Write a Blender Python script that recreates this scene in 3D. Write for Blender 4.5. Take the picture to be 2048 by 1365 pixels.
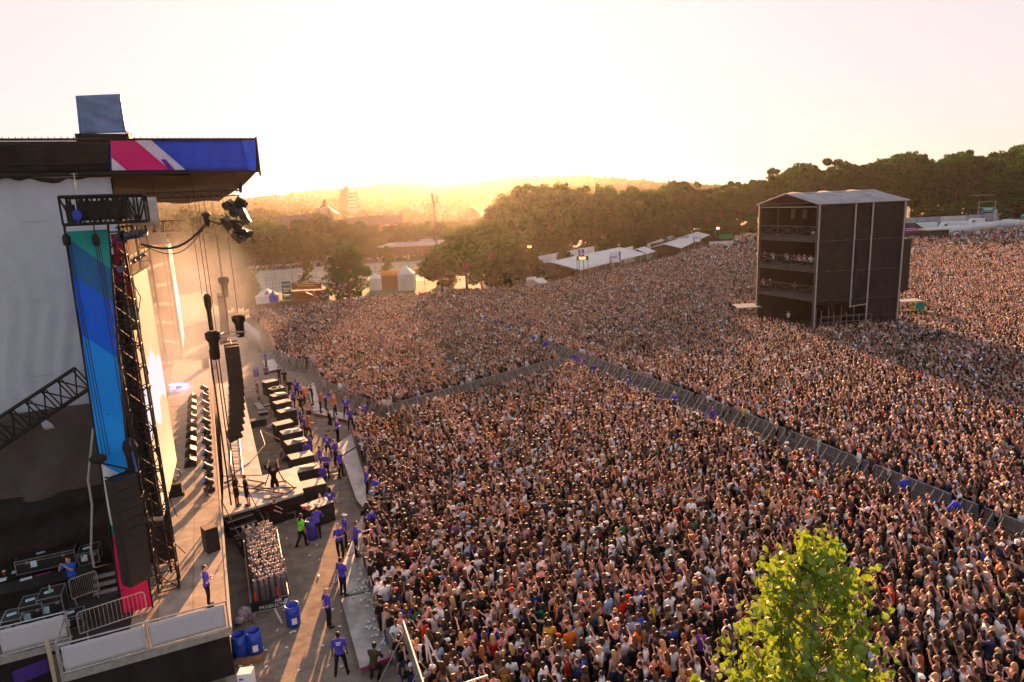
import bpy, bmesh, math, random
import numpy as np
from mathutils import Vector, Matrix
for _o in list(bpy.data.objects): bpy.data.objects.remove(_o)
scene = bpy.context.scene
COL = scene.collection
rnd = random.Random(7)
R = math.radians

# ------------------------------------------------------------------ camera
CAM_F, CAM_H = 1330.0, 17.0
cam_m = Matrix.Rotation(R(90 - 11.9), 4, 'X') @ Matrix.Rotation(R(-2.5), 4, 'Z')
cam = bpy.data.cameras.new('camera'); cam_o = bpy.data.objects.new('camera', cam); COL.objects.link(cam_o)
cam_o.matrix_world = Matrix.Translation((0, 0, CAM_H)) @ cam_m
cam.sensor_width = 36; cam.lens = CAM_F / 2048 * 36; cam.clip_start = 0.2; cam.clip_end = 9000
scene.camera = cam_o
# ------------------------------------------------------------------ sky and sun
SUN_EL, SUN_AZ = R(9.0), R(-4.5)          # azimuth measured from +Y towards +X
w = bpy.data.worlds.new('World'); scene.world = w; w.use_nodes = True
nt = w.node_tree; bg = nt.nodes['Background']
sky = nt.nodes.new('ShaderNodeTexSky'); sky.sky_type = 'NISHITA'; sky.sun_disc = False
sky.sun_elevation = SUN_EL; sky.sun_rotation = SUN_AZ; sky.air_density = 1.15; sky.dust_density = 1.0; sky.ozone_density = 1.5
# sky colour compressed and warmed: the brightest part near the sun is held down
vk = nt.nodes.new('ShaderNodeVectorMath'); vk.operation = 'MULTIPLY_ADD'; vk.inputs[1].default_value = (1.3, 1.3, 1.22); vk.inputs[2].default_value = (1, 1, 1)
vd = nt.nodes.new('ShaderNodeVectorMath'); vd.operation = 'DIVIDE'; vt = nt.nodes.new('ShaderNodeVectorMath'); vt.operation = 'MULTIPLY'; vt.inputs[1].default_value = (1.03, .92, .89)
nt.links.new(sky.outputs[0], vk.inputs[0]); nt.links.new(sky.outputs[0], vd.inputs[0]); nt.links.new(vk.outputs[0], vd.inputs[1]); nt.links.new(vd.outputs[0], vt.inputs[0]); nt.links.new(vt.outputs[0], bg.inputs[0]); bg.inputs[1].default_value = 0.15
sd = bpy.data.lights.new('sun', 'SUN'); sd.energy = 2.7; sd.angle = R(0.6); sd.color = (1.0, 0.47, 0.20)
so = bpy.data.objects.new('sun', sd); COL.objects.link(so); so.location = (0, 0, 60)
_sdir = Vector((math.sin(SUN_AZ) * math.cos(SUN_EL), math.cos(SUN_AZ) * math.cos(SUN_EL), math.sin(SUN_EL)))
so.rotation_euler = (_sdir).to_track_quat('Z', 'Y').to_euler()
scene.view_settings.view_transform = 'Standard'; scene.view_settings.look = 'None'
scene.view_settings.exposure = 3.2; scene.view_settings.gamma = 1.0; scene.view_settings.use_curve_mapping = False
scene.cycles.volume_step_rate = 1.0; scene.cycles.volume_bounces = 1; scene.cycles.max_bounces = 6
scene.cycles.transparent_max_bounces = 8

# ------------------------------------------------------------------ measuring helpers (metres on the ground from surveyed sight lines)
CM = cam_m.to_3x3()
def ray(px, py): return CM @ Vector(((px - 1024) / CAM_F, -(py - 682.5) / CAM_F, -1.0))
def G(px, py, z=0.0):
    d = ray(px, py); t = (z - CAM_H) / d.z
    return Vector((d.x * t, d.y * t, z))
def D(px, py, y):
    d = ray(px, py); t = y / d.y
    return Vector((d.x * t, y, CAM_H + d.z * t))
S0 = G(455, 1219, 2.0); _u = G(417, 714, 2.0) - S0; _u.normalize(); SU = _u; SV = Vector((-_u.y, _u.x, 0))
def S(u, v, z): return Vector((S0.x, S0.y, 0)) + SU * u + SV * v + Vector((0, 0, z))
def project(p):
    v = CM.transposed() @ (Vector(p) - Vector((0, 0, CAM_H)))
    return 1024 - CAM_F * v.x / v.z, 682.5 + CAM_F * v.y / v.z, -v.z
SANG = math.atan2(SU.y, SU.x) - math.pi / 2      # turns local +Y to the stage's u axis

# ------------------------------------------------------------------ materials
_mats = {}
def mat(name, col=(.5, .5, .5), rough=.7, metal=0., var=.12, scale=4., bump=0., spec=.3, emit=None, es=1., coat=0.):
    if name in _mats: return _mats[name]
    m = bpy.data.materials.new(name); m.use_nodes = True; _mats[name] = m
    n = m.node_tree; b = n.nodes['Principled BSDF']; L = n.links.new
    b.inputs['Roughness'].default_value = rough; b.inputs['Metallic'].default_value = metal
    b.inputs['Specular IOR Level'].default_value = spec
    b.inputs['Base Color'].default_value = (*col, 1)
    if coat: b.inputs['Coat Weight'].default_value = coat
    if var or bump:
        tc = n.nodes.new('ShaderNodeTexCoord'); nz = n.nodes.new('ShaderNodeTexNoise')
        nz.inputs['Scale'].default_value = scale; nz.inputs['Detail'].default_value = 5; nz.inputs['Roughness'].default_value = .6
        L(tc.outputs['Object'], nz.inputs['Vector'])
        if var:
            mr = n.nodes.new('ShaderNodeMapRange'); mr.inputs[1].default_value = .3; mr.inputs[2].default_value = .7
            mr.inputs[3].default_value = 1 - var * 1.5; mr.inputs[4].default_value = 1 + var * 1.2
            L(nz.outputs[0], mr.inputs[0])
            mx = n.nodes.new('ShaderNodeVectorMath'); mx.operation = 'SCALE'; mx.inputs[0].default_value = col
            L(mr.outputs[0], mx.inputs['Scale']); L(mx.outputs[0], b.inputs['Base Color'])
        if bump:
            bp = n.nodes.new('ShaderNodeBump'); bp.inputs['Strength'].default_value = bump; bp.inputs['Distance'].default_value = .05
            L(nz.outputs[0], bp.inputs['Height']); L(bp.outputs[0], b.inputs['Normal'])
    if emit:
        b.inputs['Emission Color'].default_value = (*emit, 1); b.inputs['Emission Strength'].default_value = es
    return m
def mat_objcol(name, rough=.8, spec=.2, var=.15, scale=20.):
    m = mat(name, (.5, .5, .5), rough, 0, 0, spec=spec); n = m.node_tree
    oi = n.nodes.new('ShaderNodeObjectInfo'); b = n.nodes['Principled BSDF']
    tc = n.nodes.new('ShaderNodeTexCoord'); nz = n.nodes.new('ShaderNodeTexNoise'); nz.inputs['Scale'].default_value = scale
    n.links.new(tc.outputs['Object'], nz.inputs['Vector'])
    mr = n.nodes.new('ShaderNodeMapRange'); mr.inputs[1].default_value = .3; mr.inputs[2].default_value = .7
    mr.inputs[3].default_value = 1 - var; mr.inputs[4].default_value = 1 + var
    n.links.new(nz.outputs[0], mr.inputs[0])
    mx = n.nodes.new('ShaderNodeVectorMath'); mx.operation = 'SCALE'
    n.links.new(oi.outputs['Color'], mx.inputs[0]); n.links.new(mr.outputs[0], mx.inputs['Scale'])
    n.links.new(mx.outputs[0], b.inputs['Base Color']); return m
def mat_random(name, palette, k, rough=.8, spec=.2):
    """colour picked per instance out of a palette of (weight, colour)"""
    m = mat(name, (.5, .5, .5), rough, 0, 0, spec=spec); n = m.node_tree; b = n.nodes['Principled BSDF']
    oi = n.nodes.new('ShaderNodeObjectInfo'); mul = n.nodes.new('ShaderNodeMath'); mul.operation = 'MULTIPLY'; mul.inputs[1].default_value = k
    wn = n.nodes.new('ShaderNodeTexWhiteNoise'); wn.noise_dimensions = '1D'
    n.links.new(oi.outputs['Random'], mul.inputs[0]); n.links.new(mul.outputs[0], wn.inputs['W'])
    cr = n.nodes.new('ShaderNodeValToRGB'); cr.color_ramp.interpolation = 'CONSTANT'
    tot = sum(p[0] for p in palette); acc = 0; els = cr.color_ramp.elements
    for i, (wt, c) in enumerate(palette):
        e = els[i] if i < 2 else els.new(min(acc / tot, 1))
        e.position = acc / tot; e.color = (*c, 1); acc += wt
    n.links.new(wn.outputs['Value'], cr.inputs[0]); n.links.new(cr.outputs[0], b.inputs['Base Color']); return m

# ------------------------------------------------------------------ mesh builder
class MB:
    def __init__(s): s.v = []; s.f = []; s.m = []; s.s = []
    def add(s, vs, fs, m=0, smooth=False):
        o = len(s.v); s.v += [tuple(p) for p in vs]
        for f in fs: s.f.append(tuple(i + o for i in f)); s.m.append(m); s.s.append(smooth)
        return s
    def obox(s, o, a, b, c, m=0):
        o, a, b, c = map(Vector, (o, a, b, c))
        vs = [o, o + a, o + a + b, o + b, o + c, o + a + c, o + a + b + c, o + b + c]
        if a.cross(b).dot(c) < 0: fs = [(0, 1, 2, 3), (7, 6, 5, 4), (4, 5, 1, 0), (5, 6, 2, 1), (6, 7, 3, 2), (7, 4, 0, 3)]
        else: fs = [(3, 2, 1, 0), (4, 5, 6, 7), (0, 1, 5, 4), (1, 2, 6, 5), (2, 3, 7, 6), (3, 0, 4, 7)]
        return s.add(vs, fs, m)
    def box(s, c, d, rz=0., m=0, rx=0., ry=0.):
        M = Matrix.Rotation(rz, 3, 'Z') @ Matrix.Rotation(ry, 3, 'Y') @ Matrix.Rotation(rx, 3, 'X')
        a, b, e = M @ Vector((d[0], 0, 0)), M @ Vector((0, d[1], 0)), M @ Vector((0, 0, d[2]))
        return s.obox(Vector(c) - (a + b + e) / 2, a, b, e, m)
    def tube(s, p, q, r0, r1=None, n=6, m=0, smooth=True, cap=True):
        p, q = Vector(p), Vector(q); r1 = r0 if r1 is None else r1; d = q - p
        if d.length < 1e-6: return s
        d.normalize(); x = d.orthogonal().normalized(); y = d.cross(x)
        vs = []
        for c, r in ((p, r0), (q, r1)):
            for i in range(n): a = 2 * math.pi * i / n; vs.append(c + x * r * math.cos(a) + y * r * math.sin(a))
        fs = [(i, (i + 1) % n, n + (i + 1) % n, n + i) for i in range(n)]
        s.add(vs, fs, m, smooth)
        if cap: s.add(vs[:n], [tuple(range(n - 1, -1, -1))], m); s.add(vs[n:], [tuple(range(n))], m)
        return s
    def path(s, pts, r, n=6, m=0):
        for a, b in zip(pts[:-1], pts[1:]): s.tube(a, b, r, r, n, m)
        return s
    def lathe(s, c, prof, n=12, m=0, smooth=True, axis=None):
        c = Vector(c); z = Vector(axis).normalized() if axis else Vector((0, 0, 1)); x = z.orthogonal().normalized(); y = z.cross(x)
        vs = []; k = len(prof)
        for r, h in prof:
            for i in range(n): a = 2 * math.pi * i / n; vs.append(c + z * h + x * r * math.cos(a) + y * r * math.sin(a))
        fs = [(j * n + i, j * n + (i + 1) % n, (j + 1) * n + (i + 1) % n, (j + 1) * n + i) for j in range(k - 1) for i in range(n)]
        s.add(vs, fs, m, smooth); s.add(vs[:n], [tuple(range(n - 1, -1, -1))], m); s.add(vs[-n:], [tuple(range(n))], m); return s
    def ell(s, c, r, n=12, k=8, m=0, rot=None):
        c = Vector(c); vs = []; rot = rot or Matrix.Identity(3)
        vs.append(c + rot @ Vector((0, 0, -r[2])))
        for j in range(1, k):
            t = -math.pi / 2 + math.pi * j / k
            for i in range(n):
                a = 2 * math.pi * i / n
                vs.append(c + rot @ Vector((r[0] * math.cos(t) * math.cos(a), r[1] * math.cos(t) * math.sin(a), r[2] * math.sin(t))))
        vs.append(c + rot @ Vector((0, 0, r[2]))); e = len(vs) - 1
        fs = [(0, 1 + (i + 1) % n, 1 + i) for i in range(n)]
        fs += [(1 + j * n + i, 1 + j * n + (i + 1) % n, 1 + (j + 1) * n + (i + 1) % n, 1 + (j + 1) * n + i) for j in range(k - 2) for i in range(n)]
        fs += [(1 + (k - 2) * n + i, 1 + (k - 2) * n + (i + 1) % n, e) for i in range(n)]
        return s.add(vs, fs, m, True)
    def cap(s, p, q, r0, r1, n=10, m=0):
        s.tube(p, q, r0, r1, n, m); s.ell(p, (r0,) * 3, n, 6, m); s.ell(q, (r1,) * 3, n, 6, m); return s
    def sheet(s, fn, nu, nv, th=0.0, m=0, smooth=True):
        P = [[Vector(fn(i / nu, j / nv)) for j in range(nv + 1)] for i in range(nu + 1)]
        vs = [p for row in P for p in row]; W = nv + 1
        fs = [(i * W + j, (i + 1) * W + j, (i + 1) * W + j + 1, i * W + j + 1) for i in range(nu) for j in range(nv)]
        if not th: return s.add(vs, fs, m, smooth)
        nrm = (P[-1][0] - P[0][0]).cross(P[0][-1] - P[0][0]).normalized() * th
        n0 = len(vs); vs2 = vs + [p - nrm for p in vs]
        fs2 = fs + [tuple(reversed([i + n0 for i in f])) for f in fs]
        ring = [i * W for i in range(nu + 1)] + [nu * W + j for j in range(1, W)] + [i * W + nv for i in range(nu - 1, -1, -1)] + [j for j in range(nv - 1, 0, -1)]
        for a, b in zip(ring, ring[1:] + ring[:1]): fs2.append((b, a, a + n0, b + n0))
        return s.add(vs2, fs2, m, smooth)
    def truss(s, p, q, w, h, side, r=.03, bays=6, m=0):
        """box truss from p to q; side = unit vector of its width, up from cross"""
        p, q, side = Vector(p), Vector(q), Vector(side).normalized(); d = (q - p); up = side.cross(d).normalized()
        if up.z < 0: up = -up
        cs = [(-.5, -.5), (.5, -.5), (.5, .5), (-.5, .5)]
        C = lambda t, k: p + d * t + side * w * cs[k][0] + up * h * cs[k][1]
        for k in range(4): s.tube(C(0, k), C(1, k), r, r, 6, m)
        for b in range(bays + 1):
            t = b / bays
            for k in range(4):
                s.tube(C(t, k), C(t, (k + 1) % 4), r * .6, r * .6, 5, m, cap=False)
                if b < bays: s.tube(C(t, k), C((b + 1) / bays, (k + 1) % 4), r * .6, r * .6, 5, m, cap=False)
        return s
    def build(s, name, mats, parent=None, label=None):
        me = bpy.data.meshes.new(name)
        off = Vector((0, 0, 0)); p = parent
        while p is not None: off += p.location; p = p.parent
        V = np.array(s.v, dtype=float).reshape(-1, 3) - np.array(off)
        me.from_pydata(V.tolist(), [], s.f)
        for mt in (mats if isinstance(mats, (list, tuple)) else [mats]): me.materials.append(mt)
        me.polygons.foreach_set('material_index', s.m); me.polygons.foreach_set('use_smooth', s.s); me.update()
        o = bpy.data.objects.new(name, me); COL.objects.link(o)
        if parent is not None: o.parent = parent
        if label: o['label'] = label
        return o
def tag(o, label, cat, group=None):
    o['label'] = label; o['category'] = cat
    if group: o['group'] = group
    return o
def thing(name, label, cat, loc=(0, 0, 0), group=None, rz=0.):
    o = bpy.data.objects.new(name, None); COL.objects.link(o); o.empty_display_size = .3
    o.location = loc; o.rotation_euler = (0, 0, rz); return tag(o, label, cat, group)
def struct(o, kind='structure'): o['kind'] = kind; return o
def dup(root, loc, rz=None, label=None, sc=None, group=None):
    r = root.copy(); COL.objects.link(r); r.location = loc
    if rz is not None: r.rotation_euler = (0, 0, rz)
    if sc is not None: r.scale = sc if isinstance(sc, (tuple, list)) else (sc,) * 3
    if label: r['label'] = label
    if group: r['group'] = group
    for ch in [c for c in root.children]:
        c = ch.copy(); COL.objects.link(c); c.parent = r
        for g in ch.children: d = g.copy(); COL.objects.link(d); d.parent = c
    return r
def inpoly(x, y, poly):
    x = np.asarray(x); y = np.asarray(y); c = np.zeros(x.shape, bool); n = len(poly)
    for i in range(n):
        x0, y0 = poly[i][:2]; x1, y1 = poly[(i + 1) % n][:2]
        if y0 == y1: continue
        t = ((y0 > y) != (y1 > y)) & (x < (x1 - x0) * (y - y0) / (y1 - y0) + x0); c ^= t
    return c

# ------------------------------------------------------------------ the ground
def ground_z(x, y):
    d = np.clip((y - 420) / 1100, 0, 1); base = 46 * d * d * (3 - 2 * d) * (1 - .55 * np.clip((x - 60) / 300, 0, 1))
    dip = -7 * np.exp(-((y - 420) / 180.) ** 2) * np.clip((60 - x) / 80, 0, 1)
    hz = 7 * np.sin(x / 170 + 1.3) + 5 * np.sin(x / 67 + y / 240) + 3 * np.sin(x / 31 + 2)
    return base + dip * (y > 120) * np.clip((y - 180) / 150, 0, 1) + hz * d
xs = np.concatenate([np.linspace(-1700, -300, 36), np.linspace(-270, 400, 48), np.linspace(430, 2300, 44)])
ys = np.concatenate([np.linspace(-80, 240, 20), np.linspace(260, 1700, 90), np.linspace(1750, 2400, 8)])
gx, gy = np.meshgrid(xs, ys, indexing='ij'); gz = ground_z(gx, gy); W = len(ys)
mb = MB(); mb.add(np.stack([gx, gy, gz], -1).reshape(-1, 3).tolist(), [(i * W + j, (i + 1) * W + j, (i + 1) * W + j + 1, i * W + j + 1) for i in range(len(xs) - 1) for j in range(W - 1)], 0, True)
gm = mat('ground_earth', (.2, .15, .09), .95, 0, 0)
n = gm.node_tree; b = n.nodes['Principled BSDF']; tc = n.nodes.new('ShaderNodeTexCoord')
n1 = n.nodes.new('ShaderNodeTexNoise'); n1.inputs['Scale'].default_value = .25; n1.inputs['Detail'].default_value = 8
n2 = n.nodes.new('ShaderNodeTexNoise'); n2.inputs['Scale'].default_value = 5; n2.inputs['Detail'].default_value = 8; n2.inputs['Roughness'].default_value = .7
cr = n.nodes.new('ShaderNodeValToRGB'); cr.color_ramp.elements[0].position = .38; cr.color_ramp.elements[1].position = .62
cr.color_ramp.elements[0].color = (.10, .105, .04, 1); cr.color_ramp.elements[1].color = (.25, .17, .11, 1)
mx = n.nodes.new('ShaderNodeMix'); mx.data_type = 'RGBA'; mx.blend_type = 'MULTIPLY'; mx.inputs[0].default_value = .75
cr2 = n.nodes.new('ShaderNodeValToRGB'); cr2.color_ramp.elements[0].position = .3; cr2.color_ramp.elements[1].position = .7; cr2.color_ramp.elements[0].color = (.35, .33, .3, 1); cr2.color_ramp.elements[1].color = (1.3, 1.3, 1.3, 1)
for nn in (n1, n2): n.links.new(tc.outputs['Object'], nn.inputs['Vector'])
n.links.new(n1.outputs[0], cr.inputs[0]); n.links.new(n2.outputs[0], cr2.inputs[0])
n.links.new(cr.outputs[0], mx.inputs[6]); n.links.new(cr2.outputs[0], mx.inputs[7]); n.links.new(mx.outputs[2], b.inputs['Base Color'])
bp = n.nodes.new('ShaderNodeBump'); bp.inputs['Strength'].default_value = .6; bp.inputs['Distance'].default_value = .06
n.links.new(n2.outputs[0], bp.inputs['Height']); n.links.new(bp.outputs[0], b.inputs['Normal'])
struct(mb.build('ground', gm))
# ------------------------------------------------------------------ people: bodies grown as one skin
def melt(mb, name, vox, ratio, smooth=2):
    o = mb.build('tmp', _mats['skin']); bpy.context.view_layer.update()
    r = o.modifiers.new('r', 'REMESH'); r.mode = 'VOXEL'; r.voxel_size = vox; r.use_smooth_shade = True
    if smooth:
        s = o.modifiers.new('s', 'SMOOTH'); s.iterations = smooth; s.factor = .5
    d = o.modifiers.new('d', 'DECIMATE'); d.ratio = ratio
    dg = bpy.context.evaluated_depsgraph_get(); me = bpy.data.meshes.new_from_object(o.evaluated_get(dg))
    om = o.data; bpy.data.objects.remove(o); bpy.data.meshes.remove(om); me.name = name
    me.polygons.foreach_set('use_smooth', [True] * len(me.polygons)); me.materials.clear(); return me
def V3(*a): return Vector(a)
ARMS = {  # elbow, wrist, hand end for the right side (x mirrored for the left)
 'down': ((.25, -.03, 1.13), (.26, .05, .88), (.255, .09, .80)),
 'cross': ((.25, .03, 1.14), (.0, .21, 1.17), (-.08, .20, 1.20)),
 'up': ((.30, .08, 1.62), (.24, .17, 1.88), (.22, .20, 1.97)),
 'out': ((.42, .12, 1.50), (.50, .24, 1.74), (.52, .28, 1.83)),
 'phone': ((.24, .25, 1.34), (.09, .36, 1.58), (.05, .37, 1.66)),
 'fwd': ((.25, .22, 1.18), (.16, .45, 1.16), (.12, .53, 1.15)),
 'back': ((.29, -.10, 1.15), (.08, -.19, 1.0), (.0, -.20, .97)),
 'hip': ((.38, -.09, 1.16), (.20, .05, 1.02), (.15, .10, .99)),
 'reach': ((.26, .22, 1.32), (.24, .5, 1.38), (.23, .59, 1.40)),
 'clap': ((.25, .16, 1.2), (.05, .3, 1.36), (.02, .33, 1.44)),
}
LEGS = {
 'stand': (((.10, .01, .50), (.105, -.03, .07)), ((-.10, .01, .50), (-.105, -.03, .07))),
 'apart': (((.16, .02, .50), (.22, -.03, .07)), ((-.16, .02, .50), (-.22, -.03, .07))),
 'walk': (((.10, .16, .52), (.10, .16, .09)), ((-.10, -.02, .49), (-.10, -.28, .12))),
 'cross': (((.11, .03, .50), (.06, .10, .07)), ((-.11, .01, .50), (-.11, -.04, .07))),
 'crouch': (((.18, .30, .72), (.14, .02, .42)), ((-.18, .30, .72), (-.14, .02, .42))),
}
def make_human(key, armR, armL, legs='stand', female=False, lean=0., fingers=True, vox=.014, ratio=.3, head_turn=0.):
    """returns dict of meshes: body, tee, tank, trousers, shorts, shoes (facing +Y, 1.75 m)"""
    def bend(p):
        p = Vector(p)
        if lean and p.z > .93: q = p - V3(0, 0, .93); q = Matrix.Rotation(-lean, 3, 'X') @ q; return q + V3(0, 0, .93)
        return p
    sh = .165 if female else .19; hp = .105
    k = .88 if female else 1.0
    def torso(mb, g=0., low=.86):
        rot = Matrix.Rotation(-lean, 3, 'X')
        mb.ell(bend((0, 0, 1.30)), ((.165 * k + g), (.112 + g), .19 + g), 14, 10, rot=rot)
        mb.ell(bend((0, 0, 1.40)), ((.18 * k + g), (.088 + g), .09 + g), 14, 8, rot=rot)
        mb.ell(bend((0, .0, 1.10)), ((.135 * k + g), (.10 + g), .2), 14, 10, rot=rot)
        if female:
            for sx in (-1, 1): mb.ell(bend((.065 * sx, .09, 1.30)), (.06 + g, .05 + g, .06 + g), 10, 8)
        if low: mb.ell((0, -.01, .94), ((.16 + g), (.118 + g), .13 + g), 14, 10)
    def arms(mb, g=0., upto=1.0, hand=True):
        for sx, nm in ((1, armR), (-1, armL)):
            e, wr, h = [bend((x * sx, y, z)) for x, y, z in ARMS[nm]]; s0 = bend((sh * sx, 0, 1.41))
            if upto <= .5:
                q = s0.lerp(e, upto * 2); mb.cap(s0, q, .056 * k + g, .05 * k + g, 10); continue
            mb.cap(s0, e, .052 * k + g, .040 * k + g, 10); mb.cap(e, wr, .040 * k + g, .026 + g, 10)
            if hand:
                d = (h - wr).normalized(); side = d.cross(V3(0, 0, 1)); side = side.normalized() if side.length > .1 else V3(1, 0, 0)
                nrm = side.cross(d).normalized(); palm = wr + d * .055
                M3 = Matrix((side, nrm, d)).transposed(); mb.ell(palm, (.04, .018, .052), 10, 6, rot=M3)
                if fingers:
                    for i, ln in enumerate((.066, .078, .073, .056)):
                        a = wr + d * .09 + side * (.028 - i * .0187); c1 = a + d * ln * .55 - nrm * .008; c2 = c1 + d * ln * .4 - nrm * .025
                        mb.cap(a, c1, .0115, .0105, 7); mb.cap(c1, c2, .0105, .0095, 7)
                    t = wr + d * .03 + side * .03; mb.cap(t, t + side * .03 + d * .028 - nrm * .01, .014, .012, 7)
                    mb.cap(t + side * .03 + d * .028 - nrm * .01, t + side * .036 + d * .058 - nrm * .022, .012, .010, 7)
    def leg(mb, g=0., upto=1., feet=True):
        for i, sx in enumerate((1, -1)):
            kn, an = [Vector(p) for p in LEGS[legs][i]]; hj = V3(.092 * sx, 0, .90)
            if upto < 1: mb.cap(hj, hj.lerp(kn, upto * 1.6), .085 + g, .07 + g, 10); continue
            mb.cap(hj, kn, .082 + g, .052 + g, 12); mb.cap(kn, kn.lerp(an, .35) + V3(0, -.012, 0), .052 + g, .05 + g, 10)
            mb.cap(kn.lerp(an, .35) + V3(0, -.012, 0), an, .05 + g, .036 + g, 10)
            if feet: mb.cap(an + V3(0, -.02, -.03), an + V3(0.02 * sx, .15, -.038), .038, .03, 8)
    hc = bend((0, .015, 1.64)); hr = Matrix.Rotation(-lean * .4, 3, 'X') @ Matrix.Rotation(head_turn, 3, 'Z')
    H = lambda x, y, z: hc + hr @ V3(x, y, z)
    mb = MB(); torso(mb); arms(mb); leg(mb)
    mb.cap(bend((0, -.015, 1.46)), bend((0, .005, 1.57)), .055 * k, .052 * k, 10)
    mb.ell(H(0, -.01, .02), (.077, .095, .098), 14, 12); mb.ell(H(0, .02, -.045), (.058, .07, .068), 12, 8)
    mb.cap(H(0, .085, .012), H(0, .108, -.022), .009, .014, 8)
    for sx in (-1, 1): mb.ell(H(.078 * sx, -.005, -.005), (.012, .022, .032), 8, 6); mb.ell(H(.03 * sx, .08, .028), (.02, .012, .008), 8, 6)
    mb.ell(H(0, .088, -.05), (.024, .012, .009), 8, 6); mb.ell(H(0, .075, -.09), (.022, .02, .018), 8, 6)
    out = {'body': melt(mb, 'person_body', vox, ratio)}
    v2, r2 = max(vox, .018), ratio * .7
    mb = MB(); torso(mb, .014, 1); arms(mb, .014, .36, False); out['tee'] = melt(mb, 'tee', v2, r2)
    mb = MB(); rot_ = Matrix.Rotation(-lean, 3, 'X'); mb.ell(bend((0, 0, 1.24)), (.172 * k, .125, .145), 14, 10, rot=rot_); mb.ell(bend((0, 0, 1.08)), (.15 * k, .112, .17), 14, 10, rot=rot_)
    if female:
        for sx in (-1, 1): mb.ell(bend((.065 * sx, .095, 1.29)), (.068, .058, .06), 10, 8)
    for sx in (-1, 1): mb.tube(bend((.09 * sx, .11, 1.3)), bend((.1 * sx, .02, 1.485)), .016, .016, 6); mb.tube(bend((.1 * sx, .02, 1.485)), bend((.09 * sx, -.1, 1.34)), .016, .016, 6)
    out['tank'] = melt(mb, 'tank', v2, r2)
    mb = MB(); mb.ell((0, -.01, .92), (.172, .13, .14), 14, 10); leg(mb, .014, 1., False); out['trousers'] = melt(mb, 'trousers', v2, r2)
    mb = MB(); mb.ell((0, -.01, .92), (.172, .13, .14), 14, 10); leg(mb, .02, .5, False); out['shorts'] = melt(mb, 'shorts', v2, r2)
    mb = MB()
    for i, sx in enumerate((1, -1)):
        an = Vector(LEGS[legs][i][1]); mb.cap(an + V3(0, -.025, -.03), an + V3(.02 * sx, .16, -.036), .045, .036, 8)
        mb.ell(an, (.05, .055, .05), 8, 6)
    out['shoes'] = melt(mb, 'shoes', v2, r2)
    # the wrists, for things held
    out['hc'] = hc; out['grip'] = bend(ARMS[armR][2]); out['lean'] = lean
    return out
def hair_mesh(kind, vox=.016, ratio=.25):
    """built round the origin at head centre"""
    mb = MB()
    if kind == 'short': mb.ell((0, -.022, .035), (.083, .095, .092), 14, 10); mb.ell((0, -.06, -.01), (.072, .05, .07), 10, 8)
    if kind == 'long':
        mb.ell((0, -.022, .035), (.087, .1, .095), 14, 10)
        for x in (-.06, -.03, 0, .03, .06): mb.cap((x, -.07, .0), (x * 1.2, -.125 + abs(x) * .4, -.27 + abs(x)), .045, .03, 8)
        for sx in (-1, 1): mb.cap((.075 * sx, -.02, 0), (.09 * sx, .01, -.17), .026, .02, 8)
    if kind == 'curly':
        r = random.Random(3); mb.ell((0, -.035, .04), (.11, .115, .11), 14, 10)
        for i in range(46):
            a, t = r.uniform(0, 6.28), r.uniform(-.5, 1.3); q = V3(math.cos(a) * math.cos(t) * .115, -.04 + math.sin(a) * math.cos(t) * .115, .04 + math.sin(t) * .115)
            if q.y > .05 and q.z < .08: continue
            mb.ell(q, (.03, .03, .03), 8, 6)
    if kind == 'bun':
        mb.ell((0, -.022, .035), (.083, .095, .092), 14, 10); mb.ell((0, -.075, .12), (.045, .045, .042), 10, 8)
    if kind == 'tied':
        mb.ell((0, -.022, .035), (.083, .095, .092), 14, 10); mb.cap((0, -.11, .05), (0, -.15, -.05), .03, .034, 8); mb.cap((0, -.15, -.05), (0, -.13, -.2), .034, .015, 8)
    return melt(mb, 'hair', vox, ratio, 1)
def cap_mesh():
    mb = MB(); mb.ell((0, -.005, .06), (.09, .105, .075), 14, 10); mb.ell((0, .12, .055), (.065, .06, .01), 12, 6); return melt(mb, 'cap', .014, .3, 1)
skin_m = mat_objcol('skin', .55, .35, .06); cloth_m = mat_objcol('cloth', .85, .1, .18, 9); hairm = mat_objcol('hair_strands', .6, .3, .3, 40)
blk = mat('black_fabric', (.014, .013, .015), .9, var=.25, scale=8)
HK = ['short', 'long', 'curly', 'bun', 'tied']
HAIR = {k: hair_mesh(k) for k in HK}; HAIR['cap'] = cap_mesh()
for me in HAIR.values(): me.materials.append(hairm)
HAIR['cap'].materials[0] = cloth_m
def prep(h):
    for k in ('body', 'tee', 'tank', 'trousers', 'shorts', 'shoes'):
        h[k].materials.append(skin_m if k == 'body' else cloth_m)
    return h
SKINS = {'fair': (.70, .38, .30), 'tanned': (.48, .25, .16), 'brown': (.22, .11, .065), 'dark': (.085, .042, .028)}
HAIRC = {'black': (.012, .009, .008), 'dark brown': (.045, .022, .012), 'brown': (.10, .045, .022), 'blonde': (.42, .26, .11), 'ginger': (.26, .075, .02)}
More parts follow.
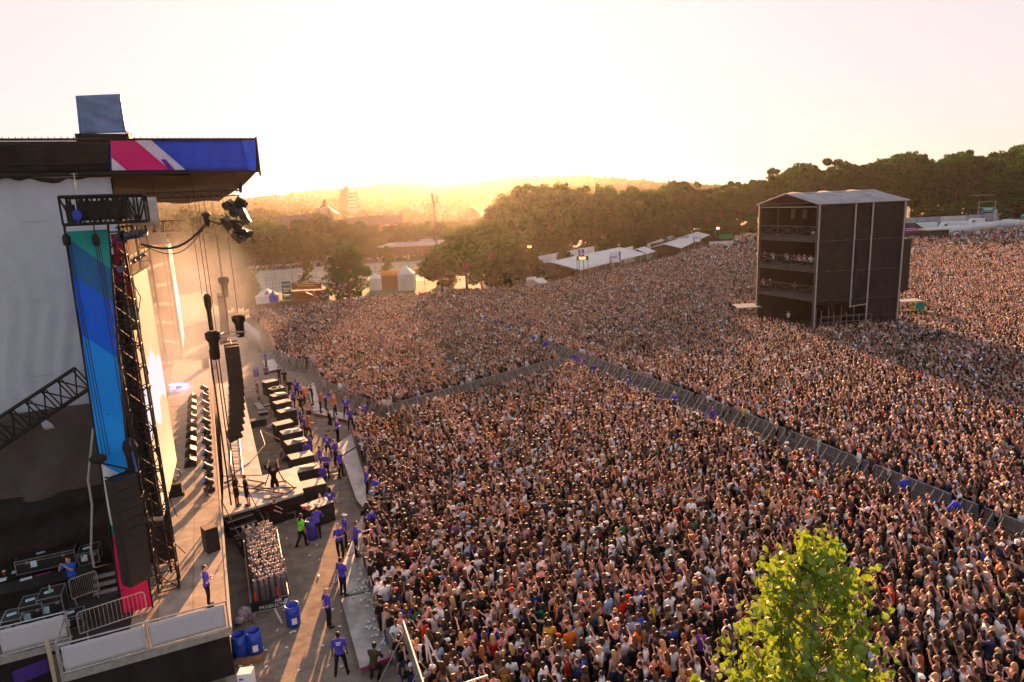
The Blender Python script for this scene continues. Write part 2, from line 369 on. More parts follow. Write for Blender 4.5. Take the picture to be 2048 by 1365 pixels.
def person(h, loc, rz, sc=1., top='tee', topc=(.5, .5, .5), bottom='trousers', botc=(.012, .012, .014), skin='fair', hair='short', hairc='brown',
           shoec=(.02, .02, .02), label='', group=None, capc=None, extras=None):
    o = bpy.data.objects.new('person', h['body']); COL.objects.link(o); o.color = (*SKINS[skin], 1)
    o.location = loc; o.rotation_euler = (0, 0, rz); o.scale = (sc,) * 3; tag(o, label, 'person', group)
    def ch(nm, me, c, l=(0, 0, 0), rx=0):
        q = bpy.data.objects.new(nm, me); COL.objects.link(q); q.parent = o; q.color = (*c, 1); q.location = l; q.rotation_euler = (rx, 0, 0); return q
    if top: ch('shirt' if top == 'tee' else 'vest_top', h[top], topc)
    if bottom: ch(bottom, h[bottom], botc)
    if shoec: ch('shoes', h['shoes'], shoec)
    ch('hair', HAIR[hair], HAIRC[hairc], h['hc'], -h['lean'] * .4)
    if capc: ch('cap', HAIR['cap'], capc, h['hc'], -h['lean'] * .4)
    for nm, me in (extras or []): ch(nm, me, (1, 1, 1))
    return o

# ------------------------------------------------------------------ where the crowd stands
def P2(lst, z=0.): return [tuple(G(x, y, z)[:2]) for x, y in lst]
divN = P2([(1133, 748), (1250, 800), (1400, 865), (1560, 930), (1700, 990), (1820, 1040), (1900, 1072)])       # near edge of the dividing lane (ground)
divF = P2([(958, 648), (1075, 695), (1150, 722), (1280, 772), (1430, 832), (1600, 905), (1740, 965), (1860, 1015), (1985, 1070)])  # its far fence
_dn = (Vector(divN[-1]) - Vector(divN[0])).normalized(); _df = (Vector(divF[-1]) - Vector(divF[0])).normalized()
divN.append(tuple(Vector(divN[-1]) + _dn * 40)); divF.append(tuple(Vector(divF[-1]) + _df * 40))
edge = P2([(830, 1420), (775, 1300), (748, 1225), (730, 1135), (733, 1080), (756, 1000), (740, 950), (716, 895), (712, 860)])
pitL = P2([(772, 838), (700, 812), (655, 785), (640, 762), (632, 742), (590, 738), (552, 715), (544, 690), (530, 668), (522, 655)])
polyA = [tuple(p) for p in edge] + P2([(775, 868), (850, 840), (1000, 796), (1125, 762)]) + divN + [(60, -6), (2, -6)]
polyB = pitL[::-1] + P2([(900, 800), (1010, 767), (1118, 738)]) + P2([(1060, 702), (940, 650)]) + P2([(900, 618), (505, 640)])
polyC = P2([(505, 641), (900, 619), (940, 651)]) + divF + [(110, 8), (330, 190), (330, 262)] + P2([(2048, 456), (1960, 470), (1830, 474), (1500, 478), (1440, 490), (1330, 528), (1180, 560), (1090, 578), (1000, 590), (860, 602), (720, 612), (560, 632), (505, 636)])
towerP = [Vector(G(1513, 652)), Vector(G(1625, 676)), Vector(G(1790, 664))]; towerP.append(towerP[0] + towerP[2] - towerP[1])
_c = sum(towerP, Vector()) / 4; towerX = [tuple((_c + (p - _c) * 1.22)[:2]) for p in towerP]
nr = np.random.default_rng(5)
sp = .50
gx, gy = np.meshgrid(np.arange(-60, 330, sp), np.arange(-6, 265, sp * .87)); gx = gx + (np.arange(gx.shape[0]) % 2)[:, None] * sp / 2
gx = gx.ravel(); gy = gy.ravel(); X = gx + nr.normal(0, .11, gx.shape); Y = gy + nr.normal(0, .11, gy.shape)
inA, inB, inC = inpoly(X, Y, polyA), inpoly(X, Y, polyB), inpoly(X, Y, polyC)
keep = (inA | inB | inC) & ~inpoly(X, Y, towerX)
# keep what the camera could see, with a margin for a step aside
CMn = np.array(CM)
q = np.stack([X, Y, np.full_like(X, 1.5 - CAM_H)], -1) @ CMn
px = 1024 - CAM_F * q[:, 0] / q[:, 2]; py = 682.5 + CAM_F * q[:, 1] / q[:, 2]; dep = -q[:, 2]
keep &= (dep > 1) & (px > 300) & (px < 2330) & (py < 1560)
dist = np.hypot(X, Y)
dens = np.clip(1.35 - dist / 190, .30, 1) * np.where(inC & (X > 60), np.clip(1.25 - (dist - 90) / 170, .10, 1), 1)
clump = .5 + .5 * np.sin(X / 5.3 + np.sin(Y / 7.1) * 2) * np.sin(Y / 6.1 + X / 13)
dens = np.where(dist > 130, dens * (.45 + .9 * clump), dens)
keep &= nr.random(X.shape) < dens
X, Y, px, py, dist, isA = X[keep], Y[keep], px[keep], py[keep], dist[keep], inA[keep]
stage_c = np.array(S(24, 3, 0)[:2])
RZ = np.arctan2(stage_c[1] - Y, stage_c[0] - X) - math.pi / 2 + nr.normal(0, .45, X.shape)
SC = nr.normal(.975, .045, X.shape)
order = np.argsort(dist)
vis = [i for i in order if 775 < px[i] < 2040 and py[i] < 1352 and not (1440 < px[i] < 1800 and py[i] > 1130)]
NEAR = vis[:262]; nearset = set(NEAR)
FAR = np.array([i for i in range(len(X)) if i not in nearset])
print('CROWD', len(X), 'stuff', len(FAR), 'near', len(NEAR), 'ymin of near', min(py[i] for i in NEAR))

POSES = [  # crowd poses: right arm, left arm, legs, female, lean
 ('down', 'down', 'stand', False, 0), ('down', 'down', 'stand', True, 0), ('phone', 'phone', 'stand', True, 0), ('up', 'down', 'stand', False, 0),
 ('up', 'up', 'stand', True, .05), ('cross', 'cross', 'stand', False, 0), ('phone', 'down', 'stand', False, .05), ('clap', 'clap', 'stand', True, .03), ('out', 'phone', 'stand', False, 0), ('down', 'out', 'stand', True, 0)]
CH = [prep(make_human('c%d' % i, a, b_, l, f, ln, True, .014, .16, nr.normal(0, .3))) for i, (a, b_, l, f, ln) in enumerate(POSES)]
# low meshes for the mass of the crowd
palT = [(18, (.82, .81, .84)), (38, (.008, .008, .010)), (6, (.06, .05, .055)), (5, (.03, .04, .10)), (1.6, (.50, .05, .03)), (1.2, (.75, .18, .03)), (5, (.58, .30, .27)), (1.2, (.60, .45, .12)),
        (1, (.04, .08, .35)), (3, (.33, .42, .55)), (.8, (.05, .16, .09)), (6, (.45, .34, .26)), (1.2, (.18, .09, .26)), (5, (.35, .34, .34)), (3, (.18, .03, .04))]
palS = [(54, SKINS['fair']), (26, SKINS['tanned']), (20, SKINS['brown']), (12, SKINS['dark'])]
palH = [(46, HAIRC['black']), (34, HAIRC['dark brown']), (14, HAIRC['brown']), (11, HAIRC['blonde']), (3, HAIRC['ginger'])]
palB = [(5, (.012, .012, .014)), (3, (.05, .08, .16)), (1, (.5, .5, .5))]
palC = [(5, (.8, .8, .8)), (4, (.015, .015, .015)), (1, (.6, .05, .03)), (1, (.05, .2, .5))]
sm = [mat_random('crowd_skin', palS, 311.7, .55, .35), mat_random('crowd_tops', palT, 917.3), mat_random('crowd_hair', palH, 557.1, .6, .3), mat_random('crowd_bottoms', palB, 131.9), mat_random('crowd_caps', palC, 733.3)]
def low_variant(pose, hair, top, cap=False):
    a, b_, l, f, ln = pose; h = make_human('low', a, b_, l, f, ln, False, .026, .22)
    V, F, MI = [], [], []
    def put(me, mi, off=(0, 0, 0)):
        n0 = len(V); co = np.zeros(len(me.vertices) * 3); me.vertices.foreach_get('co', co); co = co.reshape(-1, 3) + np.array(off)
        V.extend(co.tolist())
        for p in me.polygons: F.append([i + n0 for i in p.vertices]); MI.append(mi)
    put(h['body'], 0); put(h[top], 1); put(h['trousers'], 3)
    hl = hair_mesh(hair, .026, .4); put(hl, 2, h['hc'])
    if cap: put(HAIR['cap'], 4, h['hc'])
    me = bpy.data.meshes.new('crowd_member'); me.from_pydata(V, [], F)
    for m_ in sm: me.materials.append(m_)
    me.polygons.foreach_set('material_index', MI); me.polygons.foreach_set('use_smooth', [True] * len(F))
    return bpy.data.objects.new('crowd_member', me)
LOW = [(0, 'short', 'tee', 0), (1, 'long', 'tank', 0), (2, 'long', 'tank', 0), (3, 'short', 'tee', 0), (0, 'curly', 'tee', 0), (1, 'tied', 'tee', 0), (5, 'short', 'tee', 1), (6, 'short', 'tee', 0),
       (1, 'bun', 'tank', 0), (0, 'short', 'tank', 0), (4, 'long', 'tank', 0), (7, 'curly', 'tank', 0), (1, 'long', 'tee', 0), (8, 'short', 'tee', 0), (9, 'long', 'tank', 0), (0, 'short', 'tee', 1)]
wts = np.array([13, 20, 5, 3.5, 6, 7, 3, 5, 9, 7, 2.5, 4.5, 9, 3, 3, 3], float)
srcc = bpy.data.collections.new('crowd_sources')
for a_ in LOW: srcc.objects.link(low_variant(POSES[a_[0]], a_[1], a_[2], a_[3]))
# people queueing along the far fence of the sports court join the mass
_a, _b = G(500, 545), G(864, 518); _k = nr.random(170)
X = np.concatenate([X, _a.x + (_b.x - _a.x) * _k + nr.normal(0, .5, 170)]); Y = np.concatenate([Y, _a.y + (_b.y - _a.y) * _k + 2.5 + nr.normal(0, 1.0, 170)])
RZ = np.concatenate([RZ, nr.uniform(0, 6.28, 170)]); SC = np.concatenate([SC, nr.normal(.98, .04, 170)]); FAR = np.concatenate([FAR, np.arange(len(X) - 170, len(X))])
me = bpy.data.meshes.new('crowd'); me.from_pydata([(float(X[i]), float(Y[i]), 0.) for i in FAR], [], [])
for nm, ty, dat in (('vi', 'INT', nr.choice(len(LOW), len(FAR), p=wts / wts.sum())), ('rz', 'FLOAT', RZ[FAR]), ('sc', 'FLOAT', SC[FAR])):
    at = me.attributes.new(nm, ty, 'POINT'); at.data.foreach_set('value', dat.astype(np.int32 if ty == 'INT' else np.float32))
crowd = bpy.data.objects.new('crowd', me); COL.objects.link(crowd); struct(crowd, 'stuff')
tag(crowd, 'dense festival crowd of thousands filling the field beyond the nearest people', 'crowd')
g = bpy.data.node_groups.new('crowd_scatter', 'GeometryNodeTree')
g.interface.new_socket('Geometry', in_out='INPUT', socket_type='NodeSocketGeometry'); g.interface.new_socket('Geometry', in_out='OUTPUT', socket_type='NodeSocketGeometry')
N = g.nodes.new; gi, go = N('NodeGroupInput'), N('NodeGroupOutput')
ci = N('GeometryNodeCollectionInfo'); ci.inputs['Collection'].default_value = srcc; ci.inputs['Separate Children'].default_value = True; ci.inputs['Reset Children'].default_value = True
iop = N('GeometryNodeInstanceOnPoints'); iop.inputs['Pick Instance'].default_value = True
def na(nm, t): a = N('GeometryNodeInputNamedAttribute'); a.data_type = t; a.inputs[0].default_value = nm; return [o for o in a.outputs if o.enabled][0]
cx = N('ShaderNodeCombineXYZ'); L = g.links.new
L(gi.outputs[0], iop.inputs['Points']); L(ci.outputs[0], iop.inputs['Instance']); L(na('vi', 'INT'), iop.inputs['Instance Index'])
L(na('rz', 'FLOAT'), cx.inputs[2]); L(cx.outputs[0], iop.inputs['Rotation']); L(na('sc', 'FLOAT'), iop.inputs['Scale']); L(iop.outputs[0], go.inputs[0])
md = crowd.modifiers.new('scatter', 'NODES'); md.node_group = g
# ------------------------------------------------------------------ the nearest people of the crowd, one by one
TOPS = [('white', (.78, .78, .80), 22), ('black', (.012, .012, .014), 30), ('charcoal', (.05, .05, .055), 8), ('navy', (.02, .03, .09), 5), ('red', (.55, .03, .02), 4), ('orange', (.75, .17, .02), 3),
        ('pink', (.62, .25, .26), 5), ('mustard', (.60, .40, .06), 3), ('royal blue', (.03, .09, .45), 3), ('pale blue', (.30, .44, .62), 5), ('dark green', (.03, .14, .06), 2), ('beige', (.45, .34, .25), 5), ('purple', (.16, .06, .30), 3), ('grey', (.33, .33, .33), 5)]
CAPS = [('white', (.8, .8, .8)), ('black', (.015, .015, .015)), ('red', (.6, .04, .02)), ('pale blue', (.2, .4, .7))]
PTXT = {0: 'arms down', 1: 'arms down', 2: 'holding a phone up with both hands', 3: 'one arm raised high', 4: 'both arms raised', 5: 'arms folded', 6: 'holding up a phone', 7: 'clapping', 8: 'one arm out, one holding a phone', 9: 'one arm flung out'}
HTXT = {'short': 'short', 'long': 'long', 'curly': 'big curly', 'bun': 'a bun of', 'tied': 'tied back'}
rc = random.Random(21)
near = []
for i in NEAR:
    fem = rc.random() < .5
    pi_ = rc.choices([1, 2, 4, 7, 9] if fem else [0, 3, 5, 6, 8], [60, 10, 4, 6, 4] if fem else [62, 6, 8, 10, 3])[0]
    hk = rc.choices(['long', 'curly', 'bun', 'tied'], [60, 12, 12, 16])[0] if fem else rc.choices(['short', 'curly', 'tied'], [86, 10, 4])[0]
    tn, tc_, _ = rc.choices(TOPS, [t[2] for t in TOPS])[0]; top = 'tank' if (rc.random() < (.6 if fem else .12)) else 'tee'
    sk = rc.choices(list(SKINS), [42, 26, 20, 12])[0]
    hc_ = rc.choices(list(HAIRC), [55, 30, 5, 4, 1] if sk in ('brown', 'dark') else [18, 34, 22, 20, 6])[0]
    cp = rc.choice(CAPS) if (hk == 'short' and rc.random() < .16) else None
    near.append(dict(i=i, p=pi_, h=hk, tn=tn, tc=tc_, top=top, sk=sk, hc=hc_, cap=cp, px=px[i], py=py[i]))
def short(d): return '%s %s' % (d['tn'], 'vest' if d['top'] == 'tank' else 't-shirt')
def base(d):
    s = 'person in %s' % short(d)
    s += ' and %s cap' % d['cap'][0] if d['cap'] else ' with %s %s hair' % (HTXT[d['h']], d['hc'])
    if d['p'] not in (0, 1): s += ', ' + PTXT[d['p']]
    return s
def zone(d):
    x, y = d['px'], d['py']
    if x < 860: return 'at the barrier by the pit platform' if y < 1200 else 'by the steel fence end'
    if x > 1780: return 'right of the leafy treetop'
    if x > 1400: return 'just behind the leafy treetop' if y < 1250 else 'beside the leafy treetop'
    return 'in mid crowd left of treetop' if x > 1130 else 'towards the pit platform'
labels = {}
used = set()
for k, d in enumerate(near):
    b0 = base(d); c = [b0 + ', ' + zone(d)]
    nb = sorted(near, key=lambda e: (e['px'] - d['px']) ** 2 + (e['py'] - d['py']) ** 2)[1:6]
    for e in nb:
        dx, dy = e['px'] - d['px'], e['py'] - d['py']
        rel = ('left of' if dx > 0 else 'right of') if abs(dx) > abs(dy) else ('behind' if dy > 0 else 'in front of')
        c.append('%s, %s person in %s' % (b0, rel, short(e))); c.append('%s, %s %s-haired person in %s' % (b0, rel, e['hc'], e['tn']))
    for e in nb:
        for f in nb:
            if e is not f: c.append('%s, between %s and %s tops' % (b0, e['tn'], f['tn']))
    for s in c:
        if len(s.split()) > 16: s = s.replace('with both hands', '').replace('holding a phone up', 'phone up').replace('  ', ' ')
        if s not in used and len(s.split()) <= 16: break
    while len(s.split()) > 16: s = s.replace(' person in', '', 1) if ' person in' in s[9:] else ' '.join(s.split()[:16])
    used.add(s); i = d['i']
    person(CH[d['p']], (float(X[i]), float(Y[i]), 0), float(RZ[i]), float(SC[i]), d['top'], d['tc'], 'trousers', rc.choice([(.012, .012, .014), (.05, .08, .16), (.03, .03, .03)]), d['sk'], d['h'], d['hc'], (.5, .5, .5) if rc.random() < .5 else (.03, .03, .03), s, 'people packed in the near crowd', d['cap'][1] if d['cap'] else None)

# ------------------------------------------------------------------ stewards and crew
GP = {k: prep(make_human(k, *v, fingers=True, vox=.012, ratio=.3)) for k, v in {
 'apart': ('down', 'down', 'apart'), 'back': ('back', 'back', 'stand'), 'cross': ('cross', 'cross', 'stand'), 'lean': ('reach', 'reach', 'stand', False, .75), 'reach': ('reach', 'down', 'stand', False, .15),
 'film': ('phone', 'phone', 'stand', False, .05), 'walk': ('down', 'fwd', 'walk', False, .12), 'crouch': ('fwd', 'fwd', 'crouch', False, .3), 'fcross': ('cross', 'cross', 'cross', True), 'fdown': ('down', 'hip', 'stand', True), 'hoist': ('up', 'up', 'apart')}.items()}
# crouching figure is lowered onto its feet
for k in ('body', 'trousers', 'tee', 'tank', 'shorts', 'shoes'):
    pass
mb = MB()
for r_, (w_, z_) in enumerate(((.2, 1.42), (.13, 1.37), (.16, 1.32))): mb.box((0, -.132, z_), (w_, .012, .022))
for r_ in range(5): mb.box((-.07 + r_ * .035, -.133, 1.42), (.006, .014, .03))
printm = mat('white_print', (.8, .8, .82), .8, var=.05); _o = mb.build('t', printm); PRINT = _o.data; bpy.data.objects.remove(_o)
POLO = (.085, .055, .42)
toAud = math.atan2(-SV.y, -SV.x) - math.pi / 2; toStage = toAud + math.pi
FC = {'aud': toAud, 'stage': toStage, 'away': 0.0, 'near': math.pi, 'left': math.pi / 2, 'right': -math.pi / 2, 'audaway': toAud + .7, 'audnear': toAud - .7}
blackc = (.012, .012, .014)
CREW = [ # px, py, z, pose, facing, top, colour, bottom, hair, haircolour, skin, label, print
 (684, 1350, 0, 'apart', 'away', POLO, 'trousers', 'short', 'black', 'brown', 'steward in purple polo, nearest of all, seen from behind, legs apart', 1),
 (660, 1255, 0, 'back', 'aud', POLO, 'trousers', 'short', 'blonde', 'fair', 'blond steward standing hands behind back on the bare earth beside platform', 0),
 (688, 1192, .35, 'cross', 'audaway', POLO, 'trousers', 'short', 'dark brown', 'tanned', 'dark haired steward with arms folded, one foot at platform corner', 0),
 (714, 1113, .35, 'reach', 'aud', POLO, 'trousers', 'short', 'brown', 'fair', 'steward on platform reaching a hand towards a bending colleague', 0),
 (737, 1078, .35, 'lean', 'aud', POLO, 'trousers', 'short', 'black', 'brown', 'steward bending forward over the barrier into the crowd', 1),
 (693, 1092, 0, 'apart', 'aud', POLO, 'trousers', 'short', 'black', 'tanned', 'steward in a white cap walking beside the platform', 0),
 (682, 1116, 0, 'fcross', 'near', POLO, 'trousers', 'tied', 'brown', 'fair', 'steward with tied hair and folded arms facing the camera', 0),
 (664, 1036, 0, 'fdown', 'away', POLO, 'trousers', 'long', 'black', 'tanned', 'steward with long black hair seen from behind near the speaker row', 1),
 (637, 1078, 0, 'lean', 'away', POLO, 'trousers', 'short', 'black', 'tanned', 'steward stooping over the blue bin beside the cluttered table', 0),
 (605, 1094, 0, 'walk', 'audaway', (.16, .70, .05), 'trousers', 'long', 'dark brown', 'tanned', 'litter picker in bright green vest with long hair and rubbish', 0),
 (420, 1213, 2, 'cross', 'aud', POLO, 'trousers', 'short', 'brown', 'fair', 'steward alone on the stage deck, arms folded, behind white railing', 1),
 (649, 983, 0, 'cross', 'away', POLO, 'trousers', 'short', 'blonde', 'fair', 'grey blond steward standing between the speaker row and earth path', 0),
 (736, 993, .35, 'cross', 'aud', POLO, 'trousers', 'short', 'blonde', 'fair', 'fair headed steward on the platform, left one of a pair', 0),
 (751, 1013, .35, 'reach', 'aud', POLO, 'trousers', 'short', 'brown', 'fair', 'brown haired steward on the platform touching the crowd barrier', 0),
 (683, 955, 0, 'apart', 'audnear', POLO, 'trousers', 'short', 'ginger', 'fair', 'stocky steward beside the wet platform, third of a loose line', 0),
 (673, 930, 0, 'back', 'audnear', POLO, 'trousers', 'short', 'brown', 'fair', 'steward with hands behind back, middle of the line by platform', 0),
 (658, 916, 0, 'apart', 'away', POLO, 'trousers', 'short', 'dark brown', 'tanned', 'steward seen from behind, left of the line by the platform', 1),
 (677, 883, 0, 'cross', 'audnear', POLO, 'trousers', 'short', 'blonde', 'fair', 'blond steward with folded arms near the far platform tip', 0),
 (703, 860, 0, 'apart', 'near', POLO, 'trousers', 'short', 'brown', 'fair', 'steward facing camera at the gap between two crowd blocks', 0),
 (618, 879, 0, 'walk', 'audaway', (.45, .12, .05), 'trousers', 'long', 'ginger', 'fair', 'red haired person in rust top passing the speaker row', 0),
 (611, 876, 0, 'back', 'aud', POLO, 'trousers', 'short', 'dark brown', 'tanned', 'steward hands behind back beside a red haired person', 0),
 (624, 917, 0, 'apart', 'stage', POLO, 'trousers', 'short', 'black', 'brown', 'black haired steward leaning near the middle of speaker row', 0),
 (616, 932, 0, 'cross', 'away', POLO, 'trousers', 'short', 'ginger', 'fair', 'ginger steward partly hidden behind the speaker boxes', 0),
 (644, 945, 0, 'apart', 'aud', POLO, 'trousers', 'short', 'dark brown', 'tanned', 'dark haired steward beside another where timber beams cross path', 0),
 (655, 958, 0, 'cross', 'near', POLO, 'trousers', 'short', 'brown', 'fair', 'steward with folded arms just in front of the timber beams', 0),
 (588, 846, 0, 'apart', 'aud', POLO, 'trousers', 'short', 'black', 'tanned', 'black haired steward close to the sixth speaker box', 0),
 (603, 858, 0, 'back', 'aud', POLO, 'trousers', 'short', 'blonde', 'fair', 'slim blond steward with hands behind back by speaker boxes', 0),
 (588, 818, 0, 'fdown', 'away', POLO, 'trousers', 'tied', 'brown', 'fair', 'steward with ponytail and hand on hip by speaker boxes', 1),
 (595, 798, 0, 'apart', 'audaway', POLO, 'trousers', 'short', 'black', 'brown', 'steward standing legs apart in the far group by the boxes', 1),
 (604, 802, 0, 'cross', 'aud', (.30, .22, .55), 'trousers', 'short', 'brown', 'fair', 'person in pale lilac shirt beside an orange shirt', 0),
 (582, 796, 0, 'apart', 'near', blackc, 'trousers', 'short', 'black', 'tanned', 'crew member all in black walking behind the far speaker boxes', 0),
 (571, 775, 0, 'cross', 'away', blackc, 'trousers', 'short', 'dark brown', 'fair', 'crew member in black with folded arms at the far pit bend', 0),
 (560, 768, 0, 'film', 'audaway', blackc, 'trousers', 'short', 'brown', 'fair', 'photographer in black shooting the crowd at the far bend', 0),
 (610, 813, 0, 'reach', 'audnear', (.70, .10, .02), 'trousers', 'short', 'blonde', 'fair', 'person in bright orange red shirt reaching across the platform', 0),
 (619, 843, 0, 'fdown', 'away', (.62, .30, .30), 'shorts', 'long', 'blonde', 'fair', 'blonde person in pink shirt and shorts walking in the pit', 0),
 (604, 832, 0, 'film', 'away', blackc, 'trousers', 'short', 'ginger', 'fair', 'photographer in black beside a person in pink', 0),
 (626, 810, .35, 'film', 'stage', blackc, 'trousers', 'short', 'black', 'tanned', 'photographer in black standing on the pale far platform', 0),
 (642, 825, .3, 'reach', 'aud', (.5, .08, .04), 'trousers', 'short', 'brown', 'fair', 'person in red vest holding the far crowd barrier', 0),
 (653, 820, .3, 'lean', 'aud', POLO, 'trousers', 'short', 'blonde', 'fair', 'steward bending over the far crowd barrier', 0),
 (671, 832, .3, 'apart', 'right', (.65, .16, .04), 'trousers', 'tied', 'blonde', 'fair', 'blonde person in orange top on the far ledge', 0),
 (694, 836, .3, 'apart', 'away', POLO, 'trousers', 'short', 'blonde', 'fair', 'broad bald looking steward on the far ledge facing the crowd', 1),
 (533, 736, .3, 'apart', 'right', POLO, 'trousers', 'short', 'black', 'tanned', 'lone steward at the farthest corner of the pit', 0),
 (533, 758, 0, 'crouch', 'away', (.12, .03, .20), 'shorts', 'short', 'brown', 'fair', 'crouching photographer in plum top at the far pit corner', 0),
 (663, 864, 0, 'walk', 'stage', blackc, 'shorts', 'short', 'dark brown', 'tanned', 'person in black striding towards the stage across bare earth', 0),
 (517, 798, 0, 'apart', 'aud', (.09, .07, .05), 'shorts', 'short', 'brown', 'tanned', 'crew member in shorts beside white boxes in the far pit', 0),
 (476, 1012, 1.4, 'cross', 'audnear', blackc, 'shorts', 'short', 'ginger', 'tanned', 'left one of two crew in black at top of pit steps', 0),
 (496, 1012, 1.4, 'back', 'stage', blackc, 'shorts', 'short', 'dark brown', 'tanned', 'right one of two crew in black at top of pit steps', 0),
 (552, 993, 1.4, 'hoist', 'away', blackc, 'shorts', 'short', 'brown', 'fair', 'camera operator in black shorts lifting the camera crane head', 0),
 (537, 1056, 0, 'lean', 'aud', (.07, .012, .012), 'shorts', 'short', 'ginger', 'fair', 'crew member in maroon top bending behind the gas cylinders', 0),
 (153, 1196, 2, 'film', 'near', (.02, .10, .55), 'trousers', 'short', 'black', 'tanned', 'steward in bright blue shirt photographing from the backstage deck', 0),
 (749, 1360, 0, 'crouch', 'audaway', (.07, .045, .025), 'trousers', 'short', 'black', 'brown', 'photographer crouching below the magenta edged platform end', 0),
 (1151, 741, 0, 'apart', 'near', POLO, 'trousers', 'short', 'black', 'tanned', 'dark haired steward where the two fenced lanes meet', 0),
 (1164, 749, 0, 'cross', 'away', POLO, 'trousers', 'short', 'brown', 'fair', 'broad steward back to camera where the two lanes meet', 1),
 (1148, 756, 0, 'crouch', 'near', (.25, .85, .04), 'trousers', 'short', 'black', 'fair', 'medic in lime green jacket crouching where the two lanes meet', 0),
 (1189, 764, 0, 'apart', 'away', POLO, 'trousers', 'short', 'brown', 'fair', 'steward in the lane just right of the lane junction', 0),
 (1216, 776, 0, 'fcross', 'away', POLO, 'trousers', 'tied', 'ginger', 'fair', 'ginger steward in the lane, second right of junction', 0),
 (1256, 792, 0, 'apart', 'away', POLO, 'trousers', 'short', 'dark brown', 'tanned', 'steward with white back print halfway along the fenced lane', 1),
 (1317, 818, 0, 'crouch', 'away', POLO, 'trousers', 'short', 'black', 'brown', 'steward crouching in the fenced lane left of an upright one', 0),
 (1349, 829, 0, 'cross', 'near', POLO, 'trousers', 'short', 'blonde', 'fair', 'blond steward in lane left of the control tower line', 0),
 (1425, 862, 0, 'fdown', 'away', POLO, 'trousers', 'tied', 'brown', 'fair', 'steward with ponytail in the lane below the control tower', 0),
 (1627, 943, 0, 'crouch', 'left', (.03, .06, .55), 'trousers', 'short', 'black', 'brown', 'crouching steward in royal blue in the lane', 0),
 (1804, 1012, 0, 'apart', 'near', (.03, .06, .55), 'trousers', 'short', 'blonde', 'fair', 'fair haired steward in royal blue facing camera in the lane', 1),
 (1868, 1044, 0, 'lean', 'left', (.03, .06, .55), 'trousers', 'short', 'blonde', 'fair', 'blond steward in royal blue bending over in the lane', 0),
 (1893, 1056, 0, 'lean', 'right', (.03, .06, .55), 'trousers', 'short', 'black', 'dark', 'dark haired steward in royal blue bending at near lane end', 0),
 (994, 665, 0, 'apart', 'near', POLO, 'trousers', 'short', 'black', 'tanned', 'farthest steward at the top end of the fenced lane', 0),
 (1018, 677, 0, 'cross', 'away', POLO, 'trousers', 'short', 'brown', 'fair', 'steward second from the top end of the lane', 0),
 (1067, 699, 0, 'apart', 'near', POLO, 'trousers', 'short', 'brown', 'fair', 'left one of two stewards above the lane junction', 0),
 (1093, 712, 0, 'apart', 'away', POLO, 'trousers', 'short', 'black', 'tanned', 'right one of two stewards above the lane junction', 0),
]
gl = 'stewards and crew in the pit and lanes'
crew_objs = []
for (x_, y_, z_, ps, fc, tc_, bt, hk, hc_, sk, lb, pr) in CREW:
    o_ = G(x_, y_, z_)
    if ps == 'crouch': o_.z -= .36
    ex = [('back_print', PRINT)] if pr and ps not in ('lean', 'crouch') else []
    cc = (.8, .8, .8) if 'white cap' in lb else None
    q_ = person(GP[ps], o_, FC[fc] + rc.uniform(-.25, .25), rc.uniform(1.0, 1.06), 'tee', tc_, bt, blackc if bt == 'trousers' or tc_ == blackc else (.05, .04, .05), sk, hk, hc_, (.02, .02, .02), lb, gl if tc_ in (POLO,) else None, cc, ex)
    crew_objs.append(q_)

# ------------------------------------------------------------------ barriers
steel = mat('barrier_steel', (.42, .40, .39), .45, .7, .15, 6); perf = mat('perforated_sheet', (.20, .175, .165), .6, .3, .2, 3)
def make_barrier():
    t = thing('crowd_barrier', 'steel crowd barrier section', 'barrier')
    mb = MB(); mb.box((0, 0, .6), (1.46, .03, 1.06)); mb.build('panel', perf, t)
    mb = MB()
    for x in (-.74, 0, .74): mb.tube((x, -.03, 0), (x, -.03, 1.17), .022, n=6)
    mb.tube((-.75, -.02, 1.19), (.75, -.02, 1.19), .03, n=6); mb.tube((-.75, -.04, .62), (.75, -.04, .62), .016, n=5); mb.build('frame', steel, t)
    mb = MB()
    for x in (-.5, .5): mb.tube((x, -.04, 1.1), (x, -.95, .04), .03, n=6)
    mb.build('strut', steel, t)
    mb = MB(); mb.box((0, -.5, .02), (1.46, 1.0, .03)); mb.build('footplate', perf, t)
    return t
bar0 = make_barrier(); bar_used = False
def fence_run(p, q, label, group, flip=False, step=1.5):
    global bar_used
    p, q = Vector(p[:2]), Vector(q[:2]); d = q - p; n_ = max(1, round(d.length / step)); a = math.atan2(d.y, d.x) + (math.pi if flip else 0)
    for k in range(n_):
        c = p + d * (k + .5) / n_; loc = (c.x, c.y, .004)
        if not bar_used: bar0.location = loc; bar0.rotation_euler = (0, 0, a); tag(bar0, label, 'barrier', group); bar_used = True
        else: dup(bar0, loc, a, label, group=group)
dF = Vector(divF[0]); run_end = G(2060, 1100)
fence_run(divF[0], divF[4], 'grey steel barrier section on far part of the fenced lane', 'barriers on the far part of the lane')
fence_run(divF[4], run_end, 'grey steel barrier section on near part of the fenced lane', 'barriers on the near part of the lane')
a_, b_ = P2([(780, 838), (1118, 738)]); fence_run(a_, b_, 'grey steel barrier section on the cross lane between crowd blocks', 'barriers on the cross lane')
for k in range(len(edge) - 1): fence_run(edge[k + 1], edge[k], 'grey steel barrier section holding the near crowd off the platform', 'barriers along the near pit edge', flip=True)
for k in range(len(pitL) - 1): fence_run(pitL[k], pitL[k + 1], 'grey steel barrier section holding the far crowd off the pit', 'barriers along the far pit edge', flip=True)

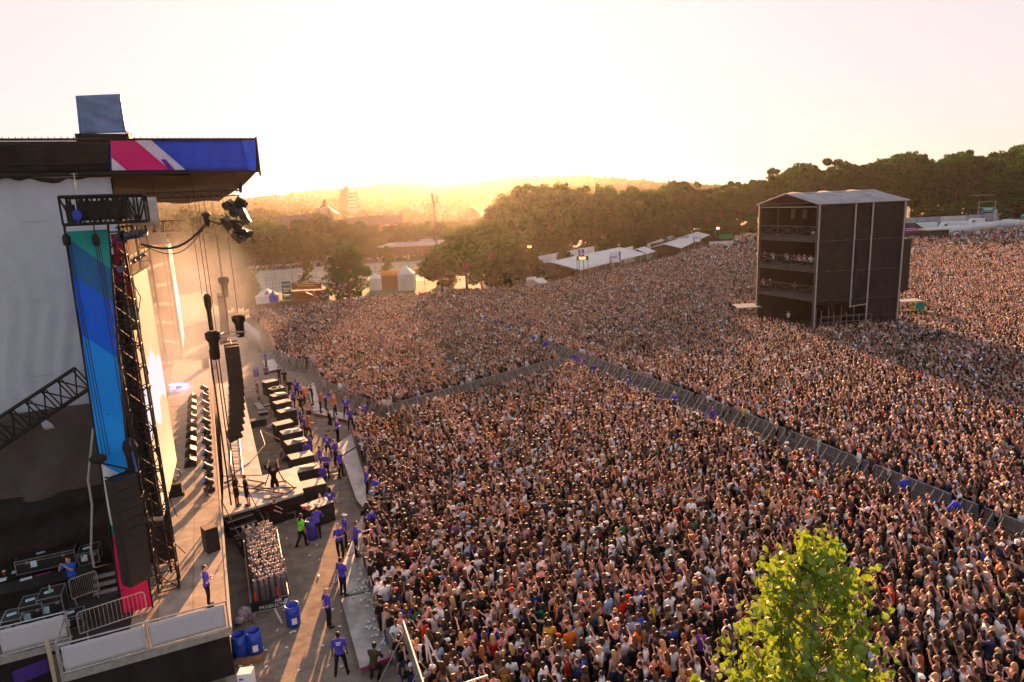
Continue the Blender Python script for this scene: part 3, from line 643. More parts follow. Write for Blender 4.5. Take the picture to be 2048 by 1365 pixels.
# ------------------------------------------------------------------ pit floor things
earth2 = mat('pit_earth', (.25, .195, .15), .95, 0, .25, 1.6, .5)
n_ = earth2.node_tree
mb = MB(); pp = [G(*p) for p in ((452, 1420), (452, 1100), (420, 720), (415, 660), (520, 650), (640, 740), (705, 800), (735, 860), (760, 1000), (765, 1180), (860, 1420))]
mb.add([(p.x, p.y, .004) for p in pp], [tuple(range(len(pp)))[::-1]]); struct(mb.build('pit_ground', earth2))
alu = mat('wet_decking', (.33, .30, .285), .38, .15, .30, 1.3, .15, .5); rim = mat('magenta_trim', (.45, .02, .12), .6)
def prism(poly, z0, z1, mb=None, m=0):
    mb = mb or MB(); n = len(poly); P = [Vector((p[0], p[1], 0)) for p in poly]
    ar = sum(P[i].x * P[(i + 1) % n].y - P[(i + 1) % n].x * P[i].y for i in range(n))
    if ar < 0: P.reverse()
    vs = [(p.x, p.y, z0) for p in P] + [(p.x, p.y, z1) for p in P]
    mb.add(vs, [tuple(range(n - 1, -1, -1)), tuple(range(n, 2 * n))] + [(i, (i + 1) % n, n + (i + 1) % n, n + i) for i in range(n)], m); return mb
def platform(pix, label, z=.35, trimlast=False):
    pl = [G(x, y, z) for x, y in pix]; t = thing('pit_platform', label, 'platform', (pl[0].x, pl[0].y, 0))
    prism(pl, z - .05, z).build('deck', alu, t)
    mb = MB()
    for i, p in enumerate(pl): mb.tube((p.x, p.y, 0), (p.x, p.y, z - .05), .03)
    mb.build('leg', steel, t)
    if trimlast:
        mb = MB(); a, b = pl[0], pl[-1]; d = (b - a).normalized(); nn_ = Vector((d.y, -d.x, 0)) * .03
        mb.obox(a + nn_ * .2 - Vector((0, 0, .12)), b - a, nn_, (0, 0, .12)); mb.build('edge_trim', rim, t)
    return t
platform([(720, 1337), (682, 1197), (746, 1183), (756, 1233), (786, 1312)], 'nearest wet metal pit platform littered with cups, magenta front edge', trimlast=True)
platform([(681, 1194), (675, 1150), (692, 1114), (731, 1100), (734, 1138), (745, 1180)], 'wet metal pit platform bending beside the stewards, just past nearest one')
platform([(693, 1112), (728, 1019), (754, 1010), (733, 1097)], 'bright metal pit platform between two stewards reaching the crowd')
platform([(727, 1016), (713, 1000), (684, 914), (712, 896), (742, 995), (754, 1007)], 'long shiny metal pit platform beside the line of stewards')
platform([(683, 911), (675, 888), (703, 867), (711, 893)], 'small wedge shaped metal pit platform at the crowd corner')
platform([(616, 772), (628, 765), (642, 820), (626, 824)], 'pale metal platform at the far pit bend')
platform([(627, 826), (643, 816), (700, 830), (770, 836), (768, 846), (700, 842)], 'dark metal ledge in front of the far crowd barrier', .3)
platform([(525, 722), (548, 718), (560, 738), (532, 744)], 'farthest small metal platform at the pit corner', .3)
# litter of white cups on the platforms
cupm = mat('white_cup', (.8, .79, .77), .5, var=.05)
mb = MB(); mb.lathe((0, 0, 0), [(.03, 0), (.045, .12), (.04, .12), (.027, .01)], 8); c0 = mb.build('paper_cup', cupm); first = True
for k in range(150):
    if k < 90: t_ = rc.random(); p_ = G(700 + 60 * t_ + rc.gauss(22, 12) - (1 - t_) * 5 + rc.uniform(-10, 25) * t_, 1140 + 175 * t_, .352)
    else: p_ = G(rc.uniform(475, 700), rc.uniform(1000, 1350), .005)
    q = c0 if first else c0.copy()
    if not first: COL.objects.link(q)
    first = False; q.location = (p_.x, p_.y, p_.z + .045); q.rotation_euler = (1.57, rc.uniform(0, 6), rc.uniform(0, 6))
    onp = k < 90; tag(q, 'crushed white paper cup lying on the near metal platform' if onp else 'crushed white paper cup lying on the bare pit earth', 'cup', 'cups on the platform' if onp else 'cups on the earth')
# tall steel fence running out of the bottom of the frame
ft = thing('steel_fence', 'tall grey sheet steel fence with raking tubes at bottom of the crowd', 'fence', G(830, 1420))
mb = MB(); fa, fb = G(806, 1243, 2.4), G(870, 1440, 2.4); d = fb - fa
for k in range(2): mb.obox(Vector((fa.x, fa.y, 0)) + Vector((d.x, d.y, 0)) * (k * .5), Vector((d.x, d.y, 0)) * .495, Vector((.05, 0.01, 0)), (0, 0, 2.35))
mb.build('sheet_panel', steel, ft)
mb = MB(); mb.tube(fa, fb, .04); mb.tube(fa, (fa.x, fa.y, 0), .04)
for k in (.1, .55): p_ = fa + d * k; mb.tube(p_, (p_.x - 1.3, p_.y - .2, 0), .025)
mb.build('frame', steel, ft)
pt = thing('tube_frame', 'white scaffold tubes leaning together in the crowd beside steel fence', 'scaffold', G(880, 1420))
pole = mat('white_tube', (.62, .56, .55), .5, .3); mb = MB(); tp = G(850, 1270, 2.3)
for x_, y_ in ((862, 1400), (925, 1420), (890, 1440)): mb.tube(tp, G(x_, y_, .4), .035)
mb.tube(G(905, 1375, 1.7), G(975, 1352, 1.7), .035); mb.tube(G(905, 1375, 1.7), G(905, 1375, 0), .03); mb.tube(G(975, 1352, 1.7), G(975, 1352, 0), .03); mb.build('tube', pole, pt)
# ------------------------------------------------------------------ the stage
def onU(px, py, u):
    d = ray(px, py); t = (u + S0.xy.dot(SU.xy)) / d.xy.dot(SU.xy); return Vector((d.x * t, d.y * t, CAM_H + d.z * t))
def onV(px, py, v):
    d = ray(px, py); t = (v + S0.xy.dot(SV.xy)) / d.xy.dot(SV.xy); return Vector((d.x * t, d.y * t, CAM_H + d.z * t))
def uvz(p): q = Vector((p.x - S0.x, p.y - S0.y, 0)); return q.dot(SU), q.dot(SV), p.z
def text_mesh(s, h, m, parent, org, xd, yd, name='lettering', th=.01, align='LEFT'):
    cu = bpy.data.curves.new('t', 'FONT'); cu.body = s; cu.size = 1; cu.extrude = .01; cu.align_x = align; cu.resolution_u = 2
    o = bpy.data.objects.new('t', cu); COL.objects.link(o); bpy.context.view_layer.update()
    me = bpy.data.meshes.new_from_object(o.evaluated_get(bpy.context.evaluated_depsgraph_get())); bpy.data.objects.remove(o); bpy.data.curves.remove(cu)
    xd, yd = Vector(xd).normalized(), Vector(yd).normalized(); z = xd.cross(yd)
    mb = MB(); mb.add([Vector(org) + xd * v.co.x * h + yd * v.co.y * h + z * v.co.z * h * .6 for v in me.vertices], [tuple(p.vertices) for p in me.polygons])
    bpy.data.meshes.remove(me); return mb.build(name, m, parent)
black = mat('black_paint', (.016, .015, .015), .55, .1, .2, 5); drape = mat('black_drape', (.018, .015, .015), .95, 0, .35, 1.5, .4)
trussm = mat('black_truss', (.014, .013, .013), .65, .2, .2, 6); galv = mat('galvanised_tube', (.5, .48, .46), .4, .6, .15, 5)
ply = mat('stage_plywood', (.36, .28, .21), .55, 0, 0, spec=.4)
n_ = ply.node_tree; b_ = n_.nodes['Principled BSDF']; tc_ = n_.nodes.new('ShaderNodeTexCoord'); mp = n_.nodes.new('ShaderNodeMapping'); mp.inputs['Rotation'].default_value = (0, 0, -SANG)
br = n_.nodes.new('ShaderNodeTexBrick'); br.inputs['Scale'].default_value = 1; br.inputs['Brick Width'].default_value = 1.22; br.inputs['Row Height'].default_value = 2.44; br.inputs['Mortar Size'].default_value = .012
br.inputs['Color1'].default_value = (.40, .33, .27, 1); br.inputs['Color2'].default_value = (.33, .26, .19, 1); br.inputs['Mortar'].default_value = (.08, .06, .05, 1); br.offset = 0
nz_ = n_.nodes.new('ShaderNodeTexNoise'); nz_.inputs['Scale'].default_value = 1.5; nz_.inputs['Detail'].default_value = 8; nz_.inputs['Roughness'].default_value = .65
cr_ = n_.nodes.new('ShaderNodeValToRGB'); cr_.color_ramp.elements[0].position = .3; cr_.color_ramp.elements[1].position = .7; cr_.color_ramp.elements[0].color = (.55, .52, .5, 1); cr_.color_ramp.elements[1].color = (1.25, 1.25, 1.25, 1)
mx_ = n_.nodes.new('ShaderNodeMix'); mx_.data_type = 'RGBA'; mx_.blend_type = 'MULTIPLY'; mx_.inputs[0].default_value = 1
lk = n_.links.new; lk(tc_.outputs['Object'], mp.inputs[0]); lk(mp.outputs[0], br.inputs[0]); lk(tc_.outputs['Object'], nz_.inputs[0]); lk(nz_.outputs[0], cr_.inputs[0]); lk(br.outputs[0], mx_.inputs[6]); lk(cr_.outputs[0], mx_.inputs[7]); lk(mx_.outputs[2], b_.inputs['Base Color'])
darkfloor = mat('dark_stage_floor', (.035, .03, .03), .7, 0, .3, 2)
def sbox(mb, u0, u1, v0, v1, z0, z1, m=0): mb.obox(S(u0, v0, z0), SU * (u1 - u0), SV * (v1 - v0), (0, 0, z1 - z0), m); return mb
sd_ = thing('stage_deck', 'long raised festival stage deck of worn plywood panels with black skirts', 'stage', S(0, 0, 0))
sbox(MB(), -1.25, 50, 0, 3.35, 1.85, 2.0).build('plywood_floor', ply, sd_)
mb = MB(); sbox(mb, .95, 50, 3.37, 16, 1.84, 1.99); sbox(mb, -1.25, .93, 3.37, 5.25, 1.84, 1.99); mb.build('backstage_floor', darkfloor, sd_)
mb = MB(); sbox(mb, -1.2, 50, .03, .07, 0, 1.83); sbox(mb, -1.24, -1.2, .03, 5.2, 0, 1.8); sbox(mb, .92, .96, 5.25, 12, 0, 1.8); mb.build('skirt', drape, sd_)
mb = MB(); sbox(mb, -1.28, 50, -.09, .0, 1.78, 2.02); mb.build('front_edge', mat('edge_board', (.42, .36, .31), .6), sd_)
mb = MB(); sbox(mb, -1.37, -1.27, -.05, 5.25, 1.72, 1.98); sbox(mb, .80, .90, 5.3, 12, 1.72, 1.98); mb.build('side_beam', galv, sd_)
# white mesh railings
white_mesh = mat('grey_white_mesh', (.50, .48, .52), .85, 0, .12, 30); 
def railing(a, b, label, n=2):
    a, b = Vector(a), Vector(b); t = thing('railing', label, 'railing', a); d = (b - a)
    mb = MB(); nrm = Vector((-d.y, d.x, 0)).normalized()
    for k in range(n):
        A = a + d * (k + .03) / n; Bv = d * .94 / n
        mb.sheet(lambda s_, t_, A=A, Bv=Bv: A + Bv * s_ + Vector((0, 0, .08 + .92 * t_)) + nrm * (.015 * math.sin(s_ * 21) * math.sin(t_ * 5)), 16, 6, .01)
        mb.build('mesh_panel', white_mesh, t) if k == n - 1 else None
    mb = MB(); mb.tube(a + Vector((0, 0, 1.1)), b + Vector((0, 0, 1.1)), .03); mb.tube(a + Vector((0, 0, .04)), b + Vector((0, 0, .04)), .03)
    for k in range(n + 1): p_ = a + d * k / n; mb.tube(p_, p_ + Vector((0, 0, 1.12)), .03)
    mb.build('tube_frame', galv, t); return t
railing(S(-1.32, -.02, 2.0), S(-1.32, 5.2, 2.0), 'pale mesh railing in two panels along the near end of stage')
railing(S(.86, 5.3, 2.0), S(.86, 9.5, 2.0), 'pale mesh railing in the bottom left corner, backstage', 2)
st = thing('side_rail', 'bare galvanised rail joining the two pale mesh railings', 'railing', S(-1.3, 5.25, 2))
mb = MB(); mb.tube(S(-1.3, 5.25, 3.1), S(.85, 5.25, 3.1), .035); mb.tube(S(-1.3, 5.25, 2.1), S(.85, 5.25, 2.1), .035); mb.tube(S(-1.3, 5.25, 1.2), S(-1.3, 5.25, 3.15), .035); mb.build('tube', galv, st)
# things under and before the railings
wood = mat('raw_timber', (.50, .40, .25), .8, 0, .15, 8)
mb = MB(); q0 = G(118, 1380, 1.2); mb.obox(q0, SV * .12, SU * .08, (0, 0, 1.9)); tag(mb.build('timber_post', wood), 'pale timber post standing in front of the corner railing', 'post')
mb = MB(); mb.obox(G(30, 1372, .9), (Vector(G(108, 1340, .9)) - Vector(G(30, 1372, .9))), (0, .03, 0), (0, 0, .55)); tag(mb.build('purple_panel', mat('purple_board', (.07, .03, .22), .7)), 'purple board leaning below the railing in bottom left corner', 'board')
mb = MB(); mb.obox(G(105, 1400, .4), (.5, .12, 0), (0, .04, 0), (.25, .1, 1.7)); tag(mb.build('grey_board', mat('grey_board', (.12, .12, .09), .8)), 'dark grey slanting board next to the pale timber post', 'board')
# pedestrian barrier on the deck
def ped_barrier(a, b, label, h=1.05):
    t = thing('pedestrian_barrier', label, 'barrier', a); a, b = Vector(a), Vector(b); d = b - a; U = Vector((0, 0, 1)); mb = MB()
    mb.path([a + U * .2, a + U * (h - .1), a + U * h + d * .04, b + U * h - d * .04, b + U * (h - .1), b + U * .2, a + U * .2], .02); mb.build('frame', galv, t)
    mb = MB()
    for k in range(1, 16): p_ = a + d * k / 16; mb.tube(p_ + U * .2, p_ + U * h, .008, n=5)
    mb.build('bars', galv, t); s_ = Vector((-d.y, d.x, 0)).normalized() * .3; mb = MB()
    for k in (.1, .9): p_ = a + d * k; mb.tube(p_ - s_ + U * .015, p_ + s_ + U * .015, .02); mb.tube(p_, p_ + U * .2, .02)
    mb.build('foot', galv, t)
ped_barrier(G(162, 1278, 2.0), G(296, 1232, 2.0), 'silver tubular pedestrian barrier on the deck just behind near railing')
ped_barrier(G(146, 1208, 2.0), G(200, 1188, 2.0), 'silver tubular barrier beside the backstage photographer')
# printed tower banner
prt = mat('banner_print', (.0, .1, .6), .75, 0, 0); n_ = prt.node_tree; b_ = n_.nodes['Principled BSDF']
tcn = n_.nodes.new('ShaderNodeTexCoord'); sx = n_.nodes.new('ShaderNodeSeparateXYZ'); lk = n_.links.new; lk(tcn.outputs['UV'], sx.inputs[0])
ma = n_.nodes.new('ShaderNodeMath'); ma.operation = 'MULTIPLY_ADD'; ma.inputs[1].default_value = -.085; lk(sx.outputs[0], ma.inputs[0]); lk(sx.outputs[1], ma.inputs[2])
cr_ = n_.nodes.new('ShaderNodeValToRGB'); cr_.color_ramp.interpolation = 'CONSTANT'; els = cr_.color_ramp.elements
stops = [(0, (.62, .01, .10)), (.175, (.62, .60, .66)), (.435, (.0, .22, .75)), (.55, (.07, .03, .42)), (.562, (.0, .20, .72)), (.66, (.0, .085, .60)), (.82, (.01, .12, .26)), (.905, (.01, .27, .26))]
stops = [(0, (.62, .01, .10)), (.14, (.01, .24, .22)), (.17, (.62, .60, .68)), (.34, (.0, .32, .95)), (.50, (.0, .28, .92)), (.68, (.0, .12, .80)), (.83, (.01, .13, .36)), (.92, (.01, .32, .32))]
for i, (p_, c_) in enumerate(stops):
    e_ = els[i] if i < 2 else els.new(p_); e_.position = p_; e_.color = (*c_, 1)
nzc = n_.nodes.new('ShaderNodeTexNoise'); nzc.inputs['Scale'].default_value = .9; nzc.inputs['Detail'].default_value = 3
lk(tcn.outputs['Object'], nzc.inputs[0]); bpc = n_.nodes.new('ShaderNodeBump'); bpc.inputs['Strength'].default_value = .5; bpc.inputs['Distance'].default_value = .3; lk(nzc.outputs[0], bpc.inputs['Height']); lk(bpc.outputs[0], b_.inputs['Normal'])
lk(ma.outputs[0], cr_.inputs[0]); lk(cr_.outputs[0], b_.inputs['Base Color'])
def uvmap(o, f):
    me = o.data; uv = me.uv_layers.new(name='UVMap')
    for l in me.loops: uv.data[l.index].uv = f(me.vertices[l.vertex_index].co)
tb = thing('tower_banner', 'tall narrow banner, teal over blue with magenta foot, beside the near speaker column', 'banner', S(1.6, 3, 2))
mb = MB(); T_, B_ = 16.62, 2.05
def bf(s_, t_):
    z = B_ + (T_ - B_) * t_; v0, v1 = 3.30 + .36 * (1 - t_), 2.06 + .62 * min(1, (1 - t_) * 1.7)
    w_ = .05 * math.sin(t_ * 34 + s_ * 3) * (1 - t_) + .04 * math.sin(s_ * 9 + t_ * 7)
    return S(1.55 + w_ + .0 * s_, v0 + (v1 - v0) * s_, z)
mb.sheet(bf, 20, 90, .015); o_ = mb.build('printed_cloth', prt, tb); off = Vector(tb.location)
uvmap(o_, lambda c: ((uvz(c + off)[1] - 2.4) / 1.2, (c.z + off.z - B_) / (T_ - B_)))
mb = MB()
mb.tube(S(1.6, 3.7, 2), S(1.6, 3.33, 16.8), .04); mb.tube(S(1.6, 2.66, 2), S(1.6, 2.66, 8), .04); mb.tube(S(1.6, 2.66, 8), S(1.6, 2.03, 16.8), .04)
for z_ in range(3, 17): mb.tube(S(1.62, 3.66 - .36 * (z_ - 2) / 14.6, z_), S(1.62, 2.68 - .62 * max(0, (z_ - 8) / 8.6), z_), .02)
mb.build('frame', trussm, tb)
# small side banner and maroon one behind
mar = mat('maroon_print', (.22, .005, .02), .8, 0, .1, 3); tealp = mat('teal_print', (.01, .10, .10), .8)
m2 = thing('side_banner', 'short maroon banner with teal foot hung behind the rigging box', 'banner', S(5, 2.2, 12)); a1, a2 = onU(219, 458, 4.2), onU(252, 466, 4.2)
mb = MB(); zt, zb = 16.4, 13.6; mb.sheet(lambda s_, t_: Vector((a1.x, a1.y, 0)).lerp(Vector((a2.x, a2.y, 0)), s_) + Vector((0, .05 * math.sin(s_ * 9), zb + (zt - zb) * t_)), 8, 4, .02); mb.build('cloth', mar, m2)
mb = MB(); mb.sheet(lambda s_, t_: Vector((a1.x, a1.y, 0)).lerp(Vector((a2.x, a2.y, 0)), s_) + Vector((0, 0, 12.6 + 1.0 * t_)), 4, 4, .02); mb.build('foot_band', tealp, m2)
# lattice tower behind the banner
tw = thing('truss_tower', 'black lattice tower between the blue banner and the side screen', 'tower', S(3.4, 2.6, 2)); mb = MB()
mb.truss(S(2.9, 2.1, 2.05), S(2.9, 2.1, 16.5), .75, .75, SV, .04, 17); mb.build('lattice', trussm, tw)
mb = MB(); mb.sheet(lambda s_, t_: S(5.2 + .1 * math.sin(s_ * 12), 1.95 + 1.35 * s_, 2.05 + 13.5 * t_), 16, 8, .02); mb.build('backing_drape', drape, tw)
mb = MB(); r_ = random.Random(4)
for k in range(26):
    z_ = 3 + .46 * k; a = S(3 + r_.random(), 1.6 + r_.random(), z_); mb.path([a, a + Vector((r_.uniform(-.2, .2), 0, -.5)), a + Vector((r_.uniform(-.4, .4), .1, -1.2))], .018, 5)
mb.path([S(3.3, 2.0, 2.4), S(3.4, 2.1, 9), S(3.3, 2.0, 15.5)], .05, 6); mb.build('cable_loom', black, tw)
# video screens
def screen_mat(name, c1, c2, c3, es):
    m = mat(name, (.02, .02, .02), .3, 0, 0); n_ = m.node_tree; b_ = n_.nodes['Principled BSDF']; lk = n_.links.new
    t = n_.nodes.new('ShaderNodeTexCoord'); s = n_.nodes.new('ShaderNodeSeparateXYZ'); lk(t.outputs['UV'], s.inputs[0])
    w_ = n_.nodes.new('ShaderNodeTexNoise'); w_.inputs['Scale'].default_value = 2.2; w_.inputs['Detail'].default_value = 3; lk(t.outputs['UV'], w_.inputs[0])
    a = n_.nodes.new('ShaderNodeMath'); a.operation = 'MULTIPLY_ADD'; a.inputs[1].default_value = .5; lk(w_.outputs[0], a.inputs[0]); lk(s.outputs[1], a.inputs[2])
    c = n_.nodes.new('ShaderNodeValToRGB'); e = c.color_ramp.elements; e[0].position = .3; e[0].color = (*c1, 1); e[1].position = .62; e[1].color = (*c2, 1); x = e.new(.85); x.color = (*c3, 1); x = e.new(.60); x.color = (*c1, 1); x = e.new(.83); x.color = (*c2, 1)
    lk(a.outputs[0], c.inputs[0]); lk(c.outputs[0], b_.inputs['Emission Color']); b_.inputs['Emission Strength'].default_value = es; return m
scr = screen_mat('screen_picture', (.62, .36, .20), (.62, .55, .60), (.80, .40, .20), .16)
def video_screen(u0, u1, v, z0, z1, label, m, v1=None):
    t = thing('video_screen', label, 'video screen', S(u0, v, z0)); mb = MB(); v1 = v if v1 is None else v1; mb.sheet(lambda s_, t_: S(u0 + (u1 - u0) * s_, v + (v1 - v) * s_, z0 + (z1 - z0) * t_), 1, 1, 0, smooth=False)
    o = mb.build('display', m, t); of = Vector(t.location); uvmap(o, lambda c: ((uvz(c + of)[0] - u0) / (u1 - u0), (c.z + of.z - z0) / (z1 - z0)))
    mb = MB(); A_, B2 = S(u0 - .06, v + .02, z0 - .06), S(u1 + .06, v1 + .02, z0 - .06); mb.obox(A_, B2 - A_, SV * .2, (0, 0, z1 - z0 + .12)); mb.build('casing', black, t)
    mb = MB()
    for k in range(9): z_ = z0 + (z1 - z0) * k / 8; mb.tube(S(u0 - .05, v + .02, z_), S(u0 - .05, v + .5, z_), .03)
    mb.tube(S(u0 - .1, v + .5, z0), S(u0 - .1, v + .5, z1), .04); mb.build('frame', trussm, t); return t
near_scr = True
video_screen(4.2, 11.0, uvz(onU(300, 860, 4.2))[1], 4.6, 14.5, 'tall glowing peach video screen on the near side of the stage', scr, uvz(onU(344, 860, 11.0))[1])
scr2 = screen_mat('far_screen_picture', (.85, .62, .45), (1, .93, .85), (.9, .5, .25), .25)
video_screen(44, 51, 2.0, 4.6, 14.2, 'tall bright video screen on the far side of the stage in smoke', scr2)
# video wall deep in the stage
vw = mat('video_wall_picture', (.02, .02, .02), .4, 0, 0); n_ = vw.node_tree; b_ = n_.nodes['Principled BSDF']; lk = n_.links.new
t = n_.nodes.new('ShaderNodeTexCoord'); mpn = n_.nodes.new('ShaderNodeMapping'); mpn.inputs['Location'].default_value = (-1.6, -.45, 0); lk(t.outputs['UV'], mpn.inputs[0])
gr = n_.nodes.new('ShaderNodeTexGradient'); gr.gradient_type = 'RADIAL'; lk(mpn.outputs[0], gr.inputs[0]); ml = n_.nodes.new('ShaderNodeMath'); ml.operation = 'MULTIPLY'; ml.inputs[1].default_value = 60; lk(gr.outputs[1], ml.inputs[0])
fr = n_.nodes.new('ShaderNodeMath'); fr.operation = 'FRACT'; lk(ml.outputs[0], fr.inputs[0]); c = n_.nodes.new('ShaderNodeValToRGB'); e = c.color_ramp.elements; e[0].color = (.9, .55, .25, 1); e[0].position = .08; e[1].color = (.42, .18, .06, 1); e[1].position = .2
lk(fr.outputs[0], c.inputs[0]); lk(c.outputs[0], b_.inputs['Emission Color']); b_.inputs['Emission Strength'].default_value = .11
t = thing('video_wall', 'big orange brown video wall with ray pattern at the far end of stage', 'video wall', S(47, 3, 2.5)); mb = MB(); mb.sheet(lambda s_, t_: S(51.5, 2.6 + 9 * s_, 2.6 + 12.5 * t_), 1, 1, 0, smooth=False); o = mb.build('display', vw, t); of = Vector(t.location)
uvmap(o, lambda c: ((uvz(c + of)[1] - 2.6) / 9, (c.z + of.z - 2.6) / 12.5)); mb = MB(); sbox(mb, 51.53, 51.8, 2.5, 11.7, 2.0, 15.2); mb.build('casing', black, t)
# rigging box at the top of the banner
rb = thing('rigging_box', 'black box truss above the blue banner with sunlit right end', 'truss', S(1.2, 2, 16.9))
mb = MB()
for z_ in (16.85, 17.75):
    mb.tube(S(.6, 3.2, z_), S(.6, .75, z_), .055); mb.tube(S(2.0, 3.2, z_), S(2.0, .75, z_), .055)
for k in range(9):
    v_ = 3.2 - 2.45 * k / 8
    for u_ in (.6, 2.0): mb.tube(S(u_, v_, 16.85), S(u_, v_, 17.75), .035)
    mb.tube(S(.6, v_, 16.85), S(2.0, v_, 16.85), .035); mb.tube(S(.6, v_, 17.75), S(2.0, v_, 17.75), .035)
    if k < 8:
        w_ = 3.2 - 2.45 * (k + 1) / 8
        for u_ in (.6, 2.0): mb.tube(S(u_, v_, 16.85 if k % 2 else 17.75), S(u_, w_, 17.75 if k % 2 else 16.85), .03)
        mb.tube(S(.6, v_, 17.75), S(2., w_, 17.75), .03)
mb.build('truss_frame', trussm, rb)
mb = MB(); sbox(mb, 1.0, 2.0, 1.3, 2.8, 16.95, 17.6); sbox(mb, .8, 1.1, 2.85, 3.1, 16.9, 17.5); mb.build('motor_case', black, rb)
mb = MB(); mb.sheet(lambda s_, t_: S(2.2 + .3 * s_, 1.35 - .9 * s_, 16.7 + 1.0 * t_ + .0 * math.sin(s_ * 20)), 12, 6, .02); mb.build('tarpaulin', mat('pale_tarp', (.45, .42, .40), .6, 0, .2, 3, .6), rb)
mb = MB(); c_ = onU(154, 432, .5); mb.ell(c_, (.17, .06, .2), 12, 8); mb.build('blue_badge', mat('blue_badge', (.01, .04, .4), .5), rb)
mb = MB(); c_ = onU(155, 392, 1.3); mb.tube(c_, c_ + Vector((0, 0, .75)), .015); mb.tube(c_ + Vector((0, 0, .2)), c_ + Vector((0, 0, .45)), .05); mb.tube(c_ + Vector((-.1, 0, .72)), c_ + Vector((.1, 0, .72)), .01); mb.build('wind_gauge', galv, rb)
# hoists and chains before the banner
for k, (x_, zt_, zb_, lb) in enumerate(((133, 16.9, 8.6, 'left chain hoist with long double chain beside the blue banner edge'), (192, 16.8, 8.6, 'right chain hoist with long double chain crossing the blue banner'))):
    t = thing('chain_hoist', lb, 'hoist', onU(x_, 480, 1.2)); c_ = onU(x_, 480, 1.2); mb = MB(); mb.lathe((c_.x, c_.y, c_.z - .22), [(.05, 0), (.12, .06), (.13, .3), (.06, .42)], 10); mb.build('motor', black, t)
    mb = MB(); mb.tube(c_ + Vector((0, 0, .2)), (c_.x, c_.y, zt_), .02)
    for dx in (-.05, .03, .1): mb.tube(c_ + Vector((dx, 0, -.2)), (c_.x + dx * 1.6, c_.y, zb_), .014)
    mb.build('chain', black, t)
# near line array
cabm = mat('speaker_cabinet', (.022, .019, .017), .6, 0, .2, 12, .1); grill = mat('speaker_grille', (.028, .024, .021), .75, 0, .25, 60, .3)
def line_array(top, n, hgt, W, Dp, rz, label, curve=.0, taper_last=0.):
    t = thing('line_array', label, 'speaker array', top); z = 0.; x_ = 0.; ang = 0.
    for k in range(n):
        ang = curve * k * k / n; M_ = Matrix.Rotation(rz, 3, 'Z') @ Matrix.Rotation(ang, 3, 'X')
        c = Vector(top) + Matrix.Rotation(rz, 3, 'Z') @ Vector((0, x_, 0)) + Vector((0, 0, z - hgt / 2)); mb = MB()
        a, b, e = M_ @ Vector((W, 0, 0)), M_ @ Vector((0, Dp, 0)), M_ @ Vector((0, 0, hgt * .955)); mb.obox(c - (a + b + e) / 2, a, b, e)
        cb = mb.build('cabinet', cabm, t); mb = MB(); f0 = c + b / 2 - a * .485 - e * .48; mb.obox(f0, a * .97, b * .03, e * .96); mb.build('grille', grill, cb)
        mb = MB()
        for s_ in (-1, 1): q = c + a * .505 * s_ + b * .12; mb.box(q, (.02, .1, hgt * .35), rz)
        mb.build('handle', black, cb)
        z -= hgt * math.cos(ang); x_ -= hgt * math.sin(ang) * .9
    mb = MB(); T = Vector(top); ax = Matrix.Rotation(rz, 3, 'Z')
    for s_ in (-1, 1): mb.tube(T + ax @ Vector((W * .45 * s_, -Dp / 2, .08)), T + ax @ Vector((W * .45 * s_, Dp / 2, .08)), .035)
    mb.tube(T + ax @ Vector((-W * .5, 0, .12)), T + ax @ Vector((W * .5, 0, .12)), .03); mb.build('bumper_frame', trussm, t); return t
naC = onU(243, 962, .9); line_array((naC.x, naC.y, naC.z + .15), 11, .385, .84, .60, toAud - .95, 'big black line array hanging close to camera beside the blue banner', .012)
# its bags and arm
t = thing('hoist_bag', 'black covered hoist bag standing over the near line array', 'hoist', onU(257, 900, 1.0)); c_ = onU(258, 885, 1.0); mb = MB()
mb.lathe((c_.x, c_.y, c_.z - 1.15), [(.08, 0), (.17, .1), (.2, .7), (.26, .95), (.2, 1.2), (.06, 1.3)], 12); mb.build('bag', drape, t); mb = MB(); mb.tube(c_ + Vector((.12, -.15, .1)), c_ + Vector((.2, -.15, -1.1)), .03); mb.build('sling', mat('blue_sling', (.05, .12, .4), .7), t)
t = thing('hoist_bag', 'round black hoist cover at the end of a toothed arm, left of line array', 'hoist', onU(196, 920, 1.0)); c_ = onU(196, 918, 1.0); mb = MB(); mb.ell(c_, (.3, .25, .18), 14, 8); mb.build('cover', drape, t)
mb = MB(); mb.tube(c_ + Vector((-.1, 0, -.12)), onU(272, 942, .8), .035); mb.build('arm', trussm, t)
# pale lining behind and cage legs at the foot of the tower
t = thing('lattice_stand', 'slim lattice leg standing right of the near line array', 'truss', S(2.0, 1.4, 2)); mb = MB(); mb.truss(onU(292, 990, 2.0), onU(308, 1175, 2.0), .3, .3, SV, .02, 9); mb.build('lattice', trussm, t)
t = thing('microphone', 'furry grey microphone on a stand below the side screen', 'microphone', onU(300, 1040, 3.0)); mb = MB(); mb.cap(onU(285, 1040, 3.0), onU(322, 1038, 3.0), .1, .09, 10); mb.build('wind_muff', mat('grey_fur', (.4, .33, .3), .95, 0, .2, 30, .8), t)
mb = MB(); c_ = onU(303, 1045, 3.0); mb.tube(c_, (c_.x, c_.y, 2), .02); mb.build('stand', black, t)
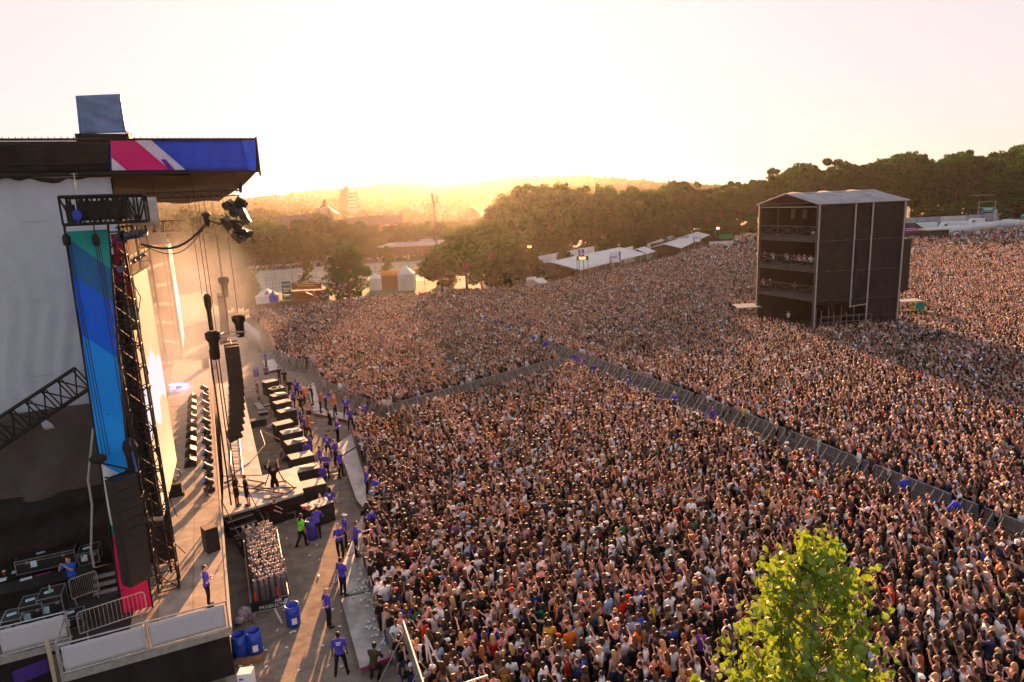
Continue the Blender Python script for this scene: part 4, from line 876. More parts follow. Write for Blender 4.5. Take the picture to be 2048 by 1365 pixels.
# roof
rf = thing('stage_roof', 'long black stage roof slab with blue and magenta print on its near edge', 'stage roof', S(6, -3.2, 18.5)); UF = 6.0
TR, TL, BR, BL = onU(512, 279, UF), onU(0, 282, UF), onU(515, 343, UF), onU(0, 334, UF)
u_, vR, zT = uvz(TR); zB = uvz(BR)[2]; vL = 9.5
mb = MB(); sbox(mb, UF + .06, 49, vR - .0, 14, zB + .05, zT - .05); mb.build('roof_box', black, rf)
vM = uvz(onU(221, 300, UF))[1]
bl = mat('print_blue', (.004, .07, .62), .8, 0, .12, 1.2, .3); mg = mat('print_magenta', (.62, .012, .16), .8, 0, .08, 1.2, .3); lg = mat('print_pale', (.55, .50, .62), .8); pu = mat('print_purple', (.13, .02, .30), .8); b2 = mat('print_deep_blue', (.004, .10, .80), .8)
def FP(px_, py_, du=0.): return onU(px_, py_, UF - du)
def quadpoly(pts, m, nm, du):
    mb = MB(); P = [FP(x, y, du) for x, y in pts]; n = len(P); Q = [p - SU * -.01 for p in P]; mb.add(P + Q, [tuple(range(n)), tuple(range(2 * n - 1, n - 1, -1))] + [(i, n + i, n + (i + 1) % n, (i + 1) % n) for i in range(n)]); return mb.build(nm, m, rf)
mb = MB(); mb.sheet(lambda s_, t_: FP(221 + 291 * s_, (341 - 62 * t_) + .5 * s_) + SU * (.03 * math.sin(s_ * 55) * (1 - .5 * t_) + .02 * math.sin(s_ * 17)), 120, 6, .02); mb.build('blue_print', bl, rf)
quadpoly([(221, 279), (270, 279), (348, 340), (224, 341)], mg, 'magenta_print', .06); quadpoly([(268, 279), (300, 279), (371, 340), (340, 340)], lg, 'pale_stripe', .08)
quadpoly([(321, 319), (331, 319), (350, 340.5), (338, 340.5)], pu, 'purple_stripe', .10); quadpoly([(223, 315), (253, 341), (224, 341)], lg, 'pale_corner', .09); quadpoly([(484, 281), (511, 281), (512, 341), (498, 341)], b2, 'bright_blue_corner', .07)
mb = MB(); mb.sheet(lambda s_, t_: S(UF + .02 + .05 * math.sin(s_ * 30 + t_ * 4), vM + (vL - vM) * s_, zB + .12 + (zT - zB - .3) * t_), 60, 5, .02); mb.build('black_mesh', drape, rf)
mb = MB()
for z_ in (zT, zB): mb.tube(S(UF - .05, vR, z_), S(UF - .05, vL, z_), .05)
mb.tube(S(UF - .05, vM, zB + .42), S(UF - .05, vL, zB + .42), .03)
mb.tube(S(UF - .05, vR, zB - .2), S(UF - .05, vR, zT + .1), .05)
for k in range(60): p_ = S(UF - .02, vR + k * .21, zT + .03); mb.tube(p_, p_ + Vector((0, 0, .07)), .02, n=4)
mb.build('edge_tubes', trussm, rf)
soff = mat('roof_lining', (.06, .045, .03), .9, 0, .2, .6, .3)
mb = MB(); mb.sheet(lambda s_, t_: S(UF + .3 + 42 * s_ ** 1.6, vR + .15 + .5 * min(1, s_ * 9) + (10 - vR) * t_, zB - (.50 * min(1, s_ * 9)) + .10 * math.sin(t_ * 20)), 40, 20, .04); mb.build('soffit_cloth', soff, rf)
mb = MB(); ta, tb_ = onU(292, 392, 5.5), onU(480, 392, 5.5)
t = thing('light_truss', 'slim sunlit ladder truss below the stage roof edge', 'truss', ta); za = ta.z; A0, A1 = uvz(ta)[1], uvz(tb_)[1]
for z_ in (.11, -.11): mb.tube(S(5.5, A0, za + z_), S(5.5, A1, za + z_), .022); mb.tube(S(5.8, A0, za + z_), S(5.8, A1, za + z_), .022)
for k in range(13):
    v0_ = A0 + (A1 - A0) * k / 12; v1_ = A0 + (A1 - A0) * (k + 1) / 12
    mb.tube(S(5.5, v0_, za - .11), S(5.5, v0_, za + .11), .012)
    if k < 12: mb.tube(S(5.5, v0_, za - .11 if k % 2 else za + .11), S(5.5, v1_, za + .11 if k % 2 else za - .11), .014)
mb.build('lattice', trussm, t); mb = MB()
for v_ in (A0 - .3, (A0 + A1) / 2, A1 + .1): mb.tube(S(5.5, v_, za), S(5.5, v_, zB), .015)
mb.build('hanger', trussm, t)
mb = MB(); mb.cap(onU(481, 383, 5.6), onU(481, 368, 5.6), .07, .07, 8); tag(mb.build('hanging_bag', drape), 'small dark bag hanging at the right end of the roof', 'bag')
# covered machine on the roof
t = thing('covered_hoist', 'boxy machine under a blue grey tarpaulin on top of the stage roof', 'machine', onU(205, 272, 7)); mb = MB()
blp = [(160, 268), (250, 266), (240, 188), (152, 192)]; P = [onU(x, y, 6.6) for x, y in blp]
def cv(s_, t_): return P[0].lerp(P[1], s_).lerp(P[3].lerp(P[2], s_), t_) + SU * (.05 * math.sin(s_ * 7 + t_ * 9) * (1 - t_) + .02 * math.sin(t_ * 23 + s_ * 11))
tarpb = mat('blue_grey_tarp', (.13, .20, .38), .5, 0, .18, 1.3, .8)
mb.sheet(cv, 16, 14, .02); mb.sheet(lambda s_, t_: P[1].lerp(P[2], t_) + SU * 1.3 * s_ - SV * (.3 * s_ * (1 - t_) - .05 * s_) , 6, 10, .02); mb.sheet(lambda s_, t_: P[3].lerp(P[2], s_) + SU * 1.3 * t_ + Vector((0, 0, .1 * math.sin(3.14 * s_) * t_)), 8, 4, .02)
mb.sheet(lambda s_, t_: P[0].lerp(P[3], t_) + SU * 1.3 * s_, 4, 8, .02); mb.build('tarpaulin', tarpb, t)
mb = MB(); sbox(mb, 6.3, 8.2, uvz(P[1])[1] - .15, uvz(P[0])[1] + .15, zT, max(zT + .12, P[0].z - .02)); mb.build('base_frame', trussm, t)
# white side scrim and dark lower drape
scrim = mat('white_scrim', (.42, .455, .54), .6, 0, .04, 1.6, 1.0)
n_ = scrim.node_tree; b_ = n_.nodes['Principled BSDF']
t = thing('side_scrim', 'huge pale grey scrim closing the side of the stage house', 'scrim', S(7, 2.2, 9)); us = 6.4
def sc(s_, t_):
    x_ = -40 + 258 * s_; y_top = 334; zt = onU(0, 336, us).z; v = uvz(onU(x_, 500, us))[1]; v = 2.15 + (8.5 - 2.15) * (1 - s_)
    zb = 9.0 - .9 * (1 - s_) ; z = zb + (zt - zb) * t_
    w_ = .10 * math.sin(s_ * 9 + 2) * math.exp(-((t_ - 1) / .12) ** 2) * math.sin(s_ * 30) + .10 * math.exp(-(t_ / .12) ** 2) * math.sin(s_ * 26 + t_ * 20)
    w_ += .035 * math.sin(s_ * 23 + t_ * 6) * math.sin(t_ * 11 + s_ * 4) + .02 * math.sin(s_ * 61 + math.sin(t_ * 9) * 3)
    return S(us + w_, v, z + .06 * math.sin(s_ * 5) * (1 - t_))
mb = MB(); mb.sheet(sc, 70, 60, .02); mb.build('cloth', scrim, t)
mb = MB()
for k in range(3): z_ = 10.8 + k * 3.1; mb.tube(S(us - .0, 2.2, z_), S(us - .0, 8.5, z_), .006, n=4)
mb.build('seam', mat('seam_grey', (.2, .2, .21), .8), t); mb = MB(); mb.tube(S(us - .1, 2.15, 9), S(us - .1, 2.15, 18.6), .03); mb.build('edge_rope', trussm, t)
brown = mat('brown_scrim', (.075, .06, .056), .85, 0, .15, 1.2, .3)
t = thing('lower_drape', 'dark brown and black drape sloping below the pale scrim', 'drape', S(5, 4, 4)); mb = MB()
mb.sheet(lambda s_, t_: S(6.3 + .05 * math.sin(s_ * 16 + t_ * 6), 2.15 + 6.6 * s_, 5.4 + 4.0 * t_ + .0 * s_), 30, 14, .02); mb.build('brown_cloth', brown, t)
mb = MB(); mb.sheet(lambda s_, t_: S(6.2 + .18 * math.sin(t_ * 17 + s_ * 5) * (1 - .4 * t_), 2.15 + 6.6 * s_, 2.0 + 4.0 * t_ - .25 * math.sin(s_ * 3.1) * t_), 30, 30, .02); mb.build('black_cloth', drape, t)
t = thing('brace_truss', 'black diagonal lattice brace crossing the pale scrim', 'truss', onU(90, 800, 4.5)); mb = MB(); a, b = onU(-60, 905, 4.6), onU(165, 757, 4.6)
mb.truss(a, b, .55, .95, SU, .05, 7)
mb.build('lattice', trussm, t)
mb = MB(); c_ = [onU(x, y, 4.2) for x, y in ((186, 858), (180, 920), (176, 960), (184, 1010), (182, 1100), (188, 1135))]; mb.path(c_, .045, 8); tag(mb.build('air_duct', mat('pale_duct', (.33, .31, .31), .6)), 'pale grey flexible duct hanging left of the near line array', 'duct')
# flight cases and tables backstage
alum = mat('case_aluminium', (.45, .44, .45), .35, .8, .1, 9); casep = mat('case_panel', (.02, .018, .018), .5, 0, .2, 6); paper = mat('paper_label', (.45, .60, .66), .8); whitep = mat('white_paper', (.65, .65, .68), .8)
def flight_case(px_, py_, w_, d_, h_, label, rz=SANG, z0=2.0, extras=True):
    c = G(px_, py_, z0); t = thing('flight_case', label, 'flight case'); mb = MB(); mb.box((0, 0, h_ / 2), (w_, d_, h_)); mb.build('body', casep, t)
    mb = MB(); e = .035
    for x in (-1, 1):
        for y in (-1, 1): mb.box((x * w_ / 2, y * d_ / 2, h_ / 2), (e, e, h_ + .01))
        for z in (0.02, h_): mb.box((x * w_ / 2, 0, z), (e * .96, d_, e * .96))
    for y in (-1, 1):
        for z in (0.02, h_): mb.box((0, y * d_ / 2, z), (w_, e * .92, e * .92))
        mb.box((0, y * d_ / 2, h_ * .8), (w_, e * .6, .03))
    mb.build('edging', alum, t); mb = MB()
    for x in (-.3, .3): mb.box((x * w_, -d_ / 2 - .01, h_ * .78), (.12, .03, .12))
    mb.build('latch', alum, t)
    if extras: mb = MB(); mb.box((-.1 * w_, .05, h_ + .008), (.3, .2, .006), .2); mb.build('paper_label', paper, t); mb = MB(); mb.box((-.2 * w_, -d_ / 2 - .012, h_ * .6), (.22, .006, .28)); mb.build('paper_label', paper, t)
    t.location = c; t.rotation_euler = (0, 0, rz); return t
flight_case(98, 1130, 2.1, .75, .6, 'long black flight case with metal edges standing before the black drape', z0=2.7)
flight_case(182, 1120, .75, .8, .55, 'small metal edged flight case right of the long one', z0=2.7)
flight_case(75, 1250, .72, .85, 1.05, 'metal edged rack case with green label, middle of three'); flight_case(113, 1238, .78, .9, 1.15, 'tall metal edged rack case with bottle on top, right of three'); flight_case(35, 1268, .6, .85, .8, 'low metal edged case at left of three racks')
flight_case(148, 1250, .75, .6, .5, 'small open topped case beside the corner of the railing'); flight_case(66, 1275, 1.3, .6, .35, 'flat case with crumpled cloths directly behind the railing')
t = thing('long_table', 'long black covered tables littered with papers backstage', 'table', S(3.2, 5, 2)); mb = MB(); q = G(60, 1165, 2.75); uu, vv, _ = uvz(q); sbox(mb, uu - .4, uu + .5, vv - 2.2, vv + 3.5, 2.65, 2.72); mb.build('tabletop', casep, t); mb = MB(); sbox(mb, uu - .36, uu + .46, vv - 2.1, vv + 3.4, 2.0, 2.645); mb.build('table_skirt', drape, t)
for (x_, y_, m_, nm_, lb_, d_) in ((34, 1143, whitep, 'paper_sheet', 'white paper sheet on the black table, above the others', (.35, .25)), (52, 1158, whitep, 'paper_sheet', 'white paper sheet in middle of the black table', (.4, .2)), (4, 1160, whitep, 'paper_sheet', 'white paper at the left edge of the picture', (.3, .3)), (86, 1148, rim, 'pink_strip', 'hot pink strip lying on the black table', (.55, .08))):
    q = G(x_, y_, 2.73); mb = MB(); mb.box(q, (d_[0], d_[1], .012), SANG + .1); tag(mb.build(nm_, m_), lb_, 'paper' if 'paper' in nm_ else 'strip')
t = thing('drinks_cup', 'small red cup with white rim on the black table', 'cup', G(9, 1150, 2.73)); mb = MB(); q = G(9, 1150, 2.73); mb.lathe(q, [(.04, 0), (.055, .16)], 10); mb.build('cup', mat('red_plastic', (.5, .02, .01), .4), t); mb = MB(); mb.lathe(q + Vector((0, 0, .161)), [(.058, 0), (.058, .02)], 10); mb.build('rim', cupm, t)
t = thing('bottle', 'green water bottle on the tallest rack case', 'bottle', G(101, 1185, 3.17)); mb = MB(); mb.lathe(G(101, 1185, 3.17), [(.04, 0), (.04, .16), (.015, .22), (.015, .26)], 10); mb.build('body', mat('green_bottle', (.2, .45, .3), .3), t); mb = MB(); mb.lathe(G(101, 1185, 3.17) + Vector((0, 0, .262)), [(.018, 0), (.018, .03)], 8); mb.build('lid', cupm, t)
t = thing('wooden_steps', 'small grey steps in shadow at foot of the near line array', 'steps', G(215, 1180, 2)); mb = MB()
for k in range(3): q = G(214, 1187, 2); u0, v0, _ = uvz(q); sbox(mb, u0 + .28 * k, u0 + .28 * k + .26, v0 - .5, v0 + .5, 2.0 + .22 * k, 2.06 + .22 * k + .0)
mb.build('tread', mat('grey_tread', (.25, .22, .22), .7), t)
# ------------------------------------------------------------------ main arrays, rigging, stage front
def tilt_array(px_, pt, pb, yy, n, W, Dp, label, rz=toAud):
    top = D(px_, pt, yy); bot = D(px_, pb, yy); h = (top.z - bot.z) / (n - .5); return top, line_array(top, n, h, W, Dp, rz, label, .03)
topA, _a = tilt_array(462, 690, 868, 33.5, 13, 1.2, .68, 'main black line array hanging over the stage front, curved at bottom')
topB, _b = tilt_array(442, 590, 682, 54, 12, 1.2, .62, 'farther black line array hanging in the smoke at stage far side')
def bag(c, r, h, label):
    t = thing('motor_bag', label, 'hoist', c); mb = MB(); mb.lathe((c.x, c.y, c.z - h), [(r * .45, 0), (r * .55, h * .08), (r * .6, h * .6), (r * .9, h * .74), (r * .92, h * .93), (r * .4, h)], 10); mb.build('bag', drape, t); return t
bag(D(424, 662, 33.5), .42, 1.5, 'black motor bag hanging just left of the main line array'); bag(D(476, 630, 38), .42, 1.3, 'black motor bag hanging above right of the main line array'); bag(D(413, 588, 40), .24, 2.6, 'slim dark motor bag high up in the smoke'); bag(D(446, 554, 52), .45, 1.6, 'dark motor bag above the farther line array')
mb = MB(); b0, b1 = D(432, 673, 33.5), D(478, 671, 33.5); mb.tube(b0, b1, .05); mb.tube(b0 + Vector((0, 1, 0)), b1 + Vector((0, 1, 0)), .04); mb.tube(b0, b0 + Vector((0, 1, 0)), .04); tag(mb.build('spreader_beam', galv), 'horizontal spreader beam above the main line array', 'beam')
roofz = 17.6
def cable(a, b, r, label, nm='steel_cable', m=black, sag=0.):
    mb = MB(); pts = [Vector(a).lerp(Vector(b), k / 10) - Vector((0, 0, sag * math.sin(math.pi * k / 10))) for k in range(11)]; mb.path(pts, r, 5); tag(mb.build(nm, m), label, 'cable')
for (x_, y0, y1, yy, lb) in ((404, 400, 590, 40, 'thin rigging cable dropping to the slim bag in the smoke'), (424, 405, 656, 33.5, 'thin rigging cable dropping to the motor bag beside main array'), (434, 405, 672, 33.7, 'thin rigging cable at the left end of the spreader beam'), (459, 470, 672, 33.6, 'thin rigging cable under the hanging lamp cluster'), (476, 480, 628, 38, 'thin rigging cable above the right hand motor bag'), (446, 430, 556, 52, 'thin rigging cable in smoke above the farther array')):
    bt = D(x_, y1, yy); cable(bt, (bt.x, bt.y, 18), .018, lb)
for k, (x_, dx) in enumerate(((429, 0), (435, .25), (419, -.5))):
    a = D(x_, 700, 33.4); cable(a, (a.x, a.y, 1.6), .03 if k < 2 else .045, ['black cable bundle hanging down left of the main array, inner one', 'black cable bundle hanging down left of the main array, outer one', 'thick black cable run falling in front of the stage edge'][k])
cable(onU(283, 489, 3.5), onU(414, 446, 6.2), .05, 'thick black cable loop sagging from rigging box to the small lamp', sag=.55); cable(onU(283, 489, 3.5), onU(414, 446, 6.2), .02, 'thin black cable sagging below the thick cable loop', sag=.8)
cable(onU(417, 440, 6.2), onU(452, 447, 6.2), .045, 'short black cable from the small lamp to the lamp cluster', sag=.08)
lampb = mat('lamp_black', (.02, .02, .024), .35, .2, .2, 8, coat=.3); lens = mat('lamp_lens', (.05, .12, .45), .1, .2, 0, spec=.8)
t = thing('spotlight', 'small hooded lamp hanging left of the lamp cluster', 'lamp', onU(412, 440, 6.2)); c_ = onU(413, 440, 6.2); mb = MB(); mb.lathe(c_ + Vector((0, 0, -.28)), [(.1, 0), (.13, .25), (.12, .4), (.2, .45), (.19, .55), (.1, .6)], 10); mb.build('housing', lampb, t); mb = MB(); mb.tube(c_ + Vector((0, 0, .3)), (c_.x, c_.y, 17.6), .02); mb.build('hanger', black, t)
t = thing('lamp_cluster', 'tangled cluster of black lamps and barn doors under the roof corner', 'lamp cluster', onU(473, 440, 6.2)); r_ = random.Random(12)
mb = MB()
for k in range(5): mb.tube(onU(r_.uniform(452, 490), r_.uniform(410, 470), 6.2), onU(r_.uniform(452, 490), r_.uniform(410, 470), 6.5), .03)
mb.tube(onU(480, 400, 6.2), onU(482, 460, 6.2), .035); mb.build('bracket', trussm, t)
for (x_, y_, sx, sz) in ((459, 410, .22, .26), (481, 408, .3, .3), (470, 425, .2, .2), (488, 432, .2, .45), (462, 448, .26, .24), (478, 452, .24, .2), (476, 470, .2, .26), (491, 465, .34, .2), (485, 478, .2, .2), (452, 440, .16, .2)):
    mb = MB(); q = onU(x_, y_, 6.2 + r_.uniform(-.2, .3)); mb.box(q, (sx * 1.45, .42, sz * 1.4), r_.uniform(-.6, .6), 0, r_.uniform(-.4, .4), r_.uniform(-.6, .6)); mb.lathe(q + Vector((0, -.12, 0)), [(sx * .55, 0), (sx * .8, .22)], 8, axis=(r_.uniform(-.5, .5), -1, -.3)); mb.build('lamp', lampb, t)
# row of lamps under the rigging box and top of side screen
lampg = mat('warm_lamp', (.5, .35, .2), .3, .4, .1, 8)
def small_lamp(c, label, group, d=(0, -.6, -.8)):
    t = thing('wash_light', label, 'stage light', c, group); mb = MB(); mb.lathe(c, [(.06, 0), (.10, .05), (.10, .22), (.13, .26)], 10, axis=d); mb.build('housing', lampb, t); mb = MB(); mb.lathe(Vector(c) + Vector(d).normalized() * .262, [(.12, 0), (.11, .01)], 10, axis=d); mb.build('lens', lens, t)
    mb = MB(); mb.tube(Vector(c) + Vector((0, 0, .02)), Vector(c) + Vector((0, 0, .3)), .02); mb.build('clamp', trussm, t); return t
for k in range(7): small_lamp(onU(238 + k * 9, 468 - k * 1.5, 2.6 + k * .2), 'small lamp in the golden lit row under the rigging box', 'lamps under the rigging box')
mb = MB(); mb.tube(onU(232, 456, 2.6), onU(300, 446, 4.0), .035); tag(mb.build('lamp_bar', trussm), 'short bar carrying the row of lamps under the rigging box', 'bar')
for k in range(5): small_lamp(onV(250 + k * 10, 535 - k * 6.5, 1.75), 'black lamp in the row along the top of near side screen', 'lamps on the side screen', (-.3, -.8, -.2))
# far side rigging, lit by the sun
t = thing('far_rigging_tower', 'far side rigging tower in golden smoke beyond the stage', 'tower', S(51, 1, 2)); mb = MB(); mb.truss(S(50.5, 4.5, 2.0), S(50.5, 4.5, 18), 1, 1, SV, .07, 12); mb.truss(S(50.5, 5.6, 16), S(50.5, .8, 16), 1, 1, SU, .07, 6); mb.build('lattice', trussm, t)
mb = MB(); mb.sheet(lambda s_, t_: S(50 + .1 * math.sin(s_ * 20), 2.3 + 2.4 * s_, 14.2 + 2.0 * t_), 12, 6, .03); mb.build('cloth', mat('far_cloth', (.5, .4, .3), .8), t)
# footlights along the stage front
def foot_light():
    t = thing('moving_light', 'moving head stage light', 'stage light'); mb = MB(); mb.box((0, 0, .1), (.42, .36, .2)); mb.build('base', lampb, t); mb = MB()
    for s_ in (-1, 1): mb.box((.17 * s_, 0, .38), (.05, .14, .4))
    mb.build('yoke', lampb, t); mb = MB(); d = Vector((0, .75, .55)).normalized(); mb.lathe(Vector((0, 0, .48)) - d * .28, [(.08, 0), (.15, .1), (.16, .38), (.19, .52), (.18, .56)], 12, axis=d); hd = mb.build('head', lampb, t); mb = MB(); mb.lathe(Vector((0, 0, .48)) + d * .285, [(.165, 0), (.16, .012)], 12, axis=d); mb.build('lens', lens, hd); return t
fl0 = foot_light(); ulist = [12.6, 15, 17.4, 19.8, 22.2, 24.6, 27, 29.6, 32.2, 34.8]
for k, u_ in enumerate(ulist):
    o_ = fl0 if k == 0 else dup(fl0, (0, 0, 0)); o_.location = S(u_, .45, 2.0); o_.rotation_euler = (0, 0, toStage + .5 - 1.0 * (k % 2) * .3); tag(o_, 'moving head light in the row along the front stage edge', 'stage light', 'moving lights along the stage front'); o_.scale = (1.15,) * 3
def box_thing(nm, w_, d_, h_, m1, m2, label, cat):
    t = thing(nm, label, cat); mb = MB(); mb.box((0, 0, h_ / 2), (w_, d_, h_)); mb.build('cabinet', m1, t); mb = MB(); mb.box((0, 0, h_ + .012), (w_ * .99, d_ * .99, .02)); mb.build('top_board', m2, t)
    mb = MB(); mb.box((0, -d_ / 2 - .012, h_ * .5), (w_ * .94, .02, h_ * .94)); mb.build('grille', grill, t); return t
def wedge():
    t = thing('floor_monitor', 'wedge shaped floor monitor', 'speaker'); mb = MB(); mb.add([(-.35, -.3, 0), (.35, -.3, 0), (.35, .3, 0), (-.35, .3, 0), (-.35, -.05, .45), (.35, -.05, .45), (.35, .25, .12), (-.35, .25, .12), (-.35, -.3, .3), (.35, -.3, .3)], [(3, 2, 1, 0), (0, 1, 9, 8), (8, 9, 5, 4), (2, 3, 7, 6), (0, 8, 4, 7, 3), (1, 2, 6, 5, 9)]); mb.build('cabinet', black, t)
    mb = MB(); mb.obox((-.33, -.03, .455), (.66, 0, 0), (0, .28, -.315), (0, .012, .012)); mb.build('grille', grill, t); return t
w0 = wedge()
for k in range(9):
    o_ = w0 if k == 0 else dup(w0, (0, 0, 0)); o_.location = S(17.5 + k * 2.0, 1.45, 2.0); o_.rotation_euler = (0, 0, toStage); tag(o_, 'dark floor monitor in the hazy row behind the moving lights', 'speaker', 'floor monitors on the stage'); o_.scale = (1.2,) * 3
t = box_thing('side_fill_speaker', .62, .55, 1.15, black, mat('brown_board', (.22, .14, .10), .6), 'black speaker with brown top near the stage edge, casting a long shadow', 'speaker'); t.location = G(424, 1100, 2.0); t.rotation_euler = (0, 0, toStage + .3)
t = box_thing('side_fill_speaker', .6, .5, 1.1, black, black, 'small black speaker far along the stage edge in smoke', 'speaker'); t.location = G(412, 736, 2.0); t.rotation_euler = (0, 0, toStage + .3)
t = thing('stage_fan', 'round wire fan on top of a dark machine on stage', 'fan', G(354, 990, 2.0)); q = G(354, 990, 2.0); mb = MB(); mb.box(q + Vector((0, 0, .45)), (.6, .55, .5), SANG); mb.box(q + Vector((0, 0, .1)), (.8, .7, .18), SANG); mb.build('machine', black, t)
mb = MB(); fc = q + Vector((0, 0, 1.15)); ax_ = Vector((.3, -1, .35)).normalized(); x_ = ax_.orthogonal().normalized(); y_ = ax_.cross(x_)
for rr in (.33, .2): mb.path([fc + x_ * rr * math.cos(a * .449) + y_ * rr * math.sin(a * .449) for a in range(15)], .035 if rr > .3 else .01, 6)
mb.tube(q + Vector((0, 0, .7)), fc - y_ * .3, .03); mb.build('ring', black, t); mb = MB()
for k in range(6): a = k * 1.047; mb.tube(fc, fc + x_ * .3 * math.cos(a) + y_ * .3 * math.sin(a), .03, .045, 5)
mb.ell(fc, (.07, .07, .07), 8, 6); mb.build('blades', galv, t)
t = thing('microphone_stand', 'thin tripod microphone stand on the near part of stage', 'stand', G(417, 997, 2.0)); q = G(417, 997, 2.0); mb = MB(); mb.tube(q + Vector((0, 0, .15)), q + Vector((0, 0, 1.1)), .018)
for a in (0, 2.1, 4.2): mb.tube(q + Vector((0, 0, .25)), q + Vector((.35 * math.cos(a), .35 * math.sin(a), .01)), .014)
mb.build('tripod', black, t); mb = MB(); mb.tube(q + Vector((-.1, 0, 1.05)), q + Vector((.35, .1, 1.4)), .014); mb.build('boom', black, t)
bluelamp = mat('blue_glow', (.02, .2, .6), .3, emit=(.02, .25, 1.0), es=2.5)
t = thing('follow_light', 'blue glowing flat light unit on the hazy stage floor', 'stage light', S(28, 2.1, 2)); q = G(358, 776, 2.0); mb = MB(); mb.box(q + Vector((0, 0, .1)), (.35, .35, .2)); mb.build('base', black, t); mb = MB(); mb.ell(q + Vector((0, 0, .3)), (.9, .3, .08), 14, 6); mb.build('glowing_panel', bluelamp, t)
# thrust, steps, walkway
thr = mat('pale_walkway', (.46, .43, .40), .5, .1, .22, 1.2, .1, .4)
t = thing('walkway', 'pale raised walkway in front of the stage with ladder track', 'walkway', G(482, 765, 1.4)); wl = [G(*p, 1.4) for p in ((433, 768), (482, 765), (524, 950), (447, 952))]
prism(wl, 1.3, 1.4).build('deck', thr, t); mb = MB(); a, b = wl[1], wl[2]; mb.obox((a.x - .05, a.y, .02), (b.x - a.x, b.y - a.y, 0), (-.04, 0, 0), (0, 0, 1.27)); mb.build('skirt', drape, t)
t = thing('camera_track', 'two thin rails with rungs lying along the pale walkway', 'track', G(460, 800, 1.42)); mb = MB(); ra, rb_ = (G(459, 770, 1.45), G(462, 950, 1.45)), (G(468, 770, 1.45), G(486, 950, 1.45)); mb.tube(*ra, .03); mb.tube(*rb_, .03)
for k in range(20): f_ = k / 19; mb.tube(ra[0].lerp(ra[1], f_), rb_[0].lerp(rb_[1], f_), .02, n=5)
mb.build('rails', mat('track_brass', (.30, .22, .14), .4, .6), t)
t = thing('camera_platform', 'low pale stage extension where crew and camera crane stand', 'platform', G(590, 935, 1.4)); tp_ = [G(*p, 1.4) for p in ((447, 954), (524, 952), (590, 935), (607, 985), (512, 1013), (446, 1032))]
prism(tp_, 1.28, 1.402).build('deck', thr, t); mb = MB(); prism([p.lerp(sum(tp_, Vector()) / 6, .02) for p in tp_], .02, 1.27, mb); mb.build('skirt', drape, t)
t = thing('pit_steps', 'black steps with pale nosings going down from camera platform', 'steps', G(455, 1085, 0)); mb = MB(); mbn = MB(); a0, a1 = G(448, 1033, 1.4), G(500, 1016, 1.4); du = (a1 - a0); dn = Vector((du.y, -du.x, 0)).normalized()
for k in range(6):
    o_ = a0 + dn * (.05 + .42 * k) ; z_ = 1.4 - .23 * (k + 1); mb.obox((o_.x, o_.y, z_ - .04), du, dn * .40, (0, 0, .04)); mbn.obox(Vector((o_.x, o_.y, z_ + .002)) + dn * .36, du, dn * .045, (0, 0, .012))
mb.build('tread', black, t); mbn.build('nosing', galv, t); mb = MB()
for q in (a0 - du * .02, a1 + du * .02): e_ = q + dn * 2.5; mb.path([q + Vector((0, 0, .05)), q + Vector((0, 0, .95)), (e_.x, e_.y, .95), (e_.x, e_.y, 0)], .025); mb.obox((q.x, q.y, 1.0), dn * 2.5 + Vector((0, 0, -1.0)), du.normalized() * .03, (0, 0, .15))
mb.build('handrail', black, t)
t = thing('camera_crane', 'folded black camera crane base with square tube outriggers', 'camera crane', G(555, 985, 1.4)); mb = MB(); Q = lambda x, y, z=1.5: G(x, y, z)
for pa in (((448, 966), (470, 957), (450, 968)), ((495, 960), (530, 966), (505, 978), (592, 975), (573, 988), (470, 972)), ((540, 968), (572, 962), (590, 976)), ((505, 978), (528, 965))):
    mb.path([Q(*p) for p in pa], .045, 6)
for (x_, y_) in ((530, 972), (572, 968), (548, 985)): mb.tube(Q(x_, y_), Q(546, 925, 2.7), .035)
mb.build('base', black, t); mb = MB(); h_ = Q(543, 922, 3.0); mb.box(h_, (.35, .5, .3), .4, 0, .5); mb.box(h_ + Vector((.3, .1, .1)), (.35, .1, .35), .4); mb.tube(h_, h_ + Vector((.5, .5, .55)), .1); mb.build('camera', mat('camera_body', (.18, .15, .13), .4, .2, .3, 10), t)
